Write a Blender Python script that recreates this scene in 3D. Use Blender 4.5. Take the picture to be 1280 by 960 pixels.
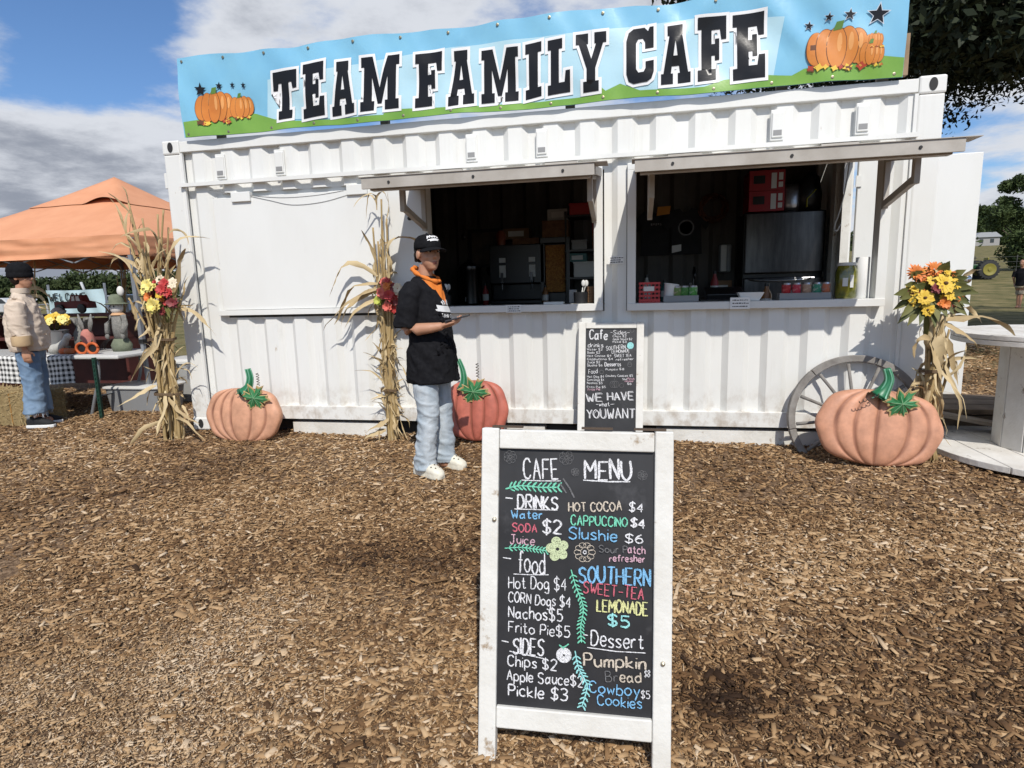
import bpy, bmesh, math, random
import numpy as np
from mathutils import Vector, Matrix, noise
from mathutils.bvhtree import BVHTree
for o in list(bpy.data.objects): bpy.data.objects.remove(o)
SC = bpy.context.scene
COL = SC.collection
rnd = random.Random(7)
NPR = np.random.default_rng(11)
V = Vector
# ------------------------------------------------------------------ camera
CAM = V((4.0161, -4.7720, 1.2669)); YAW, PITCH, ROLL, FPX = -0.20204, -0.16066, -0.02718, 750.0
def cam_axes():
    cy, sy, cp, sp = math.cos(YAW), math.sin(YAW), math.cos(PITCH), math.sin(PITCH)
    f = V((sy*cp, cy*cp, sp)); r = V((cy, -sy, 0)); u = r.cross(f)
    cr, sr = math.cos(ROLL), math.sin(ROLL)
    return r*cr+u*sr, u*cr-r*sr, f
CR, CU, CF = cam_axes()
cd = bpy.data.cameras.new('camera'); co = bpy.data.objects.new('camera', cd); COL.objects.link(co)
cd.sensor_width = 36; cd.lens = FPX/1280*36; cd.clip_end = 3000; cd.clip_start = .05
co.matrix_world = Matrix(((CR.x, CU.x, -CF.x, CAM.x), (CR.y, CU.y, -CF.y, CAM.y), (CR.z, CU.z, -CF.z, CAM.z), (0, 0, 0, 1)))
SC.camera = co
# survey helpers: sight line of the measured camera met with a vertical plane y=Y, a level z=Z, or any plane
def sight(x, y): return CR*((x-640)/FPX)+CU*((480-y)/FPX)+CF
def at(x, y, Y):
    d = sight(x, y); return CAM+d*((Y-CAM.y)/d.y)
def gz(x, y, Z):
    d = sight(x, y); return CAM+d*((Z-CAM.z)/d.z)
def onplane(x, y, O, N):
    d = sight(x, y); return CAM+d*((O-CAM).dot(N)/d.dot(N))
# ------------------------------------------------------------------ light
SUN = V((0.30, -0.92, 1.0)).normalized()
sl = bpy.data.lights.new('sun', 'SUN'); sl.energy = 4.2; sl.angle = math.radians(.53); sl.color = (1, .95, .87)
so = bpy.data.objects.new('sun', sl); COL.objects.link(so); so.location = (8, -12, 20)
so.rotation_euler = SUN.to_track_quat('Z', 'Y').to_euler()
W = bpy.data.worlds.new('World'); SC.world = W; W.use_nodes = True
def build_sky():
    nt = W.node_tree; N = nt.nodes; L = nt.links; N.clear()
    def n(t, **k):
        q = N.new(t)
        for a, b in k.items(): setattr(q, a, b)
        return q
    def mth(op, a, b=None, c=None, clamp=False):
        q = n('ShaderNodeMath', operation=op, use_clamp=clamp)
        for i, s in enumerate((a, b, c)):
            if s is None: continue
            if isinstance(s, (int, float)): q.inputs[i].default_value = s
            else: L.new(s, q.inputs[i])
        return q.outputs[0]
    out = n('ShaderNodeOutputWorld'); bg = n('ShaderNodeBackground'); bg.inputs['Strength'].default_value = .075
    sky = n('ShaderNodeTexSky', sky_type='NISHITA', sun_disc=False)
    sky.sun_elevation = math.asin(SUN.z); sky.sun_rotation = math.atan2(SUN.x, SUN.y)
    sky.air_density = 1.0; sky.dust_density = .6; sky.ozone_density = 2.0
    tc = n('ShaderNodeTexCoord'); nrm = n('ShaderNodeVectorMath', operation='NORMALIZE'); L.new(tc.outputs['Generated'], nrm.inputs[0])
    sp = n('ShaderNodeSeparateXYZ'); L.new(nrm.outputs[0], sp.inputs[0])
    zz = mth('ADD', mth('MAXIMUM', sp.outputs[2], 0.0), .16)
    cb = n('ShaderNodeCombineXYZ'); L.new(mth('DIVIDE', sp.outputs[0], zz), cb.inputs[0]); L.new(mth('DIVIDE', sp.outputs[1], zz), cb.inputs[1]); cb.inputs[2].default_value = 2.3
    def nz(scale, detail, rough, off):
        m = n('ShaderNodeVectorMath', operation='ADD'); L.new(cb.outputs[0], m.inputs[0]); m.inputs[1].default_value = off
        q = n('ShaderNodeTexNoise'); L.new(m.outputs[0], q.inputs['Vector'])
        q.inputs['Scale'].default_value = scale; q.inputs['Detail'].default_value = detail; q.inputs['Roughness'].default_value = rough
        return q.outputs['Fac']
    cov = nz(1.7, 10, .58, (0, 0, 0))
    # where the banks of cloud and the blue gaps are (real sky directions)
    for (px, py, amp, sharp) in ((60, 190, .27, 60), (190, 215, .20, 90), (330, 20, .12, 80), (560, 10, .09, 60), (120, 65, -.26, 170), (400, 85, -.16, 260), (40, 45, -.16, 150), (195, 80, -.16, 200), (250, 20, .07, 200), (700, 0, .06, 60), (1235, 165, .16, 60), (1210, 215, -.2, 500), (1250, 270, .2, 300), (60, 345, .22, 200), (700, -300, .05, 10)):
        d = sight(px, py).normalized()
        dt = n('ShaderNodeVectorMath', operation='DOT_PRODUCT'); L.new(nrm.outputs[0], dt.inputs[0]); dt.inputs[1].default_value = d
        g = mth('EXPONENT', mth('MULTIPLY', mth('SUBTRACT', dt.outputs['Value'], 1.0), sharp*1.0))
        cov = mth('ADD', cov, mth('MULTIPLY', g, amp))
    rp = n('ShaderNodeMapRange', interpolation_type='SMOOTHSTEP'); L.new(cov, rp.inputs[0]); rp.inputs[1].default_value = .45; rp.inputs[2].default_value = .63
    thick = n('ShaderNodeMapRange', interpolation_type='SMOOTHSTEP'); L.new(mth('ADD', cov, mth('MULTIPLY', mth('SUBTRACT', nz(3.4, 8, .62, (4.3, 1.7, 0)), .5), .75)), thick.inputs[0]); thick.inputs[1].default_value = .60; thick.inputs[2].default_value = .98
    cr = n('ShaderNodeMix', data_type='RGBA'); L.new(thick.outputs[0], cr.inputs[0])
    cr.inputs[6].default_value = (9.4, 9.8, 10.6, 1); cr.inputs[7].default_value = (4.0, 4.4, 5.3, 1)
    tint = n('ShaderNodeMix', data_type='RGBA', blend_type='MULTIPLY'); tint.inputs[0].default_value = 1
    L.new(sky.outputs[0], tint.inputs[6]); tint.inputs[7].default_value = (1.12, 1.42, 1.78, 1)
    mx = n('ShaderNodeMix', data_type='RGBA'); L.new(rp.outputs[0], mx.inputs[0]); L.new(tint.outputs[2], mx.inputs[6]); L.new(cr.outputs[2], mx.inputs[7])
    L.new(mx.outputs[2], bg.inputs[0]); L.new(bg.outputs[0], out.inputs[0])
build_sky()
SC.view_settings.view_transform = 'Standard'; SC.view_settings.look = 'None'; SC.view_settings.exposure = 0.0; SC.view_settings.gamma = 1
SC.view_settings.use_curve_mapping = False
SC.render.engine = 'CYCLES'; SC.cycles.max_bounces = 6; SC.cycles.transparent_max_bounces = 8
# ------------------------------------------------------------------ materials
MATS = {}
def mat(name, c1, c2=None, scale=8, rough=.6, bump=0, bscale=None, metal=0, spread=(.35, .65), detail=6, stretch=(1, 1, 1), island=None, island_mix=1.0, spots=None, spec=.5, coat=0, trans=0):
    if name in MATS: return MATS[name]
    m = bpy.data.materials.new(name); m.use_nodes = True; nt = m.node_tree; N = nt.nodes; L = nt.links
    b = N['Principled BSDF']; b.inputs['Roughness'].default_value = rough; b.inputs['Metallic'].default_value = metal
    b.inputs['Specular IOR Level'].default_value = spec; b.inputs['Coat Weight'].default_value = coat
    tc = N.new('ShaderNodeTexCoord'); mp = N.new('ShaderNodeMapping'); mp.inputs['Scale'].default_value = stretch
    L.new(tc.outputs['Object'], mp.inputs['Vector'])
    def nz(s, d=detail, r=.6):
        q = N.new('ShaderNodeTexNoise'); q.inputs['Scale'].default_value = s; q.inputs['Detail'].default_value = d; q.inputs['Roughness'].default_value = r
        L.new(mp.outputs[0], q.inputs['Vector']); return q.outputs['Fac']
    col = None
    if c2 is None: b.inputs['Base Color'].default_value = (*c1, 1)
    else:
        r = N.new('ShaderNodeMapRange'); r.inputs[1].default_value = spread[0]; r.inputs[2].default_value = spread[1]; L.new(nz(scale), r.inputs[0])
        fac = r.outputs[0]
        if island is not None:
            g = N.new('ShaderNodeNewGeometry'); mm = N.new('ShaderNodeMix'); mm.data_type = 'FLOAT'; mm.inputs[0].default_value = island
            L.new(fac, mm.inputs[2]); L.new(g.outputs['Random Per Island'], mm.inputs[3]); fac = mm.outputs[0]
        x = N.new('ShaderNodeMix'); x.data_type = 'RGBA'; L.new(fac, x.inputs[0]); x.inputs[6].default_value = (*c1, 1); x.inputs[7].default_value = (*c2, 1); col = x.outputs[2]
        if spots:   # list of (colour, noise scale, lo, hi)
            for (c, s, lo, hi) in spots:
                r2 = N.new('ShaderNodeMapRange'); r2.inputs[1].default_value = lo; r2.inputs[2].default_value = hi; L.new(nz(s, 8, .65), r2.inputs[0])
                x2 = N.new('ShaderNodeMix'); x2.data_type = 'RGBA'; L.new(r2.outputs[0], x2.inputs[0]); L.new(col, x2.inputs[6]); x2.inputs[7].default_value = (*c, 1); col = x2.outputs[2]
        L.new(col, b.inputs['Base Color'])
    if bump:
        bp = N.new('ShaderNodeBump'); bp.inputs['Strength'].default_value = bump; bp.inputs['Distance'].default_value = .01
        L.new(nz(bscale or scale*3, 8), bp.inputs['Height']); L.new(bp.outputs[0], b.inputs['Normal'])
    if trans:
        b.inputs['Transmission Weight'].default_value = trans
    MATS[name] = m; return m
# ------------------------------------------------------------------ mesh builder
def frame_for(d, up=V((0, 0, 1))):
    d = d.normalized(); s = d.cross(up)
    if s.length < 1e-4: s = d.cross(V((1, 0, 0)))
    s.normalize(); return s, s.cross(d).normalized()
class MB:
    def __init__(s): s.v = []; s.f = []; s.m = []; s.a = None
    def add(s, vs, fs, mi=0):
        o = len(s.v); s.v += [V(v) for v in vs]; s.f += [tuple(i+o for i in f) for f in fs]; s.m += [mi]*len(fs); return s
    def box(s, c, d, R=None, mi=0):
        c = V(c); vs = []
        for x in (-.5, .5):
            for y in (-.5, .5):
                for z in (-.5, .5):
                    q = V((x*d[0], y*d[1], z*d[2])); vs.append(c+(R@q if R else q))
        return s.add(vs, [(0, 1, 3, 2), (4, 6, 7, 5), (0, 4, 5, 1), (2, 3, 7, 6), (0, 2, 6, 4), (1, 5, 7, 3)], mi)
    def b2(s, lo, hi, mi=0):
        lo, hi = V(lo), V(hi); return s.box((lo+hi)/2, hi-lo, None, mi)
    def bar(s, p0, p1, w, h, up=V((0, 0, 1)), mi=0):
        p0, p1 = V(p0), V(p1); a, u = frame_for(p1-p0, V(up)); vs = []
        for p in (p0, p1):
            for (i, j) in ((-1, -1), (1, -1), (1, 1), (-1, 1)): vs.append(p+a*(i*w/2)+u*(j*h/2))
        return s.add(vs, [(0, 3, 2, 1), (4, 5, 6, 7), (0, 1, 5, 4), (1, 2, 6, 5), (2, 3, 7, 6), (3, 0, 4, 7)], mi)
    def loft(s, rings, n=16, mi=0, closed=True, power=2.0):
        vs = []; fs = []
        for (c, a, b) in rings:
            c, a, b = V(c), V(a), V(b)
            for k in range(n):
                t = 2*math.pi*k/n; ca, sa = math.cos(t), math.sin(t)
                if power != 2.0:
                    ca = math.copysign(abs(ca)**(2/power), ca); sa = math.copysign(abs(sa)**(2/power), sa)
                vs.append(c+a*ca+b*sa)
        for i in range(len(rings)-1):
            for k in range(n): fs.append((i*n+k, i*n+(k+1) % n, (i+1)*n+(k+1) % n, (i+1)*n+k))
        if closed: fs.append(tuple(range(n-1, -1, -1))); fs.append(tuple((len(rings)-1)*n+k for k in range(n)))
        return s.add(vs, fs, mi)
    def tube(s, pts, r, n=8, mi=0):
        pts = [V(p) for p in pts]; rs = r if isinstance(r, (list, tuple)) else [r]*len(pts); rings = []; pa = None
        for i, p in enumerate(pts):
            d = (pts[min(i+1, len(pts)-1)]-pts[max(i-1, 0)])
            if d.length < 1e-7: d = V((0, 0, 1))
            d.normalize()
            if pa is None: a, u = frame_for(d)
            else:
                a = (pa-d*pa.dot(d))
                if a.length < 1e-5: a, u = frame_for(d)
                else: a.normalize()
                u = d.cross(a)
            pa = a; rings.append((p, a*rs[i], u*rs[i]))
        return s.loft(rings, n, mi)
    def lathe(s, prof, c, n=24, X=V((1, 0, 0)), Y=V((0, 1, 0)), Z=V((0, 0, 1)), mi=0):
        c = V(c); return s.loft([(c+Z*z, X*max(r, 1e-4), Y*max(r, 1e-4)) for r, z in prof], n, mi)
    def prism(s, poly, O, U, W_, t, mi=0, back=True):
        O, U, W_ = V(O), V(U), V(W_); Nn = U.cross(W_).normalized(); k = len(poly)
        A = sum(poly[i][0]*poly[(i+1) % k][1]-poly[(i+1) % k][0]*poly[i][1] for i in range(k))
        if A < 0: poly = poly[::-1]
        vs = [O+U*x+W_*y for x, y in poly]+[O+U*x+W_*y+Nn*t for x, y in poly]
        fs = [tuple(range(k, 2*k))]+[(i, (i+1) % k, k+(i+1) % k, k+i) for i in range(k)]
        if back: fs.append(tuple(range(k-1, -1, -1)))
        return s.add(vs, fs, mi)
    def ell(s, c, r, R=None, nu=16, nv=10, mi=0):
        c = V(c); vs = [c+(R@V((0, 0, -r[2])) if R else V((0, 0, -r[2])))]; fs = []
        for j in range(1, nv):
            ph = -math.pi/2+math.pi*j/nv
            for i in range(nu):
                t = 2*math.pi*i/nu; q = V((r[0]*math.cos(ph)*math.cos(t), r[1]*math.cos(ph)*math.sin(t), r[2]*math.sin(ph))); vs.append(c+(R@q if R else q))
        q = V((0, 0, r[2])); vs.append(c+(R@q if R else q)); T = len(vs)-1
        for i in range(nu): fs.append((0, 1+(i+1) % nu, 1+i))
        for j in range(nv-2):
            for i in range(nu):
                a = 1+j*nu; fs.append((a+i, a+(i+1) % nu, a+nu+(i+1) % nu, a+nu+i))
        a = 1+(nv-2)*nu
        for i in range(nu): fs.append((a+i, a+(i+1) % nu, T))
        return s.add(vs, fs, mi)
    def ribbon(s, pts, sides, w, fold=0.0, nrm=None, mi=0):
        """three vertices across (a folded leaf) at every point"""
        vs = []; fs = []
        for i, p in enumerate(pts):
            sd = sides[i]; ww = w[i]; up = nrm[i]*(fold*ww) if nrm else V((0, 0, 0))
            vs += [p-sd*ww+up, p, p+sd*ww+up]
        for i in range(len(pts)-1):
            a = 3*i; fs += [(a, a+1, a+4, a+3), (a+1, a+2, a+5, a+4)]
        return s.add(vs, fs, mi)
    def mesh(s, name, off=V((0, 0, 0))):
        me = bpy.data.meshes.new(name); me.from_pydata([v-off for v in s.v], [], s.f); me.polygons.foreach_set('material_index', s.m); me.update(); return me
    def build(s, name, mats, parent=None, smooth=None, bevel=0, label=None, fixn=False):
        off = worldloc(parent) if parent else V((0, 0, 0))
        me = s.mesh(name, off)
        if fixn:
            bm = bmesh.new(); bm.from_mesh(me); bmesh.ops.recalc_face_normals(bm, faces=bm.faces); bm.to_mesh(me); bm.free()
        return link(name, me, mats, parent, smooth, bevel, label)
def worldloc(o):
    p = V(o.location)
    while o.parent: o = o.parent; p = p+o.location
    return p
def link(name, me, mats, parent=None, smooth=None, bevel=0, label=None):
    o = bpy.data.objects.new(name, me); COL.objects.link(o)
    for m in (mats if isinstance(mats, (list, tuple)) else [mats]): me.materials.append(m)
    if smooth is not None:
        me.polygons.foreach_set('use_smooth', [True]*len(me.polygons))
        if smooth < 180: me.set_sharp_from_angle(angle=math.radians(smooth))
    if bevel:
        b = o.modifiers.new('bevel', 'BEVEL'); b.width = bevel; b.segments = 2; b.limit_method = 'ANGLE'; b.angle_limit = math.radians(35)
    if parent: o.parent = parent
    if label: o['label'] = label
    return o
def thing(name, label, cat, loc=(0, 0, 0), group=None):
    o = bpy.data.objects.new(name, None); o.empty_display_size = .1; COL.objects.link(o); o.location = loc
    return tag(o, label, cat, group)
def tag(o, label=None, cat=None, group=None, kind=None):
    if label: o['label'] = label
    if cat: o['category'] = cat
    if group: o['group'] = group
    if kind: o['kind'] = kind
    return o
def kids(o): return [c for c in COL.objects if c.parent == o]
def copy_tree(o, parent=None, loc=None, label=None):
    c = o.copy(); COL.objects.link(c); c.parent = parent
    for ch in kids(o): copy_tree(ch, c)
    if loc is not None: c.location = loc
    if label: c['label'] = label
    return c
def voxel(mb, name, size, mats, parent, smooth_it=4, wrinkle=None, label=None):
    """one continuous surface from overlapping shapes"""
    off = worldloc(parent) if parent else V((0, 0, 0))
    me = mb.mesh(name, off); bm = bmesh.new(); bm.from_mesh(me); bmesh.ops.recalc_face_normals(bm, faces=bm.faces); bm.to_mesh(me); bm.free()
    t = bpy.data.objects.new('tmp', me); COL.objects.link(t)
    r = t.modifiers.new('r', 'REMESH'); r.mode = 'VOXEL'; r.voxel_size = size
    if smooth_it:
        q = t.modifiers.new('s', 'SMOOTH'); q.factor = .5; q.iterations = smooth_it
    dg = bpy.context.evaluated_depsgraph_get(); dg.update()
    nm = bpy.data.meshes.new_from_object(t.evaluated_get(dg)); bpy.data.objects.remove(t); nm.name = name
    if wrinkle:
        for v in nm.vertices:
            v.co += v.normal*wrinkle(v.co+off)
    nm.materials.clear()
    return link(name, nm, mats, parent, 180, 0, label)
def spline(pts, n=6):
    """Catmull-Rom through the points"""
    P = [V(p) for p in pts]; out = []
    for i in range(len(P)-1):
        a = P[max(i-1, 0)]; b = P[i]; c = P[i+1]; d = P[min(i+2, len(P)-1)]
        for k in range(n):
            t = k/n; out.append(.5*((2*b)+(c-a)*t+(2*a-5*b+4*c-d)*t*t+(3*b-a-3*c+d)*t**3))
    out.append(P[-1]); return out
def smst(x, a, b):
    t = min(1, max(0, (x-a)/(b-a))); return t*t*(3-2*t)
# ------------------------------------------------------------------ ground
def ground_z(x, y):
    z = .012 if y > 0 else .012+.037*max(y, -4.5)
    z += (noise.noise(V((x*.9, y*.9, 0)))*.022+noise.noise(V((x*3.1, y*3.1, 5)))*.008)
    if y > -.35 and y < 2.7 and -.2 < x < 6.2: z = min(z, .03)
    hill = smst(x, 4, 22)*.056*max(0, y-21); return z+min(hill, 9)
def build_ground():
    def axis(lo, hi, dense_lo, dense_hi, st):
        a = list(np.arange(dense_lo, dense_hi+1e-6, st)); s = st; q = dense_hi
        while q < hi: s *= 1.22; q += s; a.append(q)
        s = st; q = dense_lo; pre = []
        while q > lo: s *= 1.22; q -= s; pre.append(q)
        return pre[::-1]+a
    xs = axis(-600, 700, -4, 9, .09); ys = axis(-60, 900, -5.2, 4, .09)
    vs = [(x, y, ground_z(x, y)) for y in ys for x in xs]; nx = len(xs)
    fs = [(j*nx+i, j*nx+i+1, (j+1)*nx+i+1, (j+1)*nx+i) for j in range(len(ys)-1) for i in range(nx-1)]
    me = bpy.data.meshes.new('ground'); me.from_pydata(vs, [], fs); me.update()
    m = bpy.data.materials.new('mulch_and_pasture'); m.use_nodes = True; nt = m.node_tree; N = nt.nodes; L = nt.links; b = N['Principled BSDF']; b.inputs['Roughness'].default_value = .95; b.inputs['Specular IOR Level'].default_value = .15
    tc = N.new('ShaderNodeTexCoord'); sp = N.new('ShaderNodeSeparateXYZ'); L.new(tc.outputs['Object'], sp.inputs[0])
    def nz(s, d=8, r=.65):
        q = N.new('ShaderNodeTexNoise'); q.inputs['Scale'].default_value = s; q.inputs['Detail'].default_value = d; q.inputs['Roughness'].default_value = r; L.new(tc.outputs['Object'], q.inputs[0]); return q.outputs['Fac']
    def ramp(f, stops):
        q = N.new('ShaderNodeValToRGB'); L.new(f, q.inputs[0]); e = q.color_ramp.elements
        while len(e) < len(stops): e.new(.5)
        for k, (p, c) in enumerate(stops): e[k].position = p; e[k].color = (*c, 1)
        return q.outputs[0]
    mulch = ramp(nz(38), ((.32, (.06, .035, .02)), (.5, (.19, .12, .07)), (.7, (.42, .29, .18))))
    grass = ramp(nz(1.1), ((.35, (.07, .075, .025)), (.5, (.15, .13, .055)), (.68, (.24, .19, .09))))
    mr = N.new('ShaderNodeMapRange'); mr.inputs[1].default_value = 5.0; mr.inputs[2].default_value = 9.0
    ad = N.new('ShaderNodeMath'); ad.operation = 'MULTIPLY_ADD'; L.new(nz(.7), ad.inputs[0]); ad.inputs[1].default_value = 5; L.new(sp.outputs[1], ad.inputs[2]); L.new(ad.outputs[0], mr.inputs[0])
    x = N.new('ShaderNodeMix'); x.data_type = 'RGBA'; L.new(mr.outputs[0], x.inputs[0]); L.new(mulch, x.inputs[6]); L.new(grass, x.inputs[7]); L.new(x.outputs[2], b.inputs['Base Color'])
    bp = N.new('ShaderNodeBump'); bp.inputs['Strength'].default_value = .9; bp.inputs['Distance'].default_value = .02; L.new(nz(55), bp.inputs['Height']); L.new(bp.outputs[0], b.inputs['Normal'])
    o = link('ground', me, m, None, 180); tag(o, kind='structure')
build_ground()
def build_chips():
    """loose wood chips: a quad slab with tapered ends each; one heap, nobody could count it"""
    def batch(n, xr, yr, lmin, lmed, lsig, lmax, dens=None, lift=.004, tone=(0.5, .22)):
        x = NPR.uniform(*xr, n); y = NPR.uniform(*yr, n)
        if dens is not None:
            k = NPR.random(n) < dens(x, y); x = x[k]; y = y[k]; n = len(x)
        l = np.clip(lmed*np.exp(NPR.normal(0, lsig, n)), lmin, lmax); w = l*NPR.uniform(.16, .62, n); w = np.minimum(w, .024); t = np.minimum(l*.14, .006)
        ang = NPR.uniform(0, 2*np.pi, n); tilt = NPR.normal(0, .22, n); roll = NPR.normal(0, .35, n)
        return x, y, l, w, t, ang, tilt, roll, np.full(n, lift), np.clip(NPR.normal(tone[0], tone[1], n), 0, 1)
    incam = lambda x, y: ((y > -4.6) & (x > 4.0-.2-(y+4.9)*1.25) & (x < 4.0+.35+(y+4.9)*.85))
    def dn(x, y): return incam(x, y)*(1-.7*dust(x, y))
    def dust(x, y): return np.clip((3.35-x+.35*np.sin(y*3.1+1))*1.3, 0, 1)*np.clip((-2.35-y+.3*np.sin(x*2.7))*1.5, 0, 1)
    def dn_wall(x, y): return (incam(x, y) & ~((y > .1) & (x > 0) & (x < 6.06)))*(1-.8*dust(x, y))
    def fibre(n):
        q = list(batch(n, (-4.5, 8), (-4.4, 1.5), .025, .042, .4, .11, dn_wall, .008, (.62, .26))); q[3] = NPR.uniform(.0014, .0036, len(q[0])); q[4] = q[3]*.6; return tuple(q)
    def flake(n):
        q = list(batch(n, (-4.5, 8), (-4.4, 1.0), .016, .027, .35, .055, dn_wall, .010, (.60, .22))); k = len(q[0]); q[3] = q[2]*NPR.uniform(.35, .8, k); q[4] = q[2]*.07; q[6] *= .6; q[7] *= .5; return tuple(q)
    parts = [batch(60000, (-4.5, 8), (-4.4, 2.2), .012, .026, .45, .085, dn_wall, .004),
             batch(120000, (1.0, 7.0), (-4.4, -1.2), .006, .016, .5, .05, dn, .004),
             batch(60000, (2.2, 5.5), (-4.4, -2.6), .004, .009, .5, .03, dn, .003),
             batch(170000, (1.0, 3.9), (-4.3, -2.2), .0025, .0055, .55, .022, lambda x, y: incam(x, y)*dust(x, y), .008, (.77, .10)),
             batch(60000, (-4.5, 8), (-2.4, 1.2), .010, .02, .5, .07, dn_wall, .006),
             batch(26000, (4.6, 11), (.3, 8), .02, .04, .4, .1, lambda x, y: ((x > 6.3) | (y > 2.7))*1.0, .006),
             batch(1100, (-3, 7.5), (-4.2, .5), .03, .048, .4, .12, dn_wall, .009, (.5, .26)), flake(15000), fibre(9000)]
    x, y, l, w, t, ang, tilt, roll, lift, tone = [np.concatenate(q) for q in zip(*parts)]
    n = len(x)
    zz = np.empty(n)
    xi = np.round(x/.04).astype(int); yi = np.round(y/.04).astype(int); cache = {}
    for i in range(n):
        k = (xi[i], yi[i])
        if k not in cache: cache[k] = ground_z(k[0]*.04, k[1]*.04)
        zz[i] = cache[k]
    zz += lift+NPR.uniform(-.003, .008, n)
    tone = np.clip(tone+np.array([.13*math.sin(0) for _ in range(1)])[0], 0, 1)
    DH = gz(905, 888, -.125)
    # a few round patches where the chips are darker
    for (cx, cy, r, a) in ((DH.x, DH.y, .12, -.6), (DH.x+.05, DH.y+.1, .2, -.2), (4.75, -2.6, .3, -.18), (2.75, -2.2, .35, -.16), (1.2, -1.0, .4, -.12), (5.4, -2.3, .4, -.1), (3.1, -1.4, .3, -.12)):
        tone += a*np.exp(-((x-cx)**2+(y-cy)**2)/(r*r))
    fr = np.array([noise.noise(V((a*.8, b*.8, 4)))*.22+noise.noise(V((a*2.6, b*2.6, 9)))*.14 for a, b in zip(x, y)]); tone = np.clip(tone+.03+fr+.05*np.sin(x*2.3+1.1*np.sin(y*1.9))*np.sin(y*2.7+x), 0, 1)
    ca, sa = np.cos(ang), np.sin(ang); ct, st = np.cos(tilt), np.sin(tilt); crr, srr = np.cos(roll), np.sin(roll)
    ax = np.stack([ca*ct, sa*ct, st], 1)
    side0 = np.stack([-sa, ca, 0*ca], 1); up0 = np.cross(ax, side0)
    sd = side0*crr[:, None]+up0*srr[:, None]; up = np.cross(ax, sd)
    P = np.stack([x, y, zz], 1)
    bend = NPR.normal(0, .12, n)
    cs = []
    for (a, s_, u) in ((-.5, -.5, 0), (-.5, .5, 0), (.5, .5, 0), (.5, -.5, 0), (-.44, -.45, 1), (-.5, .38, 1), (.42, .45, 1), (.5, -.4, 1)):
        tp = NPR.uniform(.35, 1.0, n)
        cs.append(P+ax*(a*l)[:, None]+sd*((s_+bend*0)*w*tp)[:, None]+up*((u-.5)*t)[:, None])
    co_ = np.stack(cs, 1).reshape(-1, 3)
    fq = np.array([(4, 5, 6, 7)[::-1], (0, 1, 5, 4)[::-1], (1, 2, 6, 5)[::-1], (2, 3, 7, 6)[::-1], (3, 0, 4, 7)[::-1]])
    idx = (np.arange(n)[:, None, None]*8+fq[None]).reshape(-1)
    me = bpy.data.meshes.new('wood_chips'); me.vertices.add(n*8); me.vertices.foreach_set('co', co_.ravel().astype(np.float32))
    me.loops.add(n*20); me.loops.foreach_set('vertex_index', idx.astype(np.int32))
    me.polygons.add(n*5); me.polygons.foreach_set('loop_start', np.arange(0, n*20, 4, dtype=np.int32))
    me.update(calc_edges=True)
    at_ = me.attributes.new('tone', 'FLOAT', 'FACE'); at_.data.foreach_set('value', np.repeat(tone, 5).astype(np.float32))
    m = bpy.data.materials.new('wood_chip'); m.use_nodes = True; N = m.node_tree.nodes; L = m.node_tree.links; b = N['Principled BSDF']; b.inputs['Roughness'].default_value = .85; b.inputs['Specular IOR Level'].default_value = .2
    a = N.new('ShaderNodeAttribute'); a.attribute_name = 'tone'; r = N.new('ShaderNodeValToRGB'); L.new(a.outputs['Fac'], r.inputs[0]); e = r.color_ramp.elements
    for k, (p, c) in enumerate(((0, (.032, .017, .009)), (.35, (.145, .079, .036)), (.6, (.32, .195, .094)), (.85, (.47, .32, .178)), (1, (.58, .45, .31)))):
        if k >= len(e): e.new(p)
    for k, (p, c) in enumerate(((0, (.032, .017, .009)), (.35, (.145, .079, .036)), (.6, (.32, .195, .094)), (.85, (.47, .32, .178)), (1, (.58, .45, .31)))):
        e[k].position = p; e[k].color = (*c, 1)
    L.new(r.outputs[0], b.inputs['Base Color'])
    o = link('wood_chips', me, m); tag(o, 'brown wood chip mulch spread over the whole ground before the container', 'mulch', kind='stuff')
build_chips()
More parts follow.
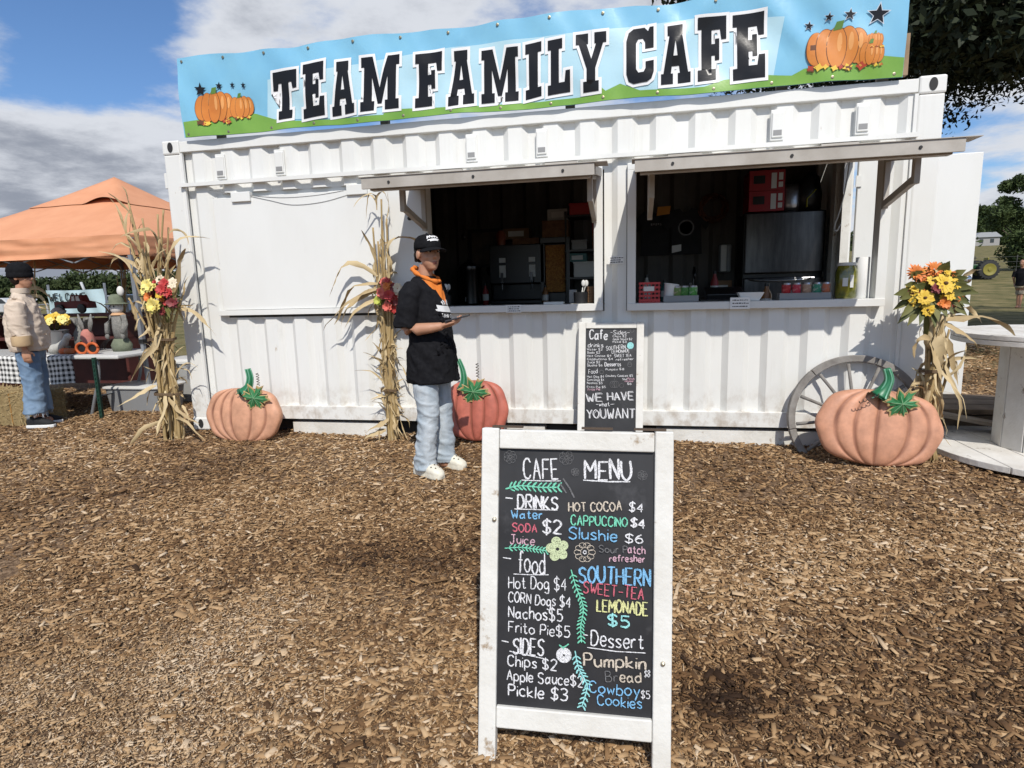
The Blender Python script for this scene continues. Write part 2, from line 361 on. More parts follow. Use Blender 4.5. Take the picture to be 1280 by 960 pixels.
# ------------------------------------------------------------------ container cafe
white = mat('white_container_paint', (.73, .73, .705), (.67, .665, .63), scale=1.6, rough=.42, bump=.06, bscale=30, spread=(.4, .75), stretch=(1, 1, .35), spots=[((.42, .33, .24), 14, .70, .80), ((.55, .54, .50), 5, .62, .9)])
white_wood = mat('chipped_white_wood', (.70, .69, .65), (.60, .58, .53), scale=5, rough=.6, bump=.25, bscale=40, spots=[((.33, .25, .17), 11, .61, .68), ((.45, .42, .36), 3, .55, .8)])
awning_paint = mat('weathered_awning_paint', (.46, .43, .39), (.34, .31, .27), scale=4, rough=.6, bump=.1, spots=[((.30, .24, .18), 6, .64, .8)])  # the awnings' own grey-brown paint
def weather():
    m = white.copy(); m.name = 'white_container_wall_weathered'; nt = m.node_tree; N = nt.nodes; L = nt.links; b = N['Principled BSDF']; src = b.inputs['Base Color'].links[0].from_socket
    tc = N.new('ShaderNodeTexCoord'); sp = N.new('ShaderNodeSeparateXYZ'); L.new(tc.outputs['Object'], sp.inputs[0])
    def nz(st, s, d=8):
        mp = N.new('ShaderNodeMapping'); mp.inputs['Scale'].default_value = st; L.new(tc.outputs['Object'], mp.inputs[0]); q = N.new('ShaderNodeTexNoise'); q.inputs['Scale'].default_value = s; q.inputs['Detail'].default_value = d; q.inputs['Roughness'].default_value = .65; L.new(mp.outputs[0], q.inputs[0]); return q.outputs['Fac']
    def rng(f, a, c, lo=0, hi=1):
        r = N.new('ShaderNodeMapRange'); L.new(f, r.inputs[0]); r.inputs[1].default_value = a; r.inputs[2].default_value = c; r.inputs[3].default_value = lo; r.inputs[4].default_value = hi; return r.outputs[0]
    def mul(a, c):
        q = N.new('ShaderNodeMath'); q.operation = 'MULTIPLY'; L.new(a, q.inputs[0]); L.new(c, q.inputs[1]); return q.outputs[0]
    def mix(f, c, s):
        x = N.new('ShaderNodeMix'); x.data_type = 'RGBA'; L.new(f, x.inputs[0]); L.new(s, x.inputs[6]); x.inputs[7].default_value = (*c, 1); return x.outputs[2]
    c = mix(mul(rng(nz((6, 6, .25), 4), .50, .72), rng(nz((1, 1, 1), 2), .4, .62, 0, .2)), (.40, .36, .29), src)      # run-down streaks
    c = mix(mul(rng(nz((1, 1, .8), 11), .45, .68, 0, .6), rng(sp.outputs[2], .50, .24)), (.30, .22, .14), c)            # mud splashed up from the mulch
    c = mix(rng(nz((1, 1, .3), 17), .70, .76, 0, .9), (.22, .11, .05), c)                                              # rust flecks
    L.new(c, b.inputs['Base Color']); return m
white_wall = weather()
inner = mat('shade_darkened_interior', (.09, .082, .074), (.065, .06, .053), scale=3, rough=.8)  # light walls coloured dark: the indoor shade is put into this colour
dark_void = mat('dark_rubber', (.02, .02, .02), rough=.7)
LX = 6.058; HZ = 2.591
PITCH_C = .278
def corr_profile(x0, x1, yo=.014, yi=.05):
    """trapezoid corrugation between x0 and x1, outer face first"""
    pts = []; k = math.floor(x0/PITCH_C)-1
    while k*PITCH_C < x1+PITCH_C:
        b = k*PITCH_C
        for dx, y in ((0, yo), (.105, yo), (.15, yi), (.233, yi)): pts.append((b+dx, y))
        k += 1
    out = []
    def val(x):
        for (a, ya), (c, yc) in zip(pts, pts[1:]):
            if a <= x <= c: return ya+(yc-ya)*(x-a)/(c-a) if c > a else ya
        return yo
    out = [(x0, val(x0))]+[p for p in pts if x0 < p[0] < x1]+[(x1, val(x1))]
    return out
def corr_wall(mb, x0, x1, z0, z1, yo=.014, yi=.05, mi=0):
    pr = corr_profile(x0, x1, yo, yi); vs = []; fs = []
    for x, y in pr: vs += [(x, y, z0), (x, y, z1)]
    for i in range(len(pr)-1): fs.append((2*i, 2*i+2, 2*i+3, 2*i+1))
    mb.add(vs, fs, mi)
box_root = thing('container_cafe', 'white corrugated shipping container turned into a cafe with two serving windows', 'container', (3.03, 1.2, 0))
CP = box_root
W1 = (2.385, 3.715, 1.12, 2.10); W2 = (4.03, 5.70, 1.115, 2.10)
mb = MB()
corr_wall(mb, .17, 5.89, 2.2, 2.49)
corr_wall(mb, .17, 5.89, .26, 1.06)
corr_wall(mb, .17, .45, 1.06, 2.2); corr_wall(mb, 3.79, 3.96, 1.06, 2.2); corr_wall(mb, 5.775, 5.89, 1.06, 2.2)
corr_wall(mb, .45, 3.79, 2.13, 2.2); corr_wall(mb, 3.96, 5.775, 2.13, 2.2)
# inner skin of the front wall seen through the windows from the side
mb.build('front_wall', white_wall, CP)
mb = MB(); mb.b2((.42, .055, 1.1), (2.30, .075, 2.14))
mb.build('blank_panel_backing', white, CP)
m2 = MB()
m2.b2((.445, -.008, 1.13), (2.315, .02, 2.085)); m2.build('hatch', white, CP, bevel=.003, label='closed flat hatch panel at the left of the front')
h = MB(); h.b2((.40, -.026, 1.082), (2.06, .018, 1.127)); h.build('hatch_sill', white, CP, bevel=.002)
for px in (300, 446):
    a = at(px, 236, -.02); h = MB(); h.b2((a.x-.09, -.03, 2.045), (a.x+.09, .015, 2.125)); h.build('hatch_hinge', white, CP, bevel=.004)
# flange strip and rails
f = MB(); f.b2((.15, -.034, 2.196), (5.9, .012, 2.214)); f.b2((.15, -.034, 2.214), (5.9, -.026, 2.226)); f.build('flange_strip', white, CP)
f = MB(); f.b2((.17, -.004, 2.488), (5.89, .06, 2.575)); f.build('top_rail', white, CP, bevel=.004)
f = MB(); f.b2((.17, -.004, .15), (5.89, .05, .27)); f.build('bottom_rail', white_wall, CP, bevel=.004)
f = MB(); f.b2((.17, 2.38, .15), (5.89, 2.438, .27)); f.b2((.17, 2.38, 2.488), (5.89, 2.438, 2.575)); f.build('rear_rail', white, CP)
for x in (0, 5.896):
    for y in (0, 2.276):
        f = MB(); f.b2((x, y+.002, .12), (x+.162, y+.16, 2.475)); f.build('corner_post', white_wall, CP, bevel=.012)
        for z in (0.03, 2.473):
            f = MB(); f.b2((x-.004, y-.006, z), (x+.166, y+.172, z+.118))
            c = f.build('corner_casting', white, CP, bevel=.014)
            if y == 0:
                q = MB(); cx = x+.081; hole = [(cx+.026*math.cos(t), z+.06+.042*math.sin(t)) for t in np.linspace(0, 2*math.pi, 20)[:-1]]
                q.prism([(px_-cx, pz-z) for px_, pz in hole], (cx, y-.0075, z), V((1, 0, 0)), V((0, 0, 1)), .002); q.build('casting_hole', dark_void, c)
for z in (2.2, 1.1, .5):   # hinge lugs at the left edge
    f = MB(); f.b2((-.03, .015, z), (-.002, .06, z+.13)); f.build('hinge_lug', white, CP, bevel=.004)
# a raised lip inside the posts
for x in (.162, 5.872): f = MB(); f.b2((x, -.002, .27), (x+.023, .02, 2.48)); f.build('post_lip', white, CP)
# rest of the box
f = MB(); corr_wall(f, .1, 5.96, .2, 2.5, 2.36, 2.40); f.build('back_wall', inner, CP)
f = MB(); f.b2((.1, 2.41, .2), (5.96, 2.425, 2.5)); f.build('back_wall_outside', white, CP)
f = MB(); f.b2((.02, .16, .15), (.045, 2.3, 2.5)); f.build('end_wall', white, CP)
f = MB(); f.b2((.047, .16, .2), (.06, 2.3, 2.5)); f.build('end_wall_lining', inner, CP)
f = MB()
f.b2((6.0, .16, .15), (6.03, .5, 2.5)); f.b2((6.0, 1.6, .15), (6.03, 2.3, 2.5)); f.b2((6.0, .5, 2.38), (6.03, 1.6, 2.5))
f.build('door_end_wall', white, CP)
f = MB(); f.b2((5.93, 1.55, .2), (5.999, 1.66, 2.4)); f.b2((5.9, 1.68, .2), (5.999, 1.80, 2.4)); f.b2((5.93, .42, .2), (5.999, .5, 2.4)); f.build('door_frame', white_wood, CP)
f = MB(); f.b2((.05, .06, 2.51), (6.0, 2.41, 2.56)); f.build('roof', white, CP)
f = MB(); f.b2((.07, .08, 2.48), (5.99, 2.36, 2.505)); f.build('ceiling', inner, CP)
f = MB(); f.b2((.06, .09, .17), (6.0, 2.36, .2)); f.build('floor', mat('plywood_floor', (.12, .09, .06), (.08, .06, .04), scale=3), CP)
f = MB()
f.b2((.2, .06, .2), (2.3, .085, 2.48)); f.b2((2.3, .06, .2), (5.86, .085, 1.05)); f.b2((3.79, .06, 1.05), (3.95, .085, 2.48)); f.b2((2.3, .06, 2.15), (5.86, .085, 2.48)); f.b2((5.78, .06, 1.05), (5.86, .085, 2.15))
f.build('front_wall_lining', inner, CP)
# window frames
for (x0, x1, z0, z1) in (W1, W2):
    f = MB(); w = .065
    f.b2((x0-w, -.03, z1), (x1+w, .086, z1+.05)); f.b2((x0-w, -.03, z0), (x0, .086, z1)); f.b2((x1, -.03, z0), (x1+w, .086, z1))
    fr = f.build('window_frame', white, CP, bevel=.003)
    s = MB(); s.b2((x0-w, -.04, z0-.055), (x1+w, .12, z0)); s.build('sill', white, fr, bevel=.003)
# vents
for px, py in ((275, 203), (349, 200), (589, 180), (677, 175), (972, 150), (1079, 143)):
    a = at(px, py, 0); z = 2.345
    f = MB(); f.b2((a.x-.038, -.012, z-.085), (a.x+.038, .0125, z+.085)); f.b2((a.x-.046, -.001, z-.105), (a.x+.046, .0135, z+.105))
    v = f.build('vent', white, CP, bevel=.006)
    g = MB(); g.b2((a.x-.028, -.0145, z-.07), (a.x+.028, -.0125, z-.035)); g.build('louvre', mat('vent_grille', (.25, .25, .25), rough=.6), v)
# support timbers
for (x0, x1) in ((1.0, 1.9), (2.6, 3.3), (4.2, 5.6)):
    f = MB(); f.b2((x0, .03, -.03), (x1, .14, .118)); f.build('support_timber', white_wood, CP, bevel=.006)
f = MB(); f.b2((.25, .12, 0), (5.8, 2.3, .11)); f.build('underframe', dark_void, CP)
# awning hatches propped open
def awning(x0, x1, blabel):
    hz, yo, zo = 2.118, -.92, 1.985
    f = MB(); vs = []
    for (y, z) in ((-.035, hz), (yo, zo)):
        for x in (x0, x1): vs += [(x, y, z-.012), (x, y, z+.012)]
    f.add(vs, [(0, 2, 3, 1), (4, 5, 7, 6), (0, 1, 5, 4), (2, 6, 7, 3), (1, 3, 7, 5), (0, 4, 6, 2)])
    p = f.build('awning', awning_paint, CP, label=blabel)
    e = MB(); e.b2((x0-.012, yo-.022, zo-.058), (x1+.012, yo-.002, zo+.012))
    for x in (x0-.006, x1+.006): e.bar((x, -.05, hz-.025), (x, yo, zo-.025), .012, .055)
    e.b2((x0-.03, yo-.03, zo+.013), (x1+.09, yo+.12, zo+.017))
    for t in (.12, .5, .88): e.lathe([(.009, 0), (.009, .006)], (x0+(x1-x0)*t, yo-.0225, zo-.024), 10, V((1, 0, 0)), V((0, 0, 1)), V((0, -1, 0)), 1)
    e.build('edge_frame', [awning_paint, dark_void], p)
    u = MB(); u.b2((x0+.02, -.88, zo-.06), (x1-.02, -.82, zo-.018)); u.build('under_batten', awning_paint, p)
    for x in (x0+.10, x1-.045):
        k = MB(); sl_ = lambda y: hz+(zo-hz)*(y/yo)-.05
        k.bar((x, -.045, sl_(0)), (x, -.50, sl_(-.50)), .035, .045)
        k.bar((x, -.5, sl_(-.5)+.01), (x, -.5, sl_(-.5)-.17), .036, .045, (0, 1, 0))
        k.bar((x, -.49, sl_(-.5)-.14), (x, -.05, 1.76), .034, .045)
        k.bar((x, -.05, 1.73), (x, -.05, sl_(0)), .036, .03, (0, 1, 0))
        k.build('bracket', awning_paint, p, bevel=.003)
    for t in (.2, .8): h = MB(); h.b2((x0+(x1-x0)*t-.12, -.03, 2.14), (x0+(x1-x0)*t+.12, .012, 2.19)); h.build('hinge', awning_paint, p)
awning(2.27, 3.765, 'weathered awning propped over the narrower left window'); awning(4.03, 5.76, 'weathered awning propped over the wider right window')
# end door swung open, standing proud of the right end
door = MB(); door.b2((6.06, 1.58, .14), (7.08, 1.625, 2.345)); d = door.build('door', white, CP, bevel=.006, label='tall white door swung open beyond the right end')
k = MB(); kx = at(1206, 349, 1.55); k.lathe([(.034, 0), (.034, .008), (.014, .012), (.014, .03), (.034, .04), (.042, .06), (.034, .08), (.0, .086)], (kx.x, 1.579, kx.z), 20, V((1, 0, 0)), V((0, 0, 1)), V((0, -1, 0)))
k.build('knob', mat('chrome', (.6, .6, .6), rough=.15, metal=1), d, 60)
for z in (.4, 1.2, 2.1): h = MB(); h.b2((6.04, 1.565, z), (6.09, 1.579, z+.1)); h.build('hinge', white, d)
f = MB(); f.tube(spline([at(q[0], q[1], -.012) for q in ((262, 238), (300, 243), (335, 250), (365, 256), (400, 253), (430, 245), (455, 236))], 5), .0018, 5); f.tube(spline([at(q[0], q[1], -.011) for q in ((300, 243), (350, 247), (395, 244), (430, 238))], 5), .0015, 5); f.build('string', mat('grey_string', (.2, .2, .2), rough=.8), CP, 180)
f = MB(); a = at(512, 273, -.01); f.lathe([(.016, 0), (.016, .012), (.01, .018)], (a.x, -.008, a.z), 14, V((1, 0, 0)), V((0, 0, 1)), V((0, -1, 0))); f.build('bolt', dark_void, CP, 40)
# paper notices
paper = mat('paper', (.78, .78, .76), rough=.7); ink = mat('ink', (.03, .03, .035), rough=.7)
for (px, py, w, h_, Y, lab) in ((642, 386, .125, .06, -.045, 'paper note taped under the left serving window'), (770, 325, .115, .06, -.002, 'paper note taped on the pillar between the two windows'), (925, 379, .14, .085, -.045, 'larger paper note taped under the right serving window')):
    a = at(px, py, Y); t = thing('paper_note', lab, 'note', (a.x, Y, a.z), 'paper notes taped to the container')
    f = MB(); f.b2((a.x-w/2, Y-.003, a.z-h_/2), (a.x+w/2, Y-.0015, a.z+h_/2)); f.build('sheet', paper, t)
    q = MB()
    for r_ in range(3):
        x = a.x-w*.38
        while x < a.x+w*.34:
            l = rnd.uniform(.006, .02); zc = a.z+h_*(.27-.27*r_)
            q.b2((x, Y-.0042, zc-.0035), (x+l, Y-.0032, zc+.0035*rnd.uniform(.3, 1.3))); x += l+.004
    q.build('scribble', ink, t)
# ------------------------------------------------------------------ banner
BY = -.045
def wr(x, z):
    """creases of the hung vinyl"""
    b = .010*math.sin(3.1*x+5.2*z)+.006*math.sin(9.3*x-7*z+1)+.004*math.sin(17*x+12*z)
    b += .012*noise.noise(V((x*2.2, z*3.5, 3)))+.006*noise.noise(V((x*7+z*6, z*4-x*2, 8)))
    for (cx, cz, sx, r) in ((4.32, 2.95, -.9, .5), (2.6, 2.98, -.8, .4), (5.15, 2.85, .9, .4)):
        d = (x-cx)*.77+(z-cz)*sx*.77; e = math.hypot(x-cx, z-cz); b += .020*math.exp(-(d/.075)**2)*math.exp(-(e/r)**2)
    return -b
def vinyl(name, c, c2=None): return mat(name, c, c2, scale=3, rough=.32, bump=.04, bscale=60, spec=.55)
def banner_mesh(name, polys, layer, m, parent, depth=.0):
    bm = bmesh.new()
    for poly in polys:
        vs = [bm.verts.new((x, 0, z)) for x, z in poly]
        bm.faces.new(vs)
    bm.normal_update(); bmesh.ops.triangulate(bm, faces=bm.faces[:], ngon_method='EAR_CLIP')
    xs = [v.co.x for v in bm.verts]; zs = [v.co.z for v in bm.verts]; st = .045
    for k in range(math.floor(min(xs)/st), math.ceil(max(xs)/st)+1):
        bmesh.ops.bisect_plane(bm, geom=bm.verts[:]+bm.edges[:]+bm.faces[:], plane_co=(k*st, 0, 0), plane_no=(1, 0, 0), dist=1e-6)
    for k in range(math.floor(min(zs)/st), math.ceil(max(zs)/st)+1):
        bmesh.ops.bisect_plane(bm, geom=bm.verts[:]+bm.edges[:]+bm.faces[:], plane_co=(0, 0, k*st), plane_no=(0, 0, 1), dist=1e-6)
    off = worldloc(parent)
    for v in bm.verts: v.co = V((v.co.x, BY+wr(v.co.x, v.co.z)-.0028*layer, v.co.z))-off
    bmesh.ops.recalc_face_normals(bm, faces=bm.faces)
    if sum(f.normal.y for f in bm.faces) > 0: bmesh.ops.reverse_faces(bm, faces=bm.faces)
    me = bpy.data.meshes.new(name); bm.to_mesh(me); bm.free()
    o = link(name, me, m, parent, 180)
    return o
GL = {
 'T': '0,10 9,10 9,6.2 7.4,6.2 7,7.6 5.9,7.6 5.9,1.8 7,1.8 7,0 2,0 2,1.8 3.1,1.8 3.1,7.6 2,7.6 1.6,6.2 0,6.2',
 'E': '0,0 8.2,0 8.2,3.6 6.6,3.6 6.2,2 4,2 4,4.2 5,4.2 5,3.4 6.2,3.4 6.2,6.8 5,6.8 5,6 4,6 4,8 6.2,8 6.6,6.6 8,6.6 8,10 0,10 0,8.2 1.1,8.2 1.1,1.8 0,1.8',
 'F': '0,0 5.2,0 5.2,1.8 4,1.8 4,4 5,4 5,3.2 6.2,3.2 6.2,6.6 5,6.6 5,5.8 4,5.8 4,8 6.4,8 6.8,6.4 8.2,6.4 8.2,10 0,10 0,8.2 1.1,8.2 1.1,1.8 0,1.8',
 'A': '0,0 4,0 4,1.8 3.3,1.8 3.6,3 6,3 6.3,1.8 5.6,1.8 5.6,0 9.8,0 9.8,1.8 9,1.8 7,8.2 7.2,8.2 7.2,10 2.2,10 2.2,8.2 2.8,8.2 .8,1.8 0,1.8|4.1,4.7 5.5,4.7 4.8,7.4',
 'M': '0,0 4.2,0 4.2,1.8 3.4,1.8 3.4,6.2 5.2,1.2 6.4,1.2 8.2,6.2 8.2,1.8 7.4,1.8 7.4,0 11.6,0 11.6,1.8 10.7,1.8 10.7,8.2 11.6,8.2 11.6,10 8,10 5.8,4.2 3.6,10 0,10 0,8.2 .9,8.2 .9,1.8 0,1.8',
 'I': '0,0 5,0 5,1.8 3.9,1.8 3.9,8.2 5,8.2 5,10 0,10 0,8.2 1.1,8.2 1.1,1.8 0,1.8',
 'L': '0,0 8,0 8,4 6.4,4 6,2 4,2 4,8.2 5.2,8.2 5.2,10 0,10 0,8.2 1.1,8.2 1.1,1.8 0,1.8',
 'Y': '2.4,0 7.4,0 7.4,1.8 6.3,1.8 6.3,4 8.8,8.2 9.8,8.2 9.8,10 6,10 6,8.2 6.5,8.2 5,5.6 3.5,8.2 4,8.2 4,10 0,10 0,8.2 1,8.2 3.5,4 3.5,1.8 2.4,1.8',
 'C': '2.2,0 6.4,0 7.7,.5 8.4,1.7 8.4,3.8 5.9,3.8 5.9,2.6 5.3,1.9 3.7,1.9 3,2.6 3,7.4 3.7,8.1 5.1,8.1 5.8,7.4 5.8,6.2 8.4,6.2 8.4,10 7.2,10 6.7,9.3 5.6,10 2.2,10 .7,9.4 0,8 0,2 .7,.6'}
def gpoly(s): return [[tuple(float(q)/10 for q in p.split(',')) for p in part.split()] for part in s.split('|')]
def slit(outer, hole):
    """one outline with the hole joined by a slit, for a plain polygon face"""
    i = min(range(len(outer)), key=lambda k: (outer[k][0]-hole[0][0])**2+(outer[k][1]-hole[0][1])**2)
    A = lambda p: sum(p[k][0]*p[(k+1) % len(p)][1]-p[(k+1) % len(p)][0]*p[k][1] for k in range(len(p)))
    if A(outer)*A(hole) > 0: hole = hole[::-1]
    j = min(range(len(hole)), key=lambda k: (outer[i][0]-hole[k][0])**2+(outer[i][1]-hole[k][1])**2)
    h = hole[j:]+hole[:j]
    return outer[:i+1]+h+[h[0]]+outer[i:]
def grow(poly, d):
    A = sum(poly[k][0]*poly[(k+1) % len(poly)][1]-poly[(k+1) % len(poly)][0]*poly[k][1] for k in range(len(poly)))
    s = 1 if A > 0 else -1; out = []; n = len(poly)
    for k in range(n):
        a, b, c = poly[k-1], poly[k], poly[(k+1) % n]
        e1 = V((b[0]-a[0], b[1]-a[1], 0)).normalized(); e2 = V((c[0]-b[0], c[1]-b[1], 0)).normalized()
        n1 = V((e1.y, -e1.x, 0))*s; n2 = V((e2.y, -e2.x, 0))*s; m = n1+n2
        if m.length < 1e-5: m = n1.copy()
        m.normalize(); q = d/max(.45, m.dot(n1)); out.append((b[0]+m.x*q, b[1]+m.y*q))
    return out
def wxz(px, py): a = at(px, py, BY); return (a.x, a.z)
def build_banner():
    zt = lambda x: 3.215+.012*math.sin(x*4)+.006*math.sin(x*13)
    zb = lambda x: 2.588+.006*math.sin(x*5+1)
    t = thing('banner', 'long painted vinyl banner reading TEAM FAMILY CAFE along the container roof', 'banner', (3.0, BY, 2.6))
    XS = list(np.linspace(.262, 5.775, 70))
    sky_ = banner_mesh('backdrop', [[(x, zb(x)) for x in XS]+[(x, zt(x)) for x in XS[::-1]]], 0, vinyl('banner_blue', (.22, .50, .68), (.19, .46, .66)), t)
    band = banner_mesh('pale_band', [[wxz(333, 149), wxz(420, 148), wxz(500, 143), wxz(640, 131), wxz(760, 122), wxz(950, 108), wxz(966, 100), wxz(980, 22), wxz(900, 20), wxz(560, 60), wxz(335, 100)]], 1, vinyl('banner_pale', (.45, .66, .74), (.40, .62, .72)), sky_)
    hx = [(240, 152), (262, 148), (300, 140), (320, 142), (350, 151), (400, 150), (480, 146), (484, 138), (600, 132), (680, 132), (740, 122), (752, 110), (757, 114), (775, 105), (800, 116), (880, 113), (905, 100), (960, 94), (990, 94), (1005, 86), (1060, 80), (1100, 70), (1129, 72)]
    hp = [wxz(*q) for q in hx]; hp = [(a, max(b, zb(a)+.045)) for a, b in hp]; hp[0] = (.275, hp[0][1]); hp[-1] = (5.772, hp[-1][1])
    hill = [(hp[0][0], zb(.275)+.002)]+[(x, zb(x)+.002) for x in np.linspace(.4, 5.7, 40)]+[(hp[-1][0], zb(5.77)+.002)]+hp[::-1]
    banner_mesh('hills', [hill], 2, vinyl('banner_green', (.20, .38, .06), (.15, .32, .045)), sky_)
    # letters, each set at its own place, size and tilt
    LT = [('T', 340, 374, 88, 151), ('E', 378, 409, 78, 149), ('A', 414, 446, 76, 146), ('M', 450, 502, 69, 141),
          ('F', 518, 555, 65, 136), ('A', 559, 595, 62, 134), ('M', 600, 650, 60, 130), ('I', 655, 679, 53, 125), ('L', 683, 715, 48, 120), ('Y', 718, 760, 41, 118),
          ('C', 781, 819, 34, 108), ('A', 824, 865, 31, 108), ('F', 870, 910, 20, 103), ('E', 914, 958, 15, 102)]
    blk = mat('banner_black', (.010, .010, .012), rough=.3, spec=.28, bump=.04, bscale=60); wht = vinyl('banner_white', (.80, .80, .80))
    WP = []; BP = []
    for k, (ch, x0, x1, y0, y1) in enumerate(LT):
        sl = 6+.11*(x0+x1-2*340)/20
        p00 = wxz(x0+2, y1); p10 = wxz(x1-2, y1-5); p01 = wxz(x0+2, y0+4); p11 = wxz(x1-2, y0-1)
        G = gpoly(GL[ch]); wd = max(q[0] for q in G[0])
        def mp(q):
            u, v = q[0]/wd, q[1]
            return tuple((1-u)*(1-v)*p00[i]+u*(1-v)*p10[i]+(1-u)*v*p01[i]+u*v*p11[i] for i in (0, 1))
        o = [mp(q) for q in G[0]]
        if len(G) > 1: BP.append(slit(o, [mp(q) for q in G[1]]))
        else: BP.append(o)
        WP.append(grow(o, .021))
    for k, q in enumerate(WP): banner_mesh('letter_outline', [q], 3+(k % 2)*.4, wht, sky_)
    for q in BP: banner_mesh('letter', [q], 4.4, blk, sky_)
    # printed pumpkins, leaves and stars
    def ellp(cx, cz, rx, rz, n=28, a0=0, a1=2*math.pi): return [(cx+rx*math.cos(a), cz+rz*math.sin(a)) for a in np.linspace(a0, a1, n)[:-1]]
    org = vinyl('print_orange', (.62, .22, .035), (.52, .16, .02)); lo = vinyl('print_light_orange', (.72, .33, .10)); brn = vinyl('print_brown', (.14, .05, .015)); grn = vinyl('print_leaf', (.10, .20, .03)); yel = vinyl('print_yellow', (.75, .50, .06)); red = vinyl('print_red', (.40, .05, .02))
    def pump(px, py, rx, ry, small=False):
        c = wxz(px, py); sx = abs(wxz(px+rx, py)[0]-c[0]); sz = abs(wxz(px, py-ry)[1]-c[1]); L0 = 3
        g = banner_mesh('printed_pumpkin', [ellp(c[0], c[1], sx*.96, sz*.93)], L0, brn, sky_)
        for q, w_ in ((-.66, .34), (.66, .34), (-.36, .33), (.36, .33), (0, .32)):
            ly = L0+.4+{.66: 0, .36: .6, 0: 1.2}[abs(q)]; hh = sz*(1.0-.42*q*q)
            banner_mesh('lobe_edge', [ellp(c[0]+q*sx, c[1], sx*w_*1.08, hh*1.03)], ly, brn, g); banner_mesh('lobe', [ellp(c[0]+q*sx, c[1], sx*w_, hh)], ly+.3, org, g)
            banner_mesh('lobe_light', [ellp(c[0]+q*sx+sx*.10, c[1]+hh*.25, sx*.08, hh*.45)], ly+.55, lo, g)
        banner_mesh('stalk', [[(c[0]-sx*.14, c[1]+sz*.82), (c[0]+sx*.14, c[1]+sz*.85), (c[0]+sx*.2, c[1]+sz*1.25), (c[0]-sx*.04, c[1]+sz*1.22)]], L0+2.4, grn, g)
        r = random.Random(px)
        for k in range(9):
            u = r.uniform(-1.0, 1.0); x = c[0]+sx*u; z = c[1]-sz*(.9+.15*r.random()); s = sx*r.uniform(.10, .2); a = r.uniform(0, 6.28)
            banner_mesh('printed_leaf', [[(x+s*math.cos(a+i*math.pi*2/8)*(1 if i % 2 else .55), z+s*.8*math.sin(a+i*math.pi*2/8)*(1 if i % 2 else .55)) for i in range(8)]], L0+2.5, (red, yel, yel, brn)[k % 4], g)
    pump(300, 134, 17, 14); pump(268, 134, 24, 20)
    pump(1086, 68, 18, 14); pump(1092, 51, 11, 9); pump(1045, 60, 38, 26)
    for (px, py, r_) in ((250, 112, 7.5), (273, 107, 4.5), (290, 106, 3.5), (305, 107, 3.5), (1011, 33, 6), (1036, 22, 5.5), (1062, 19, 7.5), (1097, 19, 13)):
        c = wxz(px, py); s = abs(wxz(px+r_, py)[0]-c[0])
        pl = lambda k: [(c[0]+s*k*math.sin(i*math.pi/5+.12)*(1 if i % 2 == 0 else .42), c[1]+s*k*math.cos(i*math.pi/5+.12)*(1 if i % 2 == 0 else .42)) for i in range(10)]
        if r_ > 5 and px > 900: banner_mesh('star_edge', [pl(1.22)], 3.6, vinyl('print_pale', (.55, .60, .66)), sky_)
        banner_mesh('star', [pl(1.0)], 4.2, blk, sky_)
    g = MB(); 
    for x in list(np.linspace(.31, 5.72, 15)):
        for z in (zt(x)-.03, zb(x)+.025): g.lathe([(.011, 0), (.011, .003), (.006, .004)], (x, BY+wr(x, z)-.004, z), 10, V((1, 0, 0)), V((0, 0, 1)), V((0, -1, 0)))
    g.build('grommets', mat('brass', (.35, .30, .2), rough=.4, metal=1), t)['kind'] = 'stuff'
    f = MB(); f.b2((.235, .0, 3.11), (5.80, .05, 3.20)); f.build('top_batten', mat('bare_timber', (.35, .24, .15), (.25, .17, .10), scale=6, rough=.8), t)
    f = MB(); f.b2((5.778, -.02, 2.60), (5.81, .03, 2.86)); f.build('end_batten', MATS['bare_timber'], t)
    for x in (.5, 2.0, 3.5, 5.0, 5.65): f = MB(); f.b2((x, .052, 2.577), (x+.07, .09, 3.16)); f.build('post', MATS['bare_timber'], t)
build_banner()
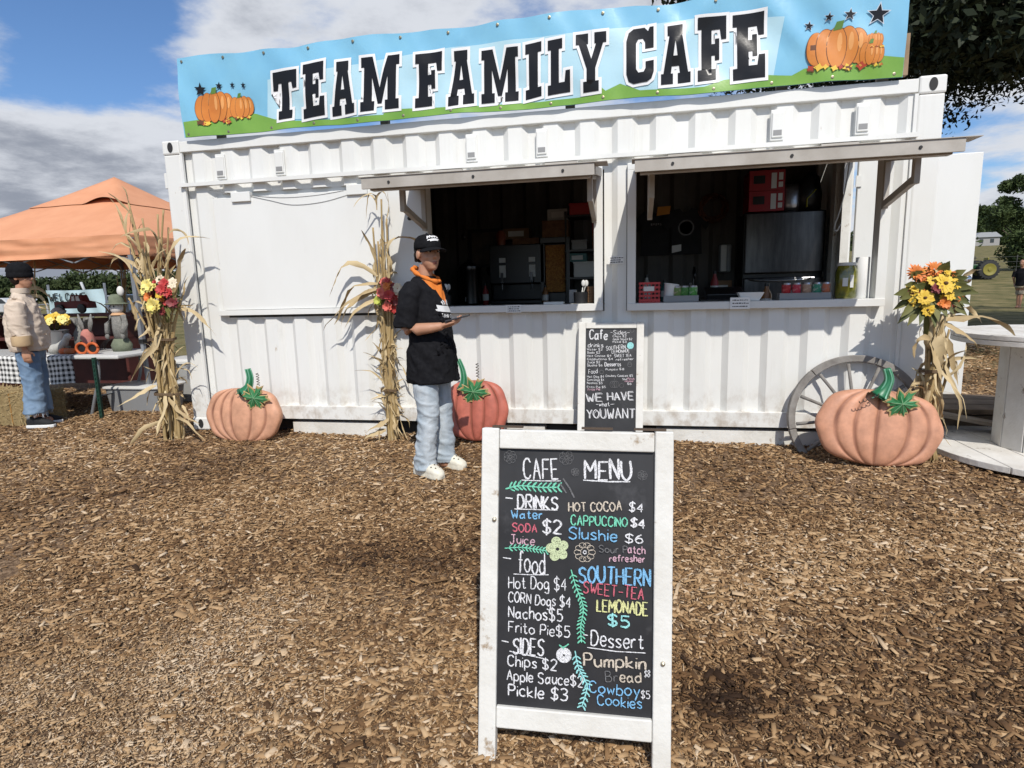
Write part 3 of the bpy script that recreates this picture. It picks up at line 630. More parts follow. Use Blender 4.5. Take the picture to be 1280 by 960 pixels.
# ------------------------------------------------------------------ chalk lettering
HW = {}
for ln in '''A 0,0 3,10 6,0|1,4 5,4
B 0,0 0,10|~0,10 4,10 5,7.5 3,5.3 0,5|~0,5 5,5 6,2.5 4,0 0,0
C ~6,8 4,10 1,9 0,5 1,1 4,0 6,2
D 0,0 0,10|~0,10 4,9.5 6,5 4,.5 0,0
E 5.5,10 0,10 0,0 5.5,0|0,5 4.5,5
F 5.5,10 0,10 0,0|0,5 4.5,5
G ~6,8 4,10 1,9 0,5 1,1 4,0 6,2|6,2 6,4.5 3.5,4.5
H 0,0 0,10|6,0 6,10|0,5 6,5
I 0,0 0,10
J ~4,10 4,3 3,0 1,0 0,2|1,10 6,10
K 0,0 0,10|5,10 0,4 6,0
L 0,10 0,0 5,0
M 0,0 0,10 3.5,4 7,10 7,0
N 0,0 0,10 5.5,0 5.5,10
O ~3,10 0,7 0,3 3,0 6,3 6,7 3,10
P 0,0 0,10|~0,10 4,10 5.5,7.5 4,5 0,5
R 0,0 0,10|~0,10 4,10 5.5,7.5 4,5 0,5|2,5 6,0
S ~6,8.5 3.5,10 .5,8.5 1,6 5,4 5.5,1.5 3,0 0,1.5
T 3,0 3,10|0,10 6,10
U ~0,10 0,3 3,0 6,3 6,10
V 0,10 3,0 6,10
W 0,10 1.7,0 3.5,6 5.3,0 7,10
Y 0,10 3,5 6,10|3,5 3,0
a ~4.4,4.6 2.6,6 .4,4.3 .3,1.4 2,.1 4.4,2|4.6,6.6 4.6,1 5.6,0
b 0,10 0,0|~0,5 2.5,6.3 5,4 4.5,1 2.5,0 0,1
c ~4.5,5 2.5,6.3 0,4.5 .3,1.3 2.5,0 4.7,1
d 5,10 5,0|~5,5 2.5,6.3 0,4 .5,1 2.5,0 5,1.5
e ~0,3.3 4.5,3.5 4,6 1.5,6.2 0,3.5 1,.6 3,0 4.8,1.2
f ~4.5,9 3,10 2,8.5 2,0|0,6 4,6
g ~5,5 2.5,6.3 0,4 .7,1 3,.5 5,2.5|~5,6 5,-2 3,-3.5 .5,-2.5
h 0,10 0,0|~0,4 2,6.2 4.3,5 4.5,0
i 0,0 0,6|0,8.3 0,9
k 0,10 0,0|4,6 0,2.5 4.5,0
l 0,10 0,0
m 0,6 0,0|~0,4.5 1.7,6.2 3,5 3,0|~3,4.5 4.7,6.2 6,5 6,0
n 0,6 0,0|~0,4 2,6.2 4,5 4.2,0
o ~2.5,6.2 0,4.5 0,1.7 2.5,0 5,1.7 5,4.5 2.5,6.2
p 0,6 0,-3.5|~0,5 2.5,6.3 5,4 4.5,1 2.5,0 0,1
r 0,6 0,0|~0,3.5 1.5,6 3.5,5.8
s ~4.3,5.2 2.2,6.3 .3,5 2,3.4 4.2,2 3,.2 0,.8
t ~2,9 2,1.5 3,0 4.5,.8|0,6 4,6
u ~0,6 0,2 2,0 4.3,2|4.5,6 4.5,0
v 0,6 2.5,0 5,6
w 0,6 1.5,0 3,5 4.5,0 6,6
y 0,6 2.5,1|5,6 1.5,-3.5
$ ~6,8.5 3.5,10 .5,8.5 1,6 5,4 5.5,1.5 3,0 0,1.5|3,11.5 3,-1.5
0 ~3,10 0,7 0,3 3,0 6,3 6,7 3,10
1 1,8 3,10 3,0
2 ~0,8 2.5,10 5.5,8.5 5,5.5 0,0|0,0 6,0
3 ~0,9 3,10 5.3,8 4,5.5 2,5.2|~2,5.2 5.5,4 5,1 2.5,0 0,1
4 4.5,0 4.5,10 0,3.5 6,3.5
5 5.5,10 .7,10 .5,5.6|~.5,5.6 3.5,6.3 5.7,3.5 4,.3 0,.8
6 ~4.5,10 1,6.5 0,2.5 2.5,0 5.2,2 4.5,5 2,5.5 0,3
8 ~3,5.3 .5,7.5 3,10 5.5,7.5 3,5.3 0,2.7 3,0 6,2.7 3,5.3
- 0,5 5,5
. 0,0 .5,.3'''.split('\n'):
    ch, body = ln.split(' ', 1); strokes = []
    for s in body.split('|'):
        sm = s.startswith('~'); pts = [tuple(float(q) for q in p.split(',')) for p in s.lstrip('~').split()]
        if sm: pts = [(q.x, q.y) for q in spline([V((a, b, 0)) for a, b in pts], 5)]
        strokes.append(pts)
    HW[ch] = strokes
class Chalk:
    """strokes of chalk lying on a board plane (O, U, W)"""
    def __init__(s, O, U, W_, N_): s.O, s.U, s.W, s.N = O, U, W_, N_; s.mb = MB(); s.h = .0012; s.r = random.Random(5)
    def uv(s, px, py): d = onplane(px, py, s.O, s.N)-s.O; return d.dot(s.U), d.dot(s.W)
    def stroke(s, pts, w, mi):
        if len(pts) < 2: return
        # resample with a little tremble so that no two strokes are alike
        P = []
        for (a, b) in zip(pts, pts[1:]):
            n = max(1, int(math.hypot(b[0]-a[0], b[1]-a[1])/(w*1.6)))
            for k in range(n): P.append((a[0]+(b[0]-a[0])*k/n, a[1]+(b[1]-a[1])*k/n))
        P.append(pts[-1]); s.h += .000012; vs = []; fs = []
        for i, p in enumerate(P):
            a = P[max(i-1, 0)]; b = P[min(i+1, len(P)-1)]; d = V((b[0]-a[0], b[1]-a[1], 0))
            d = d.normalized() if d.length > 1e-9 else V((1, 0, 0)); ww = w*.5*s.r.uniform(.72, 1.15)
            if i in (0, len(P)-1): ww *= .7
            for sg in (-1, 1): q = (p[0]-d.y*sg*ww, p[1]+d.x*sg*ww); vs.append(s.O+s.U*q[0]+s.W*q[1]+s.N*s.h)
        for i in range(len(P)-1): fs.append((2*i, 2*i+2, 2*i+3, 2*i+1))
        s.mb.add(vs, fs, mi)
    def text(s, txt, x0, y0, x1, y1, cap, mi=0, w=None, jit=.03, passes=1):
        A = V((*s.uv(x0, y0), 0)); B = V((*s.uv(x1, y1), 0)); C = V((*s.uv(x0, y0-cap), 0)); H = (C-A).length; e = (B-A); Lw = e.length; e.normalize(); up = V((-e.y, e.x, 0))
        adv = []; tot = 0
        for ch in txt:
            if ch == ' ': adv.append(4.0); tot += 4.0; continue
            m = max(p[0] for st in HW[ch] for p in st); adv.append(m+2.1); tot += m+2.1
        tot -= 2.1; k = Lw/tot; x = 0; w = w or H*.13
        for ch, ad in zip(txt, adv):
            if ch != ' ':
                sh = s.r.uniform(-.6, .6); sc = s.r.uniform(.93, 1.08); dy = s.r.uniform(-.5, .5)
                for st in HW[ch]:
                    for _ in range(passes):
                        q = []
                        for (a, b) in st:
                            a2 = x+a+b*sh*.08+s.r.gauss(0, jit*2)+_*.5; b2 = b*sc+dy+s.r.gauss(0, jit*2)
                            p = A+e*(a2*k)+up*(b2*H/10); q.append((p.x, p.y))
                        s.stroke(q, w, mi)
            x += ad
    def line(s, pts, w, mi=0): s.stroke([s.uv(*p) for p in pts], w, mi)
    def garland(s, pts, sz, mi):
        P = [V((*s.uv(*p), 0)) for p in pts]; P = spline(P, 8); s.stroke([(p.x, p.y) for p in P], sz*.16, mi)
        acc = 0
        for a, b in zip(P, P[1:]):
            d = (b-a); acc += d.length
            if acc > sz*.42:
                acc = 0; d.normalize(); n = V((-d.y, d.x, 0))
                for sg in (-1, 1):
                    t = b+n*sg*sz*.5+d*sz*.45; s.stroke([(b.x, b.y), ((b.x+t.x)/2+n.x*sg*sz*.06, (b.y+t.y)/2+n.y*sg*sz*.06), (t.x, t.y)], sz*.2, mi)
    def ring(s, px, py, r, mi, w, n=18, turns=1.0, sq=1.0, a0=0):
        c = s.uv(px, py); q = abs(s.uv(px+r, py)[0]-c[0])
        s.stroke([(c[0]+q*math.cos(a0+2*math.pi*turns*k/n)*(1-.0*k), c[1]+q*sq*math.sin(a0+2*math.pi*turns*k/n)) for k in range(n+1)], w, mi)
def chalkmat(name, c):
    m = bpy.data.materials.new(name); m.use_nodes = True; N = m.node_tree.nodes; L = m.node_tree.links; b = N['Principled BSDF']; b.inputs['Roughness'].default_value = .9
    q = N.new('ShaderNodeTexNoise'); q.inputs['Scale'].default_value = 420; q.inputs['Detail'].default_value = 3; tc = N.new('ShaderNodeTexCoord'); L.new(tc.outputs['Object'], q.inputs[0])
    r = N.new('ShaderNodeMapRange'); r.inputs[1].default_value = .36; r.inputs[2].default_value = .56; L.new(q.outputs['Fac'], r.inputs[0])
    x = N.new('ShaderNodeMix'); x.data_type = 'RGBA'; L.new(r.outputs[0], x.inputs[0]); x.inputs[6].default_value = tuple(v*.35 for v in c)+(1,); x.inputs[7].default_value = (*c, 1); L.new(x.outputs[2], b.inputs['Base Color']); return m
CH = [chalkmat('chalk_white', (.80, .80, .82)), chalkmat('chalk_blue', (.22, .50, .78)), chalkmat('chalk_red', (.62, .14, .19)), chalkmat('chalk_green', (.20, .66, .46)), chalkmat('chalk_yellow', (.72, .72, .34)), chalkmat('chalk_pink', (.66, .42, .50)), chalkmat('chalk_beige', (.64, .56, .46)), chalkmat('chalk_cyan', (.34, .74, .74)), chalkmat('chalk_faint', (.16, .16, .165)), chalkmat('chalk_lime', (.58, .66, .40))]
WH, BL_, RD, GR, YE, PK, BG_, CY, FA, LI = range(10)
slate = mat('chalkboard_black', (.016, .016, .018), (.034, .034, .037), scale=4, rough=.55, spread=(.4, .75), spots=[((.085, .085, .09), 3.0, .56, .85), ((.07, .07, .075), 9, .6, .8)])
def board(name, label, cat, TL, TR, BL, BR, stile, toprail, botrail0, botrail1, thick=.04):
    """an A-frame board: TL, TR, BL, BR are the outer corners (world)"""
    O = BL; U = ((BR-BL)+(TR-TL)).normalized(); W_ = (((TL-BL)+(TR-BR))/2); H = W_.length; N_ = U.cross(W_).normalized(); N_ = N_ if N_.y < 0 else -N_
    W_ = N_.cross(U).normalized(); W_ = W_ if W_.z > 0 else -W_
    wd = ((BR-BL).length+(TR-TL).length)/2; ba = (BL+BR)/2
    t = thing(name, label, cat, ba)
    R = Matrix((U, -N_, W_)).transposed()
    def slab(u0, u1, w0, w1, d0=0.0, d1=thick, nm='rail', m=white_wood, bev=.004):
        f = MB(); f.box(O+U*((u0+u1)/2)+W_*((w0+w1)/2)-N_*((d0+d1)/2), (u1-u0, d1-d0, w1-w0), R); return f.build(nm, m, t, bevel=bev)
    slab(0, stile, 0, H, nm='stile'); slab(wd-stile, wd, 0, H, nm='stile')
    slab(stile+.001, wd-stile-.001, H-toprail, H-.004, .001, nm='rail'); slab(stile+.001, wd-stile-.001, botrail0, botrail1, .001, nm='rail')
    slab(stile-.005, wd-stile+.005, botrail1-.01, H-toprail+.01, .014, .022, nm='chalkboard_panel', m=slate, bev=0)
    return t, O-N_*.014, U, W_, N_, H, wd, slab
def build_big_board():
    BL = gz(597, 957, -.125); BR = gz(840, 977, -.125)
    TL = at(608, 531, BL.y+.185); TR = at(846, 540, BR.y+.165)
    t, O, U, W_, N_, H, wd, slab = board('sandwich_board', 'large white framed A-board with the CAFE MENU in coloured chalk, in the foreground', 'menu board', TL, TR, BL, BR, .052, .06, .115, .178)
    # back leaf of the A-frame
    f = MB(); hb = O+W_*(H-.02)-N_*.035
    for u in (.0, wd-.052):
        a = hb+U*(u+.026); b = V((a.x, a.y+.42, -.09)); f.bar(a, b, .05, .035, U)
    a = hb+U*(wd/2)+V((0, .30, -.70)); f.bar(a-U*(wd/2-.03), a+U*(wd/2-.03), .05, .02)
    f.build('back_leaf', white_wood, t, bevel=.003)
    f = MB(); a = hb+V((0, .03, -.06)); b = V((a.x, a.y+.36, .02))
    f.add([a+U*.05, a+U*(wd-.05), b+U*(wd-.05), b+U*.05], [(0, 1, 2, 3)]); f.build('back_panel', slate, t)
    h = MB()
    for u in (.03, wd*.53, wd-.11): h.box(O+U*(u+.045)+W_*(H+.004)-N_*.01, (.09, .03, .006), Matrix((U, -N_, W_)).transposed())
    h.build('hinge', mat('rusty_hinge', (.10, .07, .05), rough=.6, metal=.6), t)
    
    for q in ((619, 648), (828, 827)): kx = onplane(*q, O, N_); k = MB(); k.lathe([(.007, 0), (.006, .005), (0.001, .008)], kx+N_*.0142, 12, U, W_, N_); k.build('stud', mat('brass_stud', (.5, .45, .35), rough=.4, metal=.8), t)
    c = Chalk(O, U, W_, N_); T = c.text; wS = .0036
    T('CAFE', 655, 599, 698, 598, 24, WH, .0052); T('MENU', 731, 599, 789, 599, 24, WH, .0052, passes=2)
    c.line([(652, 600), (676, 601), (701, 601)], .003); c.line([(729, 600), (760, 602), (788, 602)], .004)
    c.garland([(632, 611), (650, 607), (675, 609), (697, 609)], .028, GR)
    c.line([(632, 622), (641, 623)], .005); T('DRINKS', 647, 635, 697, 637, 16, WH, .0048, passes=2); c.line([(643, 636), (697, 637.5)], .003)
    T('Water', 640, 648, 678, 648, 10, BL_, .0042); T('SODA', 641, 664, 671, 665, 10, RD, .0042); T('$2', 678, 666, 701, 668, 17, WH, .0044, passes=2); T('Juice', 638, 679, 668, 681, 11, PK, .0034)
    c.garland([(631, 685), (650, 684), (668, 686), (682, 688)], .020, GR)
    for k in range(5):
        a = k*1.257+.5
        for r_ in (1, 1.8, 2.6, 3.4, 4.2, 5, 5.8): c.ring(697+8.5*math.cos(a), 686-9.5*math.sin(a), r_, LI, .0022, 12)
    c.ring(697, 686, 3, LI, .004, 10)
    for k in range(10):
        a = k*.628; c.ring(731+9*math.cos(a), 690-9*math.sin(a), 4.3, BG_, .0017, 12, 1, .75)
    c.ring(731, 690, 2, WH, .003, 8)
    for (qx, qy, r_) in ((638, 571, 8), (708, 572, 9), (803, 594, 6), (719, 590, 5)):
        for k in range(7): c.ring(qx+r_*.6*math.cos(k*.9), qy+r_*.6*math.sin(k*.9), r_*.42, FA, .0014, 10)
    c.line([(704, 598), (712, 610), (718, 622)], .006, FA); c.line([(700, 604), (708, 616)], .005, FA)
    c.line([(629, 696.5), (639, 698)], .004); T('food', 648, 715, 681, 717, 25, WH, .0046); c.line([(642, 717), (664, 718), (686, 718)], .003)
    T('Hot Dog $4', 636, 734, 708, 738, 15, WH, wS); T('CORN Dogs $4', 636, 752, 713, 759, 13, WH, wS); T('Nachos$5', 636, 771, 703, 777, 14, WH, .0042); T('Frito Pie$5', 636, 789, 712, 796, 13, WH, wS)
    c.line([(627.5, 800), (636, 802)], .004); T('SIDES', 641, 816, 679, 820, 20, WH, .0044, passes=2); c.line([(637, 813), (660, 818), (682, 823)], .003)
    T('Chips $2', 635, 831, 696, 837, 13, WH, .0042); T('Apple Sauce$2', 634, 849, 729, 858, 13, WH, .0040); T('Pickle $3', 636, 868, 709, 875, 14, WH, .0046)
    for r_ in (9, 7.6, 6.2, 4.8, 3.4, 2): c.ring(705, 818, r_, WH, .0034, 16, 1, 1.0)
    c.line([(704, 807), (705, 811)], .004, GR); c.line([(699, 805), (704, 809), (711, 804)], .0045, GR)
    T('HOT COCOA', 711, 639, 777, 638, 11, BG_, .0042); T('$4', 786, 638, 803, 640, 11, WH, .0042)
    T('CAPPUCCINO', 714, 656, 784, 658, 12, GR, .0042); T('$4', 788, 658, 805, 660, 11, WH, .0044, passes=2)
    T('Slushie', 711, 673, 771, 676, 14, BL_, .0044); T('$6', 781, 677, 803, 679, 11, WH, .004)
    T('Sour P', 749, 690, 784, 691, 9, FA, .003); T('atch', 785, 691, 806, 692, 10, PK, .0034); T('refresher', 762, 701, 806, 702, 8, PK, .0034)
    T('SOUTHERN', 724, 727, 812, 732, 20, BL_, .0052, passes=2); T('SWEET-TEA', 729, 740, 804, 749, 14, RD, .0042); T('LEMONADE', 746, 763, 809, 768, 15, YE, .0044, passes=2); T('$5', 760, 781, 786, 783, 13, CY, .006)
    c.line([(729, 792), (735, 793)], .0036); T('Dessert', 739, 806, 804, 810, 18, WH, .0044); c.line([(734, 808), (770, 813), (807, 815)], .003)
    T('Pumpkin', 730, 831, 806, 835, 15, BG_, .0040, passes=2); T('Br', 757, 850, 772, 851, 12, FA, .003); T('ead', 775, 851, 801, 852, 13, BG_, .0042); T('$8', 805, 844, 812, 845, 8, WH, .002)
    T('Cowboy', 737, 864, 799, 869, 14, BL_, .0040); T('$5', 801, 871, 812, 872, 9, WH, .0026); T('Cookies', 747, 879, 802, 884, 13, BL_, .0038)
    c.garland([(714, 711), (720, 732), (728, 752), (729, 765), (726, 782), (727, 802)], .022, GR)
    c.garland([(719, 812), (723, 832), (731, 848), (734, 858), (728, 880)], .024, CY)
    c.mb.build('chalk_writing', CH, t)
build_big_board()
def build_small_board():
    TL = at(723, 402, -.045); TR = at(804, 402, -.045); BL = V((TL.x-.004, -.23, .0)); BR = V((TR.x+.004, -.23, .0))
    t, O, U, W_, N_, H, wd, slab = board('chalkboard', 'smaller chipped white framed menu chalkboard leaning on the container between the windows', 'menu board', TL, TR, BL, BR, .055, .05, .05, .11)
    h = MB(); h.box(O+U*(wd/2)+W_*.085+N_*.018, (.03, .01, .012), Matrix((U, -N_, W_)).transposed()); h.build('latch', MATS['rusty_hinge'], t)
    c = Chalk(O, U, W_, N_); T = c.text; tn = .0026
    T('Cafe', 737, 424, 759, 424, 11, WH, .010); T('-Sides-', 763, 418, 787, 418, 5, WH, .004); c.ring(790, 413, 2.5, FA, .004)
    for y, s in ((421.5, 'Chips $2'), (425, 'Apple Sauce $2'), (428.5, 'Pickle $3')): T(s, 766, y, 790 if len(s) > 10 else 783, y, 2.4, WH, tn)
    T('drinks', 735, 434, 754, 434, 5, WH, .005); T('SOUTHERN', 758, 438, 782, 436, 5, WH, .004); T('LEMONADE', 765, 442, 787, 440, 4, WH, .004)
    for r_ in (3.8, 3, 2.2, 1.4, .6): c.ring(788, 432, r_, CY, .007, 14)
    for y, s, x1 in ((438, 'Water $2', 753), (442, 'Soda $2', 750), (446, 'Hot Cocoa $4', 764), (450, 'Cappuccino $4', 766), (454, 'Juice $2', 750), (458, 'Slushie $6', 753)): T(s, 734, y, x1, y, 2.6, WH, .0028)
    T('SWEET TEA', 768, 446.5, 789, 446, 3.6, WH, .0034); T('refresher', 770, 451, 792, 450, 2.8, WH, .003)
    T('Desserts', 756, 458, 776, 457.5, 4.6, WH, .0052); c.ring(787, 456, 2.6, FA, .004); c.ring(787, 454, 2, FA, .003)
    T('Food', 736, 467, 747, 466.5, 5.4, WH, .0034); c.ring(752, 465, 2.4, FA, .004)
    for y, s, x0, x1 in ((463, 'Pumpkin', 757, 772), (462.6, '$8', 774, 780), (471, 'Cowboy Cookies $5', 757, 791), (472, 'Hot Dog $4', 734, 755), (476, 'Corn Dogs $4', 734, 755), (480, 'Nachos $5', 734, 753), (485, 'Frito Pie $5', 734, 757)): T(s, x0, y, x1, y, 2.6, WH, tn)
    T('Frito Pie', 735, 488.5, 750, 488, 3, PK, .003); T('Sour', 778, 475, 784, 475, 2.6, WH, tn); T('Patch', 784.5, 475, 793, 475, 2.8, PK, tn); T('refresher', 781, 477.5, 792, 477.5, 2, PK, tn); T('$6', 784, 481, 789, 481, 2.6, WH, tn)
    for q in (0, 2.4, -2.4): c.ring(768+q, 480.5, 3.2, FA, .003, 14, 1, 1.3)
    c.ring(777, 482, 2.6, FA, .003); c.line([(768, 476), (768, 473)], .003, FA)
    for s, x0, x1, y0, y1, cap in (('WE', 733, 752, 502, 501.5, 10), ('HAVE', 759, 791, 500.5, 499.5, 10), ('YOU', 733.5, 757, 522.5, 522.5, 11), ('WANT', 759, 793, 523, 522.5, 12)):
        T(s, x0, y0, x1, y1, cap, WH, .0042, .01, 2); T(s, x0+1.4, y0+.2, x1+1.4, y1+.2, cap-1.2, WH, .0034, .01)
    T('what', 749, 508, 762, 507.5, 5, WH, .005); c.line([(745, 505.5), (748, 505.5)], .004); c.line([(763, 505.5), (768, 505)], .004)
    c.mb.build('chalk_writing', CH, t)
build_small_board()
# ------------------------------------------------------------------ pumpkin yard ornaments
def groove_mat():
    m = bpy.data.materials.new('terracotta_pumpkin_paint'); m.use_nodes = True; N = m.node_tree.nodes; L = m.node_tree.links; b = N['Principled BSDF']; b.inputs['Roughness'].default_value = .55
    tc = N.new('ShaderNodeTexCoord'); q = N.new('ShaderNodeTexNoise'); q.inputs['Scale'].default_value = 9; q.inputs['Detail'].default_value = 8; q.inputs['Roughness'].default_value = .65; L.new(tc.outputs['Object'], q.inputs[0])
    oi = N.new('ShaderNodeAttribute'); oi.attribute_type = 'OBJECT'; oi.attribute_name = 'reddish'
    c0 = N.new('ShaderNodeMix'); c0.data_type = 'RGBA'; L.new(oi.outputs['Fac'], c0.inputs[0]); c0.inputs[6].default_value = (.60, .31, .19, 1); c0.inputs[7].default_value = (.48, .135, .092, 1)
    r = N.new('ShaderNodeMapRange'); r.inputs[1].default_value = .35; r.inputs[2].default_value = .7; r.inputs[3].default_value = .74; r.inputs[4].default_value = 1.14; L.new(q.outputs['Fac'], r.inputs[0])
    mu = N.new('ShaderNodeMix'); mu.data_type = 'RGBA'; mu.blend_type = 'MULTIPLY'; mu.inputs[0].default_value = 1; L.new(c0.outputs[2], mu.inputs[6]); L.new(r.outputs[0], mu.inputs[7])
    a = N.new('ShaderNodeAttribute'); a.attribute_name = 'line'; x = N.new('ShaderNodeMix'); x.data_type = 'RGBA'; L.new(a.outputs['Fac'], x.inputs[0]); L.new(mu.outputs[2], x.inputs[6]); x.inputs[7].default_value = (.15, .05, .026, 1)
    L.new(x.outputs[2], b.inputs['Base Color'])
    bp = N.new('ShaderNodeBump'); bp.inputs['Strength'].default_value = .12; bp.inputs['Distance'].default_value = .01; L.new(q.outputs['Fac'], bp.inputs['Height']); L.new(bp.outputs[0], b.inputs['Normal']); return m
PM = groove_mat()
stemg = mat('painted_green', (.016, .15, .062), (.05, .22, .11), scale=14, rough=.4, spread=(.45, .7)); leafg = mat('painted_leaf_green', (.02, .16, .05), (.07, .26, .11), scale=20, rough=.4); tan = mat('leaf_edge_gold', (.46, .33, .15), rough=.6); wire = mat('tendril_wire', (.05, .035, .025), rough=.6)
def pumpkin(label, L_, R_, T_, B_, Y, roll, ribs, reddish, stem, leafc, leafr, thick=.065, lean=.12):
    l = at(*L_, Y); r = at(*R_, Y); tp = at(*T_, Y); bt = at(*B_, Y)
    cx = (l.x+r.x)/2; a = (r.x-l.x)/2; cz = (tp.z+bt.z)/2; h = (tp.z-bt.z)/2
    t = thing('pumpkin_ornament', label, 'pumpkin', (cx, Y, bt.z), 'painted pumpkin ornaments leaning on the container')
    Rm = Matrix.Rotation(roll, 3, 'Y'); tl = Matrix.Rotation(-lean, 3, 'X')
    def put(u, v, d): return V((cx, Y, cz))+tl@(Rm@V((u, 0, v))+V((0, -d, 0)))
    NT, NR = 380, 64; vs = []; ln = []; fs = []
    def outline(th):
        c, s = math.cos(th), math.sin(th); k = abs(s)
        rr = 1/((abs(c)**2.35+abs(s)**2.35)**(1/2.35))
        rr *= 1+.018*math.cos(8*th)-.06*math.exp(-((th-math.pi/2)/.28)**2)-.04*math.exp(-((th-1.5*math.pi)/.35)**2)
        return a*rr*c, h*rr*s
    for j in range(NR+1):
        ro = j/NR
        for i in range(NT):
            th = 2*math.pi*i/NT; ou, ov = outline(th); u, v = ou*ro, ov*ro
            dome = thick*(max(0, 1-ro**3.2))**.5
            sn = u/(a*max(.08, math.sqrt(max(1e-4, 1-min(.995, (v/h)**2)))))
            g = 0
            for k in ribs: g = max(g, math.exp(-((sn-k)/.032)**2))
            wide = sum(math.exp(-((sn-k)/.11)**2) for k in ribs); fade = 1-smst(abs(v)/h, .93, 1.0)
            vs.append(put(u, v, dome-.012*wide*(1-ro**8)-.008*g*(1-ro**8)))
            ln.append(min(1, g*1.25)*fade*(.6+.4*noise.noise(V((u*9, v*9, 1)))))
    for j in range(NR):
        for i in range(NT): fs.append((j*NT+i, (j+1)*NT+i, (j+1)*NT+(i+1) % NT, j*NT+(i+1) % NT))
    o = len(vs)
    for i in range(NT): vs.append(put(*[q*.97 for q in outline(2*math.pi*i/NT)], -.045)); ln.append(0)
    for i in range(NT): fs.append((NR*NT+i, o+i, o+(i+1) % NT, NR*NT+(i+1) % NT))
    fs.append(tuple(o+i for i in range(NT)))
    f = MB(); f.add(vs, fs); b = f.build('body', PM, t, 60); b['reddish'] = float(reddish)
    at_ = b.data.attributes.new('line', 'FLOAT', 'POINT'); at_.data.foreach_set('value', ln)
    b.data.polygons.foreach_set('use_smooth', [True]*len(b.data.polygons))
    # stem
    P = [at(*q, Y-.03) for q in stem]; sp = spline(P, 5); n = len(sp); f = MB(); rad = [a*(.10*math.exp(-(i/(n-1))*5)+.085-.025*(i/(n-1))) for i in range(n)]
    f.tube(sp, rad, 14)
    s = f.build('stem', stemg, t, 180)
    f = MB()
    for k in range(5):
        an = k*1.257; f.tube([p+V((math.cos(an)*r_*.95, -abs(math.sin(an))*r_*.95-.002, 0)) for p, r_ in zip(sp, rad)], .006*a/.36, 5)
    f.build('ridge', mat('stem_ridge', (.13, .34, .22), rough=.4), s, 180)
    # maple leaf
    c = at(*leafc, Y-thick*.9); s_ = .96*abs(at(leafc[0]+leafr, leafc[1], Y-thick*.9).x-c.x)
    shp = [(-.02, -1.2), (.12, -.85), (.3, -.9), (.22, -.45), (.5, -.72), (.62, -.62), (1.1, -.62), (.92, -.34), (1.08, -.2), (.48, .0), (.75, .12), (.80, .34), (1.15, .62), (.72, .60), (.62, .80), (.22, .36), (.26, .62), (.0, 1.15), (-.22, .62), (-.24, .34), (-.6, .74), (-.66, .52), (-1.1, .45), (-.82, .22), (-.86, .02), (-.42, -.06), (-.95, -.32), (-.80, -.44), (-.90, -.82), (-.55, -.72), (-.40, -.80), (-.22, -.45), (-.28, -.88), (-.13, -.85)]
    U = V((math.cos(.3), 0, math.sin(.3))); W_ = V((-math.sin(.3), -.25, math.cos(.3))).normalized()
    f = MB(); f.prism([(x*s_*1.12, y*s_*1.12) for x, y in shp], c, U, W_, .012); lf = f.build('leaf', tan, t, bevel=.003)
    f = MB(); N_ = U.cross(W_).normalized(); k = len(shp); vs = [c+U*(x*s_*.93)+W_*(y*s_*.93)+N_*.0135 for x, y in shp]+[c+N_*.03]
    f.add(vs, [(i, (i+1) % k, k) for i in range(k)]); f.build('leaf_blade', leafg, lf)
    f = MB()
    for (x, y) in ((-.02, -.95), (.85, -.5), (.85, .45), (0, .85), (-.85, .35), (-.72, -.62)): f.bar(c+N_*.029, c+U*(x*s_*.8)+W_*(y*s_*.8)+N_*.017, .004, .004)
    f.build('vein', mat('leaf_vein', (.2, .38, .2), rough=.5), lf)
    return t, a, h, put
p1 = pumpkin('round terracotta painted pumpkin with green stem at the left end of the container', (259, 515), (350, 515), (305, 484), (305, 553), -.24, 0, (-.78, -.52, -.25, .3, .68), .0, [(305, 492), (311, 483), (313, 472), (310, 461)], (319, 496), 14)
f = MB(); c0 = at(323, 482, -.2); f.tube([c0+V((.011*math.cos(k*.8), .011*math.sin(k*.8), k*.0028)) for k in range(40)], .003, 5); f.build('tendril', wire, p1[0], 180)
p2 = pumpkin('redder painted pumpkin standing behind the man in the black shirt', (556, 515), (635, 515), (600, 474), (600, 551), -.16, 0, (-.6, -.1, .30, .72), 1.0, [(578, 486), (580, 474), (578, 461), (573, 449)], (592, 488), 16)
f = MB(); c0 = at(597, 472, -.16); f.tube([c0+V((.011*math.cos(k*.8), .011*math.sin(k*.8), k*.003)) for k in range(40)], .003, 5); f.build('tendril', wire, p2[0], 180)
p3 = pumpkin('widest painted pumpkin tilted against the wagon wheel', (1020, 525), (1178, 540), (1098, 486), (1098, 582), -.40, .10, (-.72, -.42, -.08, .42, .74), .12, [(1098, 497), (1106, 486), (1111, 474), (1108, 461)], (1126, 503), 20, .08, .16)
f = MB(); c0 = at(1072, 503, -.50); f.tube([c0+V((.006*math.cos(k*1.0)+k*.0036, -.012, .010*math.sin(k*1.0)+k*.0016)) for k in range(36)], .003, 5); f.build('tendril', wire, p3[0], 180)
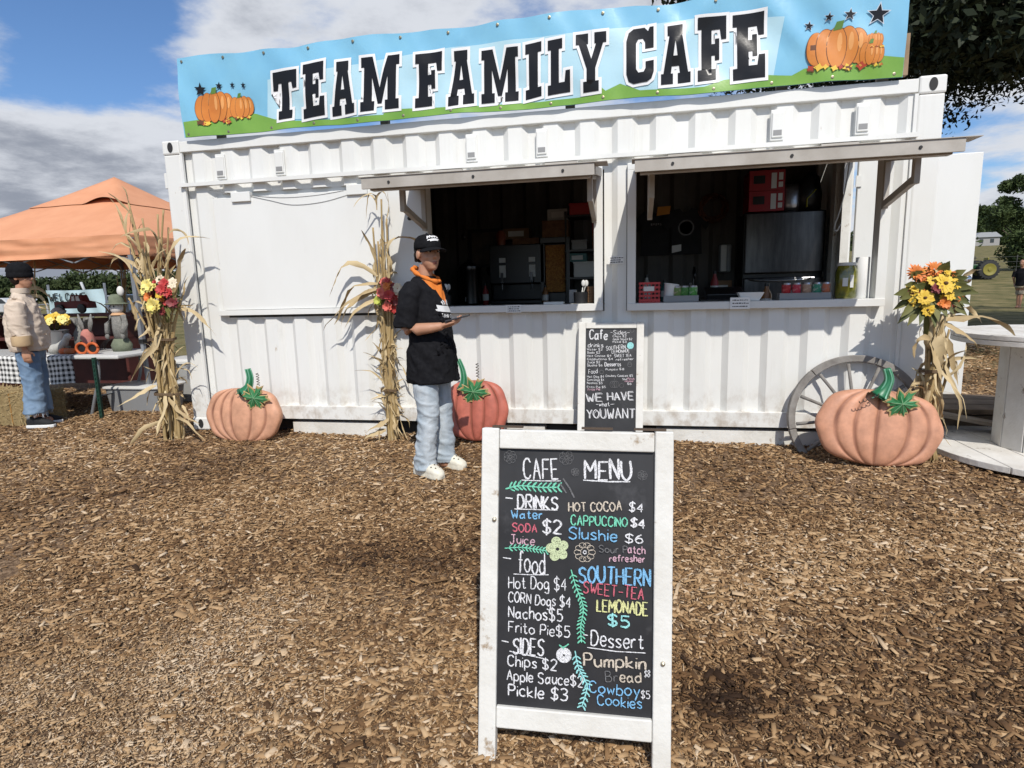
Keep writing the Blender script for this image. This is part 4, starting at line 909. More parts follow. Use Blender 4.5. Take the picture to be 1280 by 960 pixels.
# ------------------------------------------------------------------ wagon wheel
def build_wheel():
    C = V((5.60, -.10, .255)); R = .46
    old = mat('grey_weathered_wood', (.27, .255, .235), (.17, .155, .14), scale=9, rough=.85, bump=.4, bscale=45, stretch=(1, 1, 1))
    t = thing('wagon_wheel', 'grey weathered wooden wagon wheel half sunk in mulch behind the widest pumpkin', 'wheel', C)
    X = V((1, 0, 0)); Z = V((0, .16, 1)).normalized(); Y = Z.cross(X).normalized()
    n = 6
    for k in range(n):
        a0 = 2*math.pi*k/n+.2; f = MB(); vs = []; m = 14
        for i in range(m+1):
            a = a0+(2*math.pi/n-.008)*i/m
            for (rr, d) in ((R, -.03), (R, .03), (R-.050, .022), (R-.050, -.022)): vs.append(C+X*rr*math.cos(a)+Z*rr*math.sin(a)+Y*d)
        fs = []
        for i in range(m):
            for j in range(4): fs.append((4*i+j, 4*i+(j+1) % 4, 4*i+4+(j+1) % 4, 4*i+4+j))
        fs += [(3, 2, 1, 0), (4*m, 4*m+1, 4*m+2, 4*m+3)]; f.add(vs, fs); f.build('rim_segment', old, t, bevel=.006, fixn=True)
    for k in range(12):
        a = 2*math.pi*k/12+.12; d = X*math.cos(a)+Z*math.sin(a); f = MB(); P = [C+d*r_ for r_ in (.06, .12, .2, .3, .40)]; f.tube(P, [.018, .015, .012, .0115, .013], 10); f.build('spoke', old, t, 180)
    f = MB(); f.lathe([(.03, -.10), (.06, -.09), (.085, -.04), (.085, .04), (.06, .09), (.03, .10)], C, 20, X, Z, Y); f.build('hub', old, t, 40, fixn=True)
build_wheel()
# ------------------------------------------------------------------ corn stalk bundles
straw = mat('dry_corn_leaf', (.36, .26, .13), (.56, .44, .25), scale=5, rough=.7, island=.75, spots=[((.20, .125, .055), 6, .60, .75)]); stalkm = mat('dry_corn_stalk', (.44, .33, .15), (.30, .20, .09), scale=6, rough=.6, island=.55, spots=[((.16, .10, .05), 12, .6, .7)])
twine = mat('brown_twine', (.14, .09, .05), rough=.8)
def dry_leaf(f, p, d, l, w, r, droop=1.0, twist=1.0, mi=0):
    """a folded strap leaf that starts along d, arches over and hangs"""
    pts = []; sides = []; ws = []; nr = []; n = 9; q = V(p); d = V(d).normalized(); tw = r.uniform(-1, 1)*twist; kink = r.uniform(.25, .8); side0 = d.cross(V((r.uniform(-.3, .3), r.uniform(-1, -.3), .3))).normalized()
    for i in range(n+1):
        t = i/n; pts.append(q.copy()); s = (side0-d*side0.dot(d)); s = s.normalized() if s.length > 1e-4 else V((1, 0, 0))
        s = Matrix.Rotation(tw*t*2.6+r.gauss(0, .25), 3, d)@s; sides.append(s); nr.append(s.cross(d)); ws.append(w*.5*(min(1, .45+t*3))*(1-t**2.5)*r.uniform(.65, 1.1)+.0008)
        q = q+d*(l/n); d = (d+V((r.gauss(0, .17), r.gauss(0, .15), r.gauss(0, .1)-.15*droop*(1+3.5*(abs(t-kink) < .1)))))
        d.normalize()
    f.ribbon(pts, sides, ws, r.choice((.5, .3, -.4)), nr, mi)
def bundle(label, base, top_z, n, spread, flare, seed, leaves, tie=(), extra=()):
    r = random.Random(seed); t = thing('corn_stalk_bundle', label, 'corn stalks', base, 'dried corn stalk bundles tied against the container')
    B = V(base); lf = MB()
    for k in range(n):
        a = r.uniform(0, 6.28); rr = spread*math.sqrt(r.random()); h = (top_z-B.z)*r.uniform(.55, 1.0); fl = flare*r.uniform(.3, 1.0)
        d = V((math.cos(a), math.sin(a)*.55, 0)); P = [B+d*rr+V((0, 0, -.02)), B+d*rr*.8+V((0, 0, h*.3)), B+d*rr*.75+V((0, 0, h*.55)), B+d*(rr+fl*.35)+V((0, 0, h*.8)), B+d*(rr+fl)+V((0, 0, h))]
        P = [p+V((r.gauss(0, .008), r.gauss(0, .006), 0)) for p in P]; P = spline(P, 5); m = len(P)
        rad = [(.0145-.008*(i/m))*(1.18 if i % 4 == 0 else 1.0) for i in range(m)]
        f = MB(); f.tube(P, rad, 7); f.build('stalk', stalkm, t, 180)
        for j in range(leaves):
            i = r.randrange(2, m-1); p = P[i]; up = (P[min(i+1, m-1)]-P[i-1]).normalized(); z = (p.z-B.z)/(top_z-B.z); aa = r.uniform(0, 6.28); out = V((math.cos(aa), math.sin(aa)*.6-.15, 0))
            pick = r.random()
            if pick < .36: dry_leaf(lf, p, up*1.0+out*.14, r.uniform(.18, .40), r.uniform(.014, .036), r, .3 if z > .6 else .6, .8)
            elif pick < .86: dry_leaf(lf, p+out*.015, -up+out*.22, r.uniform(.14, .36), r.uniform(.014, .04), r, .3, 1.2)
            else: dry_leaf(lf, p, up*.5+out*.7, r.uniform(.12, .28), r.uniform(.012, .03), r, 1.6, 1.2)
    for (p, d, l, w, dr) in extra: dry_leaf(lf, V(p), V(d), l, w, r, dr, .8)
    lf.build('dry_leaves', straw, t, 180)
    tw = MB()
    for z in tie:
        for q in range(3): tw.tube([B+V((math.cos(a)*(spread+.018), math.sin(a)*(spread*.6+.018), z+q*.008+.004*math.sin(3*a))) for a in np.linspace(0, 6.28, 20)], .004, 5)
    if tie: tw.build('twine', twine, t, 180)
    return t, B
def flower(par, name, c, nrm, rad, npet, m, r, cm=None, cup=.35, wid=.34, layers=1):
    f = MB(); nrm = V(nrm).normalized(); a, b = frame_for(nrm)
    for ly in range(layers):
        for k in range(npet):
            th = 2*math.pi*(k+.5*ly)/npet+r.uniform(-.12, .12); d = a*math.cos(th)+b*math.sin(th); s = nrm.cross(d); L_ = rad*(1-.22*ly)*r.uniform(.85, 1.1); cu = cup+.35*ly
            P = [c+d*(L_*q)+nrm*(rad*(cu*q-.25*q*q)) for q in (.1, .4, .75, 1.0)]
            f.ribbon(P, [s]*4, [L_*wid*.35, L_*wid*.9, L_*wid*.8, .0008], .25, [nrm]*4)
    o = f.build(name, m, par, 180)
    if cm:
        g = MB(); g.ell(c+nrm*rad*.08, (rad*.22, rad*.22, rad*.16), None, 10, 6); g.build('flower_centre', cm, o, 180)
    return o
fy = mat('silk_yellow', (.62, .38, .02), (.72, .50, .06), scale=20, island=.6, rough=.6); fly = mat('silk_lemon', (.70, .56, .10), (.76, .66, .26), scale=20, island=.6, rough=.6); fr_ = mat('silk_red', (.36, .02, .025), (.50, .05, .04), scale=20, island=.6, rough=.6); fo = mat('silk_orange', (.60, .13, .02), (.70, .24, .05), scale=20, island=.6, rough=.6); fpk = mat('silk_coral', (.55, .09, .07), (.66, .17, .12), scale=20, island=.6, rough=.6); fm = mat('silk_maroon', (.16, .02, .03), (.25, .05, .04), scale=20, island=.6, rough=.6); fcr = mat('silk_cream', (.62, .52, .36), (.7, .6, .45), scale=20, island=.6); dkc = mat('flower_heart', (.10, .05, .02), rough=.9); lfm = mat('silk_leaf', (.07, .085, .02), (.16, .15, .04), scale=14, island=.7, rough=.65); lime_ = mat('silk_lime', (.40, .46, .06), (.5, .5, .1), scale=20, island=.6)
def bouquet(label, c, spec, seed, leaves=24, lr=.12, stems=None):
    r = random.Random(seed); t = thing('flower_bouquet', label, 'flowers', c, 'artificial flower bunches tied to the corn stalks'); c = V(c); spec = list(spec)
    spec = [(q[0], q[1], q[2], q[3]*(.78 if len(q[6]) > 5 or q[3] > .05 else 1))+tuple(q[4:]) for q in spec]
    for k in range(len(spec)+12):
        q = r.choice(spec[:10]); a = r.uniform(0, 6.28); rr = lr*r.uniform(.35, .95); spec.append((math.cos(a)*rr, math.sin(a)*rr, r.uniform(-.03, .02), r.uniform(.020, .032), 8, q[5], 'filler_flower', None, 2, .32))
    for (dx, dz, dy, rad, npet, m, nm, cm, ly, wid) in spec:
        p = c+V((dx, dy, dz)); flower(t, nm, p, V((dx*2.2+r.uniform(-.2, .2), -1, dz*2+.25)), rad, npet, m, r, cm, .3, wid, ly)
    f = MB()
    for k in range(leaves*2):
        a = r.uniform(0, 6.28); lr_ = lr;  d = V((math.cos(a), -.25+r.uniform(-.3, .3), math.sin(a))).normalized(); p = c+V((math.cos(a)*lr*(.45 if k < leaves else .05), .02, math.sin(a)*lr*(.45 if k < leaves else .05))); s = d.cross(V((0, -1, 0))).normalized(); L_ = lr*r.uniform(.6, 1.0)
        f.ribbon([p, p+d*L_*.35, p+d*L_*.7+V((0, 0, -.01)), p+d*L_+V((0, 0, -.03))], [s]*4, [.004, L_*.17, L_*.14, .001], .3, [V((0, -1, 0))]*4)
    f.build('silk_leaves', lfm, t, 180)
    f = MB(); f.tube([c+V((0, .03, .02)), c+V((0, .05, -lr*.8)), c+V((0, .05, -lr*1.7))], [.03, .022, .014], 8); f.build('stem_bunch', lfm, t, 180)
    return t
b1, B = bundle('tallest flaring corn stalk bundle tied at the left corner of the container', (-.02, -.24, -.01), 2.05, 24, .11, .22, 3, 7, (.42, .9),
   [((.16, -.25, 1.30), (.5, -.1, .9), .55, .05, .9), ((.10, -.25, 1.5), (.55, -.1, .7), .55, .055, .6), ((.05, -.25, 1.55), (.3, 0, 1), .6, .05, .9), ((-.1, -.25, 1.45), (-.6, 0, .8), .5, .05, 1.2), ((-.12, -.25, 1.5), (-.35, 0, 1), .55, .04, .7), ((.1, -.25, 1.15), (.9, -.1, .15), .5, .05, 1.0), ((.05, -.27, .2), (.7, -.4, .1), .5, .035, .6), ((-.05, -.27, .15), (-.7, -.4, .2), .5, .05, 1.0), ((-.08, -.3, .5), (-.5, -.3, -.2), .35, .05, .5), ((.0, -.3, .45), (.2, -.3, -.6), .4, .045, .2), ((.03, -.3, .95), (-.2, -.3, -.6), .5, .05, .2), ((.02, -.3, .4), (.5, -.3, -.5), .4, .04, .2)])
at1 = at(200, 368, -.36)
S = [(-.10, .08, -.02, .075, 12, fly, 'daisy', None, 2, .3), (-.05, .06, -.05, .06, 10, fly, 'daisy', None, 2, .3), (-.03, -.09, -.05, .09, 14, fly, 'daisy', None, 2, .3), (.06, .04, -.04, .07, 9, fr_, 'lily', None, 2, .3), (.10, .01, -.03, .06, 9, fr_, 'lily', None, 2, .3), (.04, .00, -.05, .055, 9, fy, 'sunflower', dkc, 1, .35), (.12, -.07, -.01, .07, 8, fm, 'lily', None, 2, .35), (.02, .12, 0, .055, 8, fcr, 'daisy', None, 2, .35), (-.09, -.02, -.03, .05, 9, fo, 'daisy', None, 2, .3), (.13, .09, .0, .05, 8, fcr, 'daisy', None, 1, .35)]
bouquet('yellow and red flower bunch on the corn stalks at the left corner', at1, S+[(-.13, .03, -.01, .05, 12, fly, 'daisy', None, 2, .25), (.02, -.14, -.02, .055, 9, fm, 'lily', None, 2, .3), (.07, .09, -.02, .06, 9, fr_, 'lily', None, 2, .3), (-.10, -.11, -.01, .055, 12, fly, 'daisy', None, 2, .25)], 4, 26, .14)
b2, B = bundle('slim corn stalk bundle in the middle, reaching up to the left awning', (2.00, -.09, -.01), 2.0, 15, .055, .03, 9, 8, (.44,),
   [((1.97, -.12, 1.38), (-.6, -.1, .5), .62, .055, 1.2), ((1.97, -.12, 1.32), (-.7, -.1, .1), .6, .05, .8), ((1.97, -.12, 1.26), (-.6, -.1, .0), .5, .06, 1.3), ((1.96, -.14, 1.2), (-.5, -.1, -.3), .4, .05, .6), ((1.97, -.14, 1.28), (-.8, -.1, -.2), .62, .045, .25), ((2.07, -.12, 1.6), (.5, -.1, .7), .42, .07, 2.2), ((2.0, -.12, 1.9), (.15, -.1, 1), .35, .02, 1.4), ((2.0, -.12, 1.95), (-.3, -.2, 1), .3, .014, 2.0), ((2.0, -.13, 1.95), (.3, -.2, 1), .28, .014, 2.2), ((1.97, -.14, .1), (-.8, -.3, .0), .22, .06, .6), ((2.0, -.14, .2), (-.5, -.3, -.3), .22, .06, .6), ((2.04, -.14, .15), (.4, -.3, -.2), .15, .05, .6)])
at2 = at(486, 366, -.20)
S = [(0, .05, -.03, .055, 10, fo, 'daisy', None, 2, .3), (-.05, 0, -.03, .06, 11, fpk, 'lily', None, 2, .3), (.02, -.02, -.05, .065, 11, fr_, 'lily', None, 2, .3), (-.01, -.11, -.02, .06, 9, fpk, 'lily', None, 2, .35), (-.085, -.06, -.02, .055, 11, lime_, 'daisy', None, 2, .3), (.08, .03, -.01, .05, 9, fcr, 'daisy', None, 2, .35), (.07, -.07, -.01, .055, 8, fm, 'lily', None, 2, .35), (-.03, .08, 0, .05, 10, fpk, 'daisy', None, 2, .3), (.03, -.13, .01, .04, 8, fr_, 'lily', None, 1, .3)]
bouquet('red and coral flower bunch on the middle corn stalks beside the man', at2, S, 8, 18, .10)
b3, B = bundle('short corn stalk bundle wrapped in pale husks behind the widest pumpkin', (6.0, -.27, .0), .98, 17, .06, .04, 21, 4, (.62,),
   [((6.02, -.3, .98), (.9, -.2, .15), .48, .07, .35), ((6.04, -.3, .95), (.7, -.2, -.2), .26, .07, 1.0), ((5.97, -.31, .85), (-.1, -.2, -1), .3, .07, .1), ((6.02, -.31, .86), (.1, -.2, -1), .32, .07, .1), ((5.99, -.32, .88), (0, -.3, -1), .26, .08, .1), ((6.05, -.31, .85), (.25, -.1, -1), .36, .06, .1), ((6.05, -.3, .7), (.25, -.2, -1), .5, .03, .05), ((6.0, -.31, .7), (.5, -.3, -1), .45, .03, .1), ((5.95, -.31, .85), (-.6, -.3, .2), .22, .05, 1.8), ((6.02, -.3, 1.15), (.1, .0, 1), .26, .07, .6), ((6.05, -.3, 1.15), (.25, .0, 1), .24, .07, .8), ((6.07, -.3, 1.0), (.6, 0, .8), .25, .05, 1.4)])
h = MB(); c = V((6.0, -.27, .88)); h.lathe([(.05, -.10), (.066, -.06), (.062, -.0), (.05, .03), (.064, .08), (.085, .13)], c, 14, V((1, 0, 0)), V((0, .7, 0))); hu = h.build('husk_wrap', mat('pale_corn_husk', (.60, .50, .32), (.48, .36, .19), scale=7, rough=.7, stretch=(3, 3, .6)), b3, 180)
at3 = at(1166, 366, -.33)
S = [(-.11, .13, 0, .085, 16, fo, 'spiky_flower', None, 2, .14), (.0, .15, .01, .08, 16, fo, 'spiky_flower', None, 2, .14), (.05, .06, -.04, .09, 13, fy, 'sunflower', dkc, 1, .3), (.09, .0, -.03, .07, 12, fy, 'sunflower', dkc, 1, .3), (-.06, -.03, -.04, .07, 11, fy, 'sunflower', dkc, 1, .32), (.0, .03, -.05, .05, 10, fm, 'dahlia', None, 2, .3), (.06, -.07, -.03, .055, 9, fo, 'lily', None, 2, .34), (.14, -.02, -.01, .06, 8, fo, 'lily', None, 1, .34), (-.02, .08, -.03, .05, 9, fy, 'sunflower', dkc, 1, .32), (-.09, -.06, -.01, .05, 9, fy, 'sunflower', dkc, 1, .32), (.11, .1, .0, .06, 9, fy, 'sunflower', None, 1, .25)]
bouquet('yellow and orange sunflower bunch on the shortest corn stalks', at3, S+[(-.13, .02, .0, .055, 9, fy, 'sunflower', dkc, 1, .32), (-.03, -.11, -.02, .06, 10, fy, 'sunflower', dkc, 1, .3), (.03, .11, .0, .06, 10, fy, 'sunflower', dkc, 1, .3), (-.06, .10, .01, .06, 14, fo, 'spiky_flower', None, 2, .16), (.13, .05, .0, .06, 12, fy, 'sunflower', None, 2, .2), (-.12, -.03, .01, .05, 9, fm, 'dahlia', None, 2, .3)], 12, 44, .18)
# ------------------------------------------------------------------ cable spool table
def build_spool():
    c = V((6.93, -.02, 0)); t = thing('spool_table', 'white painted wooden cable spool used as a table beside the container', 'table', c)
    pw = mat('peeling_white_paint_wood', (.72, .70, .66), (.60, .57, .52), scale=5, rough=.75, bump=.35, bscale=30, spots=[((.27, .22, .17), 9, .62, .68)])
    def disc(R, z0, z1, nm):
        k = 7; w = 2*R/k; gp = .003
        par = MB()
        for i in range(k):
            x0, x1 = -R+i*w+gp, -R+(i+1)*w-gp; n = 8; P = []
            for j in range(n+1):
                x = x0+(x1-x0)*j/n; P.append((x, -math.sqrt(max(0, R*R-x*x))))
            for j in range(n+1):
                x = x1-(x1-x0)*j/n; P.append((x, math.sqrt(max(0, R*R-x*x))))
            par.prism(P, c+V((0, 0, z0)), V((1, 0, 0)), V((0, 1, 0)), z1-z0)
        return par.build(nm, pw, t, bevel=.004, fixn=True)
    disc(.66, .835, .868, 'tabletop'); m = MB(); m.lathe([(.655, .80), (.66, .802), (.66, .83), (.655, .832)], c, 64); m.build('lower_ring', pw, t, 30)
    disc(.80, .012, .055, 'base')
    n = 14
    for k in range(n):
        a0 = 2*math.pi*k/n+.1; a1 = a0+2*math.pi/n-.02; R = .365; f = MB(); P = [(R*math.cos(a0), R*math.sin(a0)), (R*math.cos(a1), R*math.sin(a1)), ((R-.03)*math.cos(a1), (R-.03)*math.sin(a1)), ((R-.03)*math.cos(a0), (R-.03)*math.sin(a0))]
        f.prism(P, c+V((0, 0, .056)), V((1, 0, 0)), V((0, 1, 0)), .742); f.build('stave', pw, t, bevel=.004, fixn=True)
    f = MB(); f.lathe([(.325, .06), (.325, .79)], c, 24); f.build('core', dark_void, t)
build_spool()
# planks and a step by the open end
def build_step():
    tm = mat('old_brown_timber', (.17, .12, .08), (.09, .065, .045), scale=6, rough=.9, bump=.4)
    t = thing('timber_step', 'old brown timber step on the ground under the open door', 'step', (6.6, 1.0, 0))
    for k in range(3):
        f = MB(); f.b2((6.15, .55+.24*k, .16), (7.15, .77+.24*k, .20)); f.build('tread', tm, t, bevel=.005)
    f = MB(); f.b2((6.18, .56, .0), (6.24, 1.26, .158)); f.b2((7.06, .56, .0), (7.12, 1.26, .158)); f.b2((6.242, .60, .0), (7.058, .64, .14)); f.build('frame', tm, t)
    pl = thing('loose_plank', 'grey loose plank lying across the ground in front of the step', 'plank', (6.6, .45, 0)); f = MB(); f.bar((6.1, .55, .23), (7.1, .32, .06), .14, .03); f.build('board', mat('grey_plank', (.30, .25, .2), (.2, .16, .12), scale=7, rough=.9), pl, bevel=.004)
build_step()
# ------------------------------------------------------------------ inside the cafe
blk = mat('black_plastic', (.013, .013, .014), rough=.35); steel = mat('brushed_steel', (.10, .10, .105), (.06, .06, .065), scale=3, rough=.3, metal=1, stretch=(6, 1, 1)); redp = mat('red_plastic', (.42, .02, .025), rough=.4); crd = mat('red_carton', (.33, .012, .02), (.25, .01, .015), scale=4, rough=.5); lab = mat('label_white', (.62, .62, .6), rough=.6); grey = mat('grey_plastic', (.23, .235, .24), rough=.5); brown = mat('brown_board', (.12, .05, .02), (.2, .09, .035), scale=25, rough=.7); foil = mat('silver_foil', (.45, .45, .47), rough=.3, metal=.9, bump=.5, bscale=15)
def counter(label, x0, x1, y0, y1, z):
    t = thing('counter', label, 'counter', ((x0+x1)/2, y0, .2), None); f = MB(); f.b2((x0, y0, z-.04), (x1, y1, z)); f.build('worktop', mat('grey_laminate', (.16, .16, .16), rough=.4), t, bevel=.004)
    f = MB(); f.b2((x0+.03, y0+.03, .201), (x1-.03, y1-.02, z-.041)); f.build('cabinet', mat('dark_cabinet', (.035, .03, .028), rough=.6), t)
counter('long dark counter along the back wall under the drink machine', .6, 3.85, 1.65, 2.34, 1.07); counter('dark counter under the sink at the back of the right window', 4.0, 5.05, 1.75, 2.34, 1.07)
def shape(nm, label, cat, base, group=None): return thing(nm, label, cat, base, group)
# slush machine with two taps
t = shape('drink_machine', 'black drink machine with two taps on the back counter', 'drink machine', (2.76, 1.95, 1.07)); f = MB(); f.b2((2.45, 1.8, 1.075), (3.07, 2.2, 1.12)); f.b2((2.45, 1.95, 1.12), (3.07, 2.2, 1.30)); f.b2((2.45, 1.80, 1.30), (3.07, 2.2, 1.72)); f.build('body', blk, t, bevel=.01)
for x in (2.60, 2.93):
    f = MB(); f.b2((x-.035, 1.785, 1.37), (x+.035, 1.799, 1.50)); f.b2((x-.035, 1.785, 1.53), (x+.035, 1.799, 1.58)); f.build('label', lab, t); f = MB(); f.tube([(x, 1.77, 1.33), (x, 1.75, 1.29), (x, 1.75, 1.24)], .014, 8); f.b2((x-.012, 1.74, 1.33), (x+.012, 1.77, 1.42)); f.build('tap', steel, t)
f = MB(); f.lathe([(.05, 0), (.055, .12), (.03, .16)], (2.56, 1.95, 1.725), 14); f.build('syrup_bottle', mat('dark_orange', (.22, .05, .02), rough=.4), t, 40)
f = MB(); f.b2((2.7, 1.88, 1.723), (3.0, 2.1, 1.79)); f.build('box_on_top', brown, t, bevel=.004)
t = shape('snack_warmer', 'tall black snack warmer with a lit brown window beside the drink machine', 'warmer', (3.2, 1.9, 1.07)); f = MB(); f.b2((3.02, 1.80, 1.075), (3.34, 2.15, 1.19)); f.b2((3.02, 1.80, 1.19), (3.06, 2.15, 1.72)); f.b2((3.30, 1.80, 1.19), (3.34, 2.15, 1.72)); f.b2((3.06, 2.0, 1.19), (3.30, 2.15, 1.72)); f.b2((3.02, 1.80, 1.72), (3.34, 2.15, 1.78)); f.build('case', blk, t, bevel=.004)
f = MB(); f.b2((3.075, 1.83, 1.2), (3.285, 1.97, 1.7)); f.build('snacks', mat('snack_mix', (.28, .09, .02), (.45, .22, .05), scale=40, rough=.8, bump=.8), t); f = MB(); f.b2((3.04, 1.84, 1.782), (3.32, 2.1, 1.96)); f.build('carton', brown, t, bevel=.004)
# shelf rack
t = shape('shelf_rack', 'black wire shelf rack at the right of the left window', 'shelf', (3.52, 1.95, .2))
for x in (3.30, 3.76):
    for y in (1.8, 2.15): f = MB(); f.tube([(x, y, 1.075), (x, y, 2.04)], .014, 8); f.build('post', blk, t)
for z in (1.33, 1.62, 1.98): f = MB(); f.b2((3.29, 1.79, z), (3.77, 2.16, z+.02)); f.build('shelf', blk, t)
for (x0, x1, z, h, m, nm, lb) in ((3.34, 3.55, 2.0, .12, redp, 'basket', 'red basket on the top shelf of the rack'), (3.58, 3.74, 1.64, .16, brown, 'carton', 'brown carton on the middle shelf of the rack'), (3.36, 3.52, 1.64, .1, grey, 'tray', 'grey tray on the middle shelf of the rack'), (3.38, 3.72, 1.35, .16, lab, 'paper_stack', 'stack of papers on the lower shelf of the rack')):
    q = shape(nm, lb, nm.replace('_', ' '), ((x0+x1)/2, 1.9, z)); f = MB(); f.b2((x0, 1.82, z+.001), (x1, 2.05, z+h)); f.b2((x0-.006, 1.814, z+h-.02), (x1+.006, 2.056, z+h+.004)); f.build('body', m, q, bevel=.006)
# urn, framed picture, wall pouch
t = shape('coffee_urn', 'dark steel coffee urn behind the head of the man in the cap', 'urn', (2.18, 1.8, 1.07)); f = MB(); f.lathe([(.10, 0), (.12, .02), (.12, .38), (.125, .39), (.12, .43), (.03, .48), (.02, .51)], (2.2, 1.85, 1.075), 24); f.build('body', steel, t, 40); f = MB(); f.tube([(2.2, 1.72, 1.16), (2.2, 1.67, 1.16), (2.2, 1.67, 1.12)], .012, 8); f.build('spout', blk, t)
t = shape('picture_frame', 'dark framed picture hanging on the back wall above the urn', 'picture', (2.3, 2.35, 1.75)); f = MB(); f.b2((2.08, 2.325, 1.5), (2.5, 2.352, 1.95)); f.build('frame', blk, t); f = MB(); f.b2((2.12, 2.32, 1.54), (2.46, 2.324, 1.91)); f.build('print', mat('faded_print', (.10, .07, .05), (.04, .03, .03), scale=9), t)
t = shape('wall_pouch', 'black pouch hung on the back wall beside the picture', 'pouch', (2.35, 2.35, 1.4)); f = MB(); f.ell((2.42, 2.33, 1.47), (.14, .04, .09)); f.b2((2.34, 2.3, 1.5), (2.50, 2.36, 1.58)); f.build('bag', blk, t, bevel=.01)
# sill items, left window
def cutlery(x, y, z, label, n, seed):
    r = random.Random(seed); t = shape('cutlery_caddy', label, 'caddy', (x, y, z)); f = MB(); f.lathe([(.055, 0), (.058, .09), (.05, .09), (.048, .01)], (x, y, z), 16); f.build('tub', blk, t, 40)
    for k in range(n):
        a = r.uniform(0, 6.28); d = V((math.cos(a)*.35, math.sin(a)*.3, 1)).normalized(); p = V((x, y, z+.02)); g = MB(); g.tube([p, p+d*.12], .004, 6); g.ell(p+d*.145, (.016, .008, .026)); g.build('spoon', lab, t, 180)
cutlery(2.46, .10, 1.121, 'black tub of plastic spoons on the left window sill beside the man', 4, 1); cutlery(3.60, .10, 1.121, 'black tub of white spoons at the right end of the left window sill', 5, 2)
t = shape('cup_stack', 'stack of brown cup sleeves at the right jamb of the left window', 'cups', (3.68, .13, 1.12)); f = MB()
for k in range(6): f.lathe([(.03, k*.022), (.036, k*.022+.018), (.036, k*.022+.021)], (3.672, .17, 1.121), 16)
f.build('sleeve', mat('kraft_card', (.26, .15, .08), (.2, .11, .06), scale=9), t, 40)
t = shape('napkin_holder', 'grey napkin box beside the spoons on the left window sill', 'napkin box', (3.55, .2, 1.12)); f = MB(); f.b2((3.50, .16, 1.121), (3.56, .24, 1.23)); f.build('box', grey, t, bevel=.006)
t = shape('paper_pad', 'white pad of paper lying on the left window sill', 'paper', (3.4, .05, 1.12)); f = MB(); f.b2((3.31, .02, 1.1205), (3.47, .11, 1.136)); f.b2((3.31, .02, 1.1362), (3.47, .035, 1.140)); f.build('pad', lab, t, bevel=.002)
# fridge and what stands on it
t = shape('fridge', 'steel fridge with a top freezer door behind the right window', 'fridge', (5.5, 1.9, .2)); f = MB(); f.b2((5.13, 1.96, .21), (5.90, 2.33, 1.95)); f.build('cabinet', blk, t, bevel=.01)
f = MB(); f.b2((5.135, 1.9, 1.33), (5.895, 1.957, 1.945)); f.build('freezer_door', steel, t, bevel=.015); f = MB(); f.b2((5.135, 1.9, .25), (5.895, 1.957, 1.29)); dd = f.build('fridge_door', steel, t, bevel=.015)
f = MB(); f.tube(spline([(5.18, 1.90, 1.275), (5.25, 1.87, 1.262), (5.45, 1.86, 1.255), (5.7, 1.86, 1.262), (5.78, 1.9, 1.275)], 4), .008, 8); f.build('handle', mat('pale_handle', (.5, .5, .5), rough=.3, metal=1), dd)
for k, z in enumerate((1.955, 2.157)):
    t = shape('soda_carton', ('lower red drinks carton on top of the fridge', 'upper red drinks carton stacked above the other one')[k], 'carton', (5.33, 1.95, z), 'red cartons on the fridge'); f = MB(); f.b2((5.16, 1.92, z), (5.50, 2.25, z+.2)); f.build('box', crd, t, bevel=.004)
    f = MB(); f.b2((5.2, 1.9175, z+.07), (5.31, 1.9195, z+.15)); f.build('printed_panel', blk, t); f = MB(); f.b2((5.37, 1.9175, z+.02), (5.42, 1.9195, z+.17)); f.b2((5.44, 1.9175, z+.03), (5.48, 1.9195, z+.08)); f.b2((5.44, 1.9175, z+.1), (5.48, 1.9195, z+.17)); f.build('label', lab, t)
t = shape('foil_bag', 'silver foil bag beside the red cartons on the fridge', 'bag', (5.58, 2.0, 1.955)); f = MB(); f.loft([((5.585, 2.02, 1.955), (.075, 0, 0), (0, .05, 0)), ((5.585, 2.02, 2.02), (.08, 0, 0), (0, .06, 0)), ((5.585, 2.02, 2.15), (.075, 0, 0), (0, .04, 0)), ((5.585, 2.02, 2.22), (.078, 0, 0), (0, .006, 0))], 16, power=3); f.build('bag', foil, t, 180)
t = shape('backpack', 'black backpack with a yellow stripe on the fridge top', 'bag', (5.75, 2.0, 1.955)); f = MB(); f.loft([((5.76, 2.05, 1.955), (.11, 0, 0), (0, .08, 0)), ((5.76, 2.05, 2.1), (.12, 0, 0), (0, .09, 0)), ((5.77, 2.05, 2.28), (.08, 0, 0), (0, .06, 0)), ((5.77, 2.05, 2.33), (.03, 0, 0), (0, .02, 0))], 16, power=3); f.build('bag', blk, t, 180); f = MB(); f.bar((5.72, 1.955, 1.98), (5.72, 1.955, 2.06), .03, .006); f.bar((5.72, 1.955, 2.06), (5.80, 1.965, 2.15), .03, .006); f.build('stripe', mat('hi_vis', (.5, .5, .04), rough=.5), t)
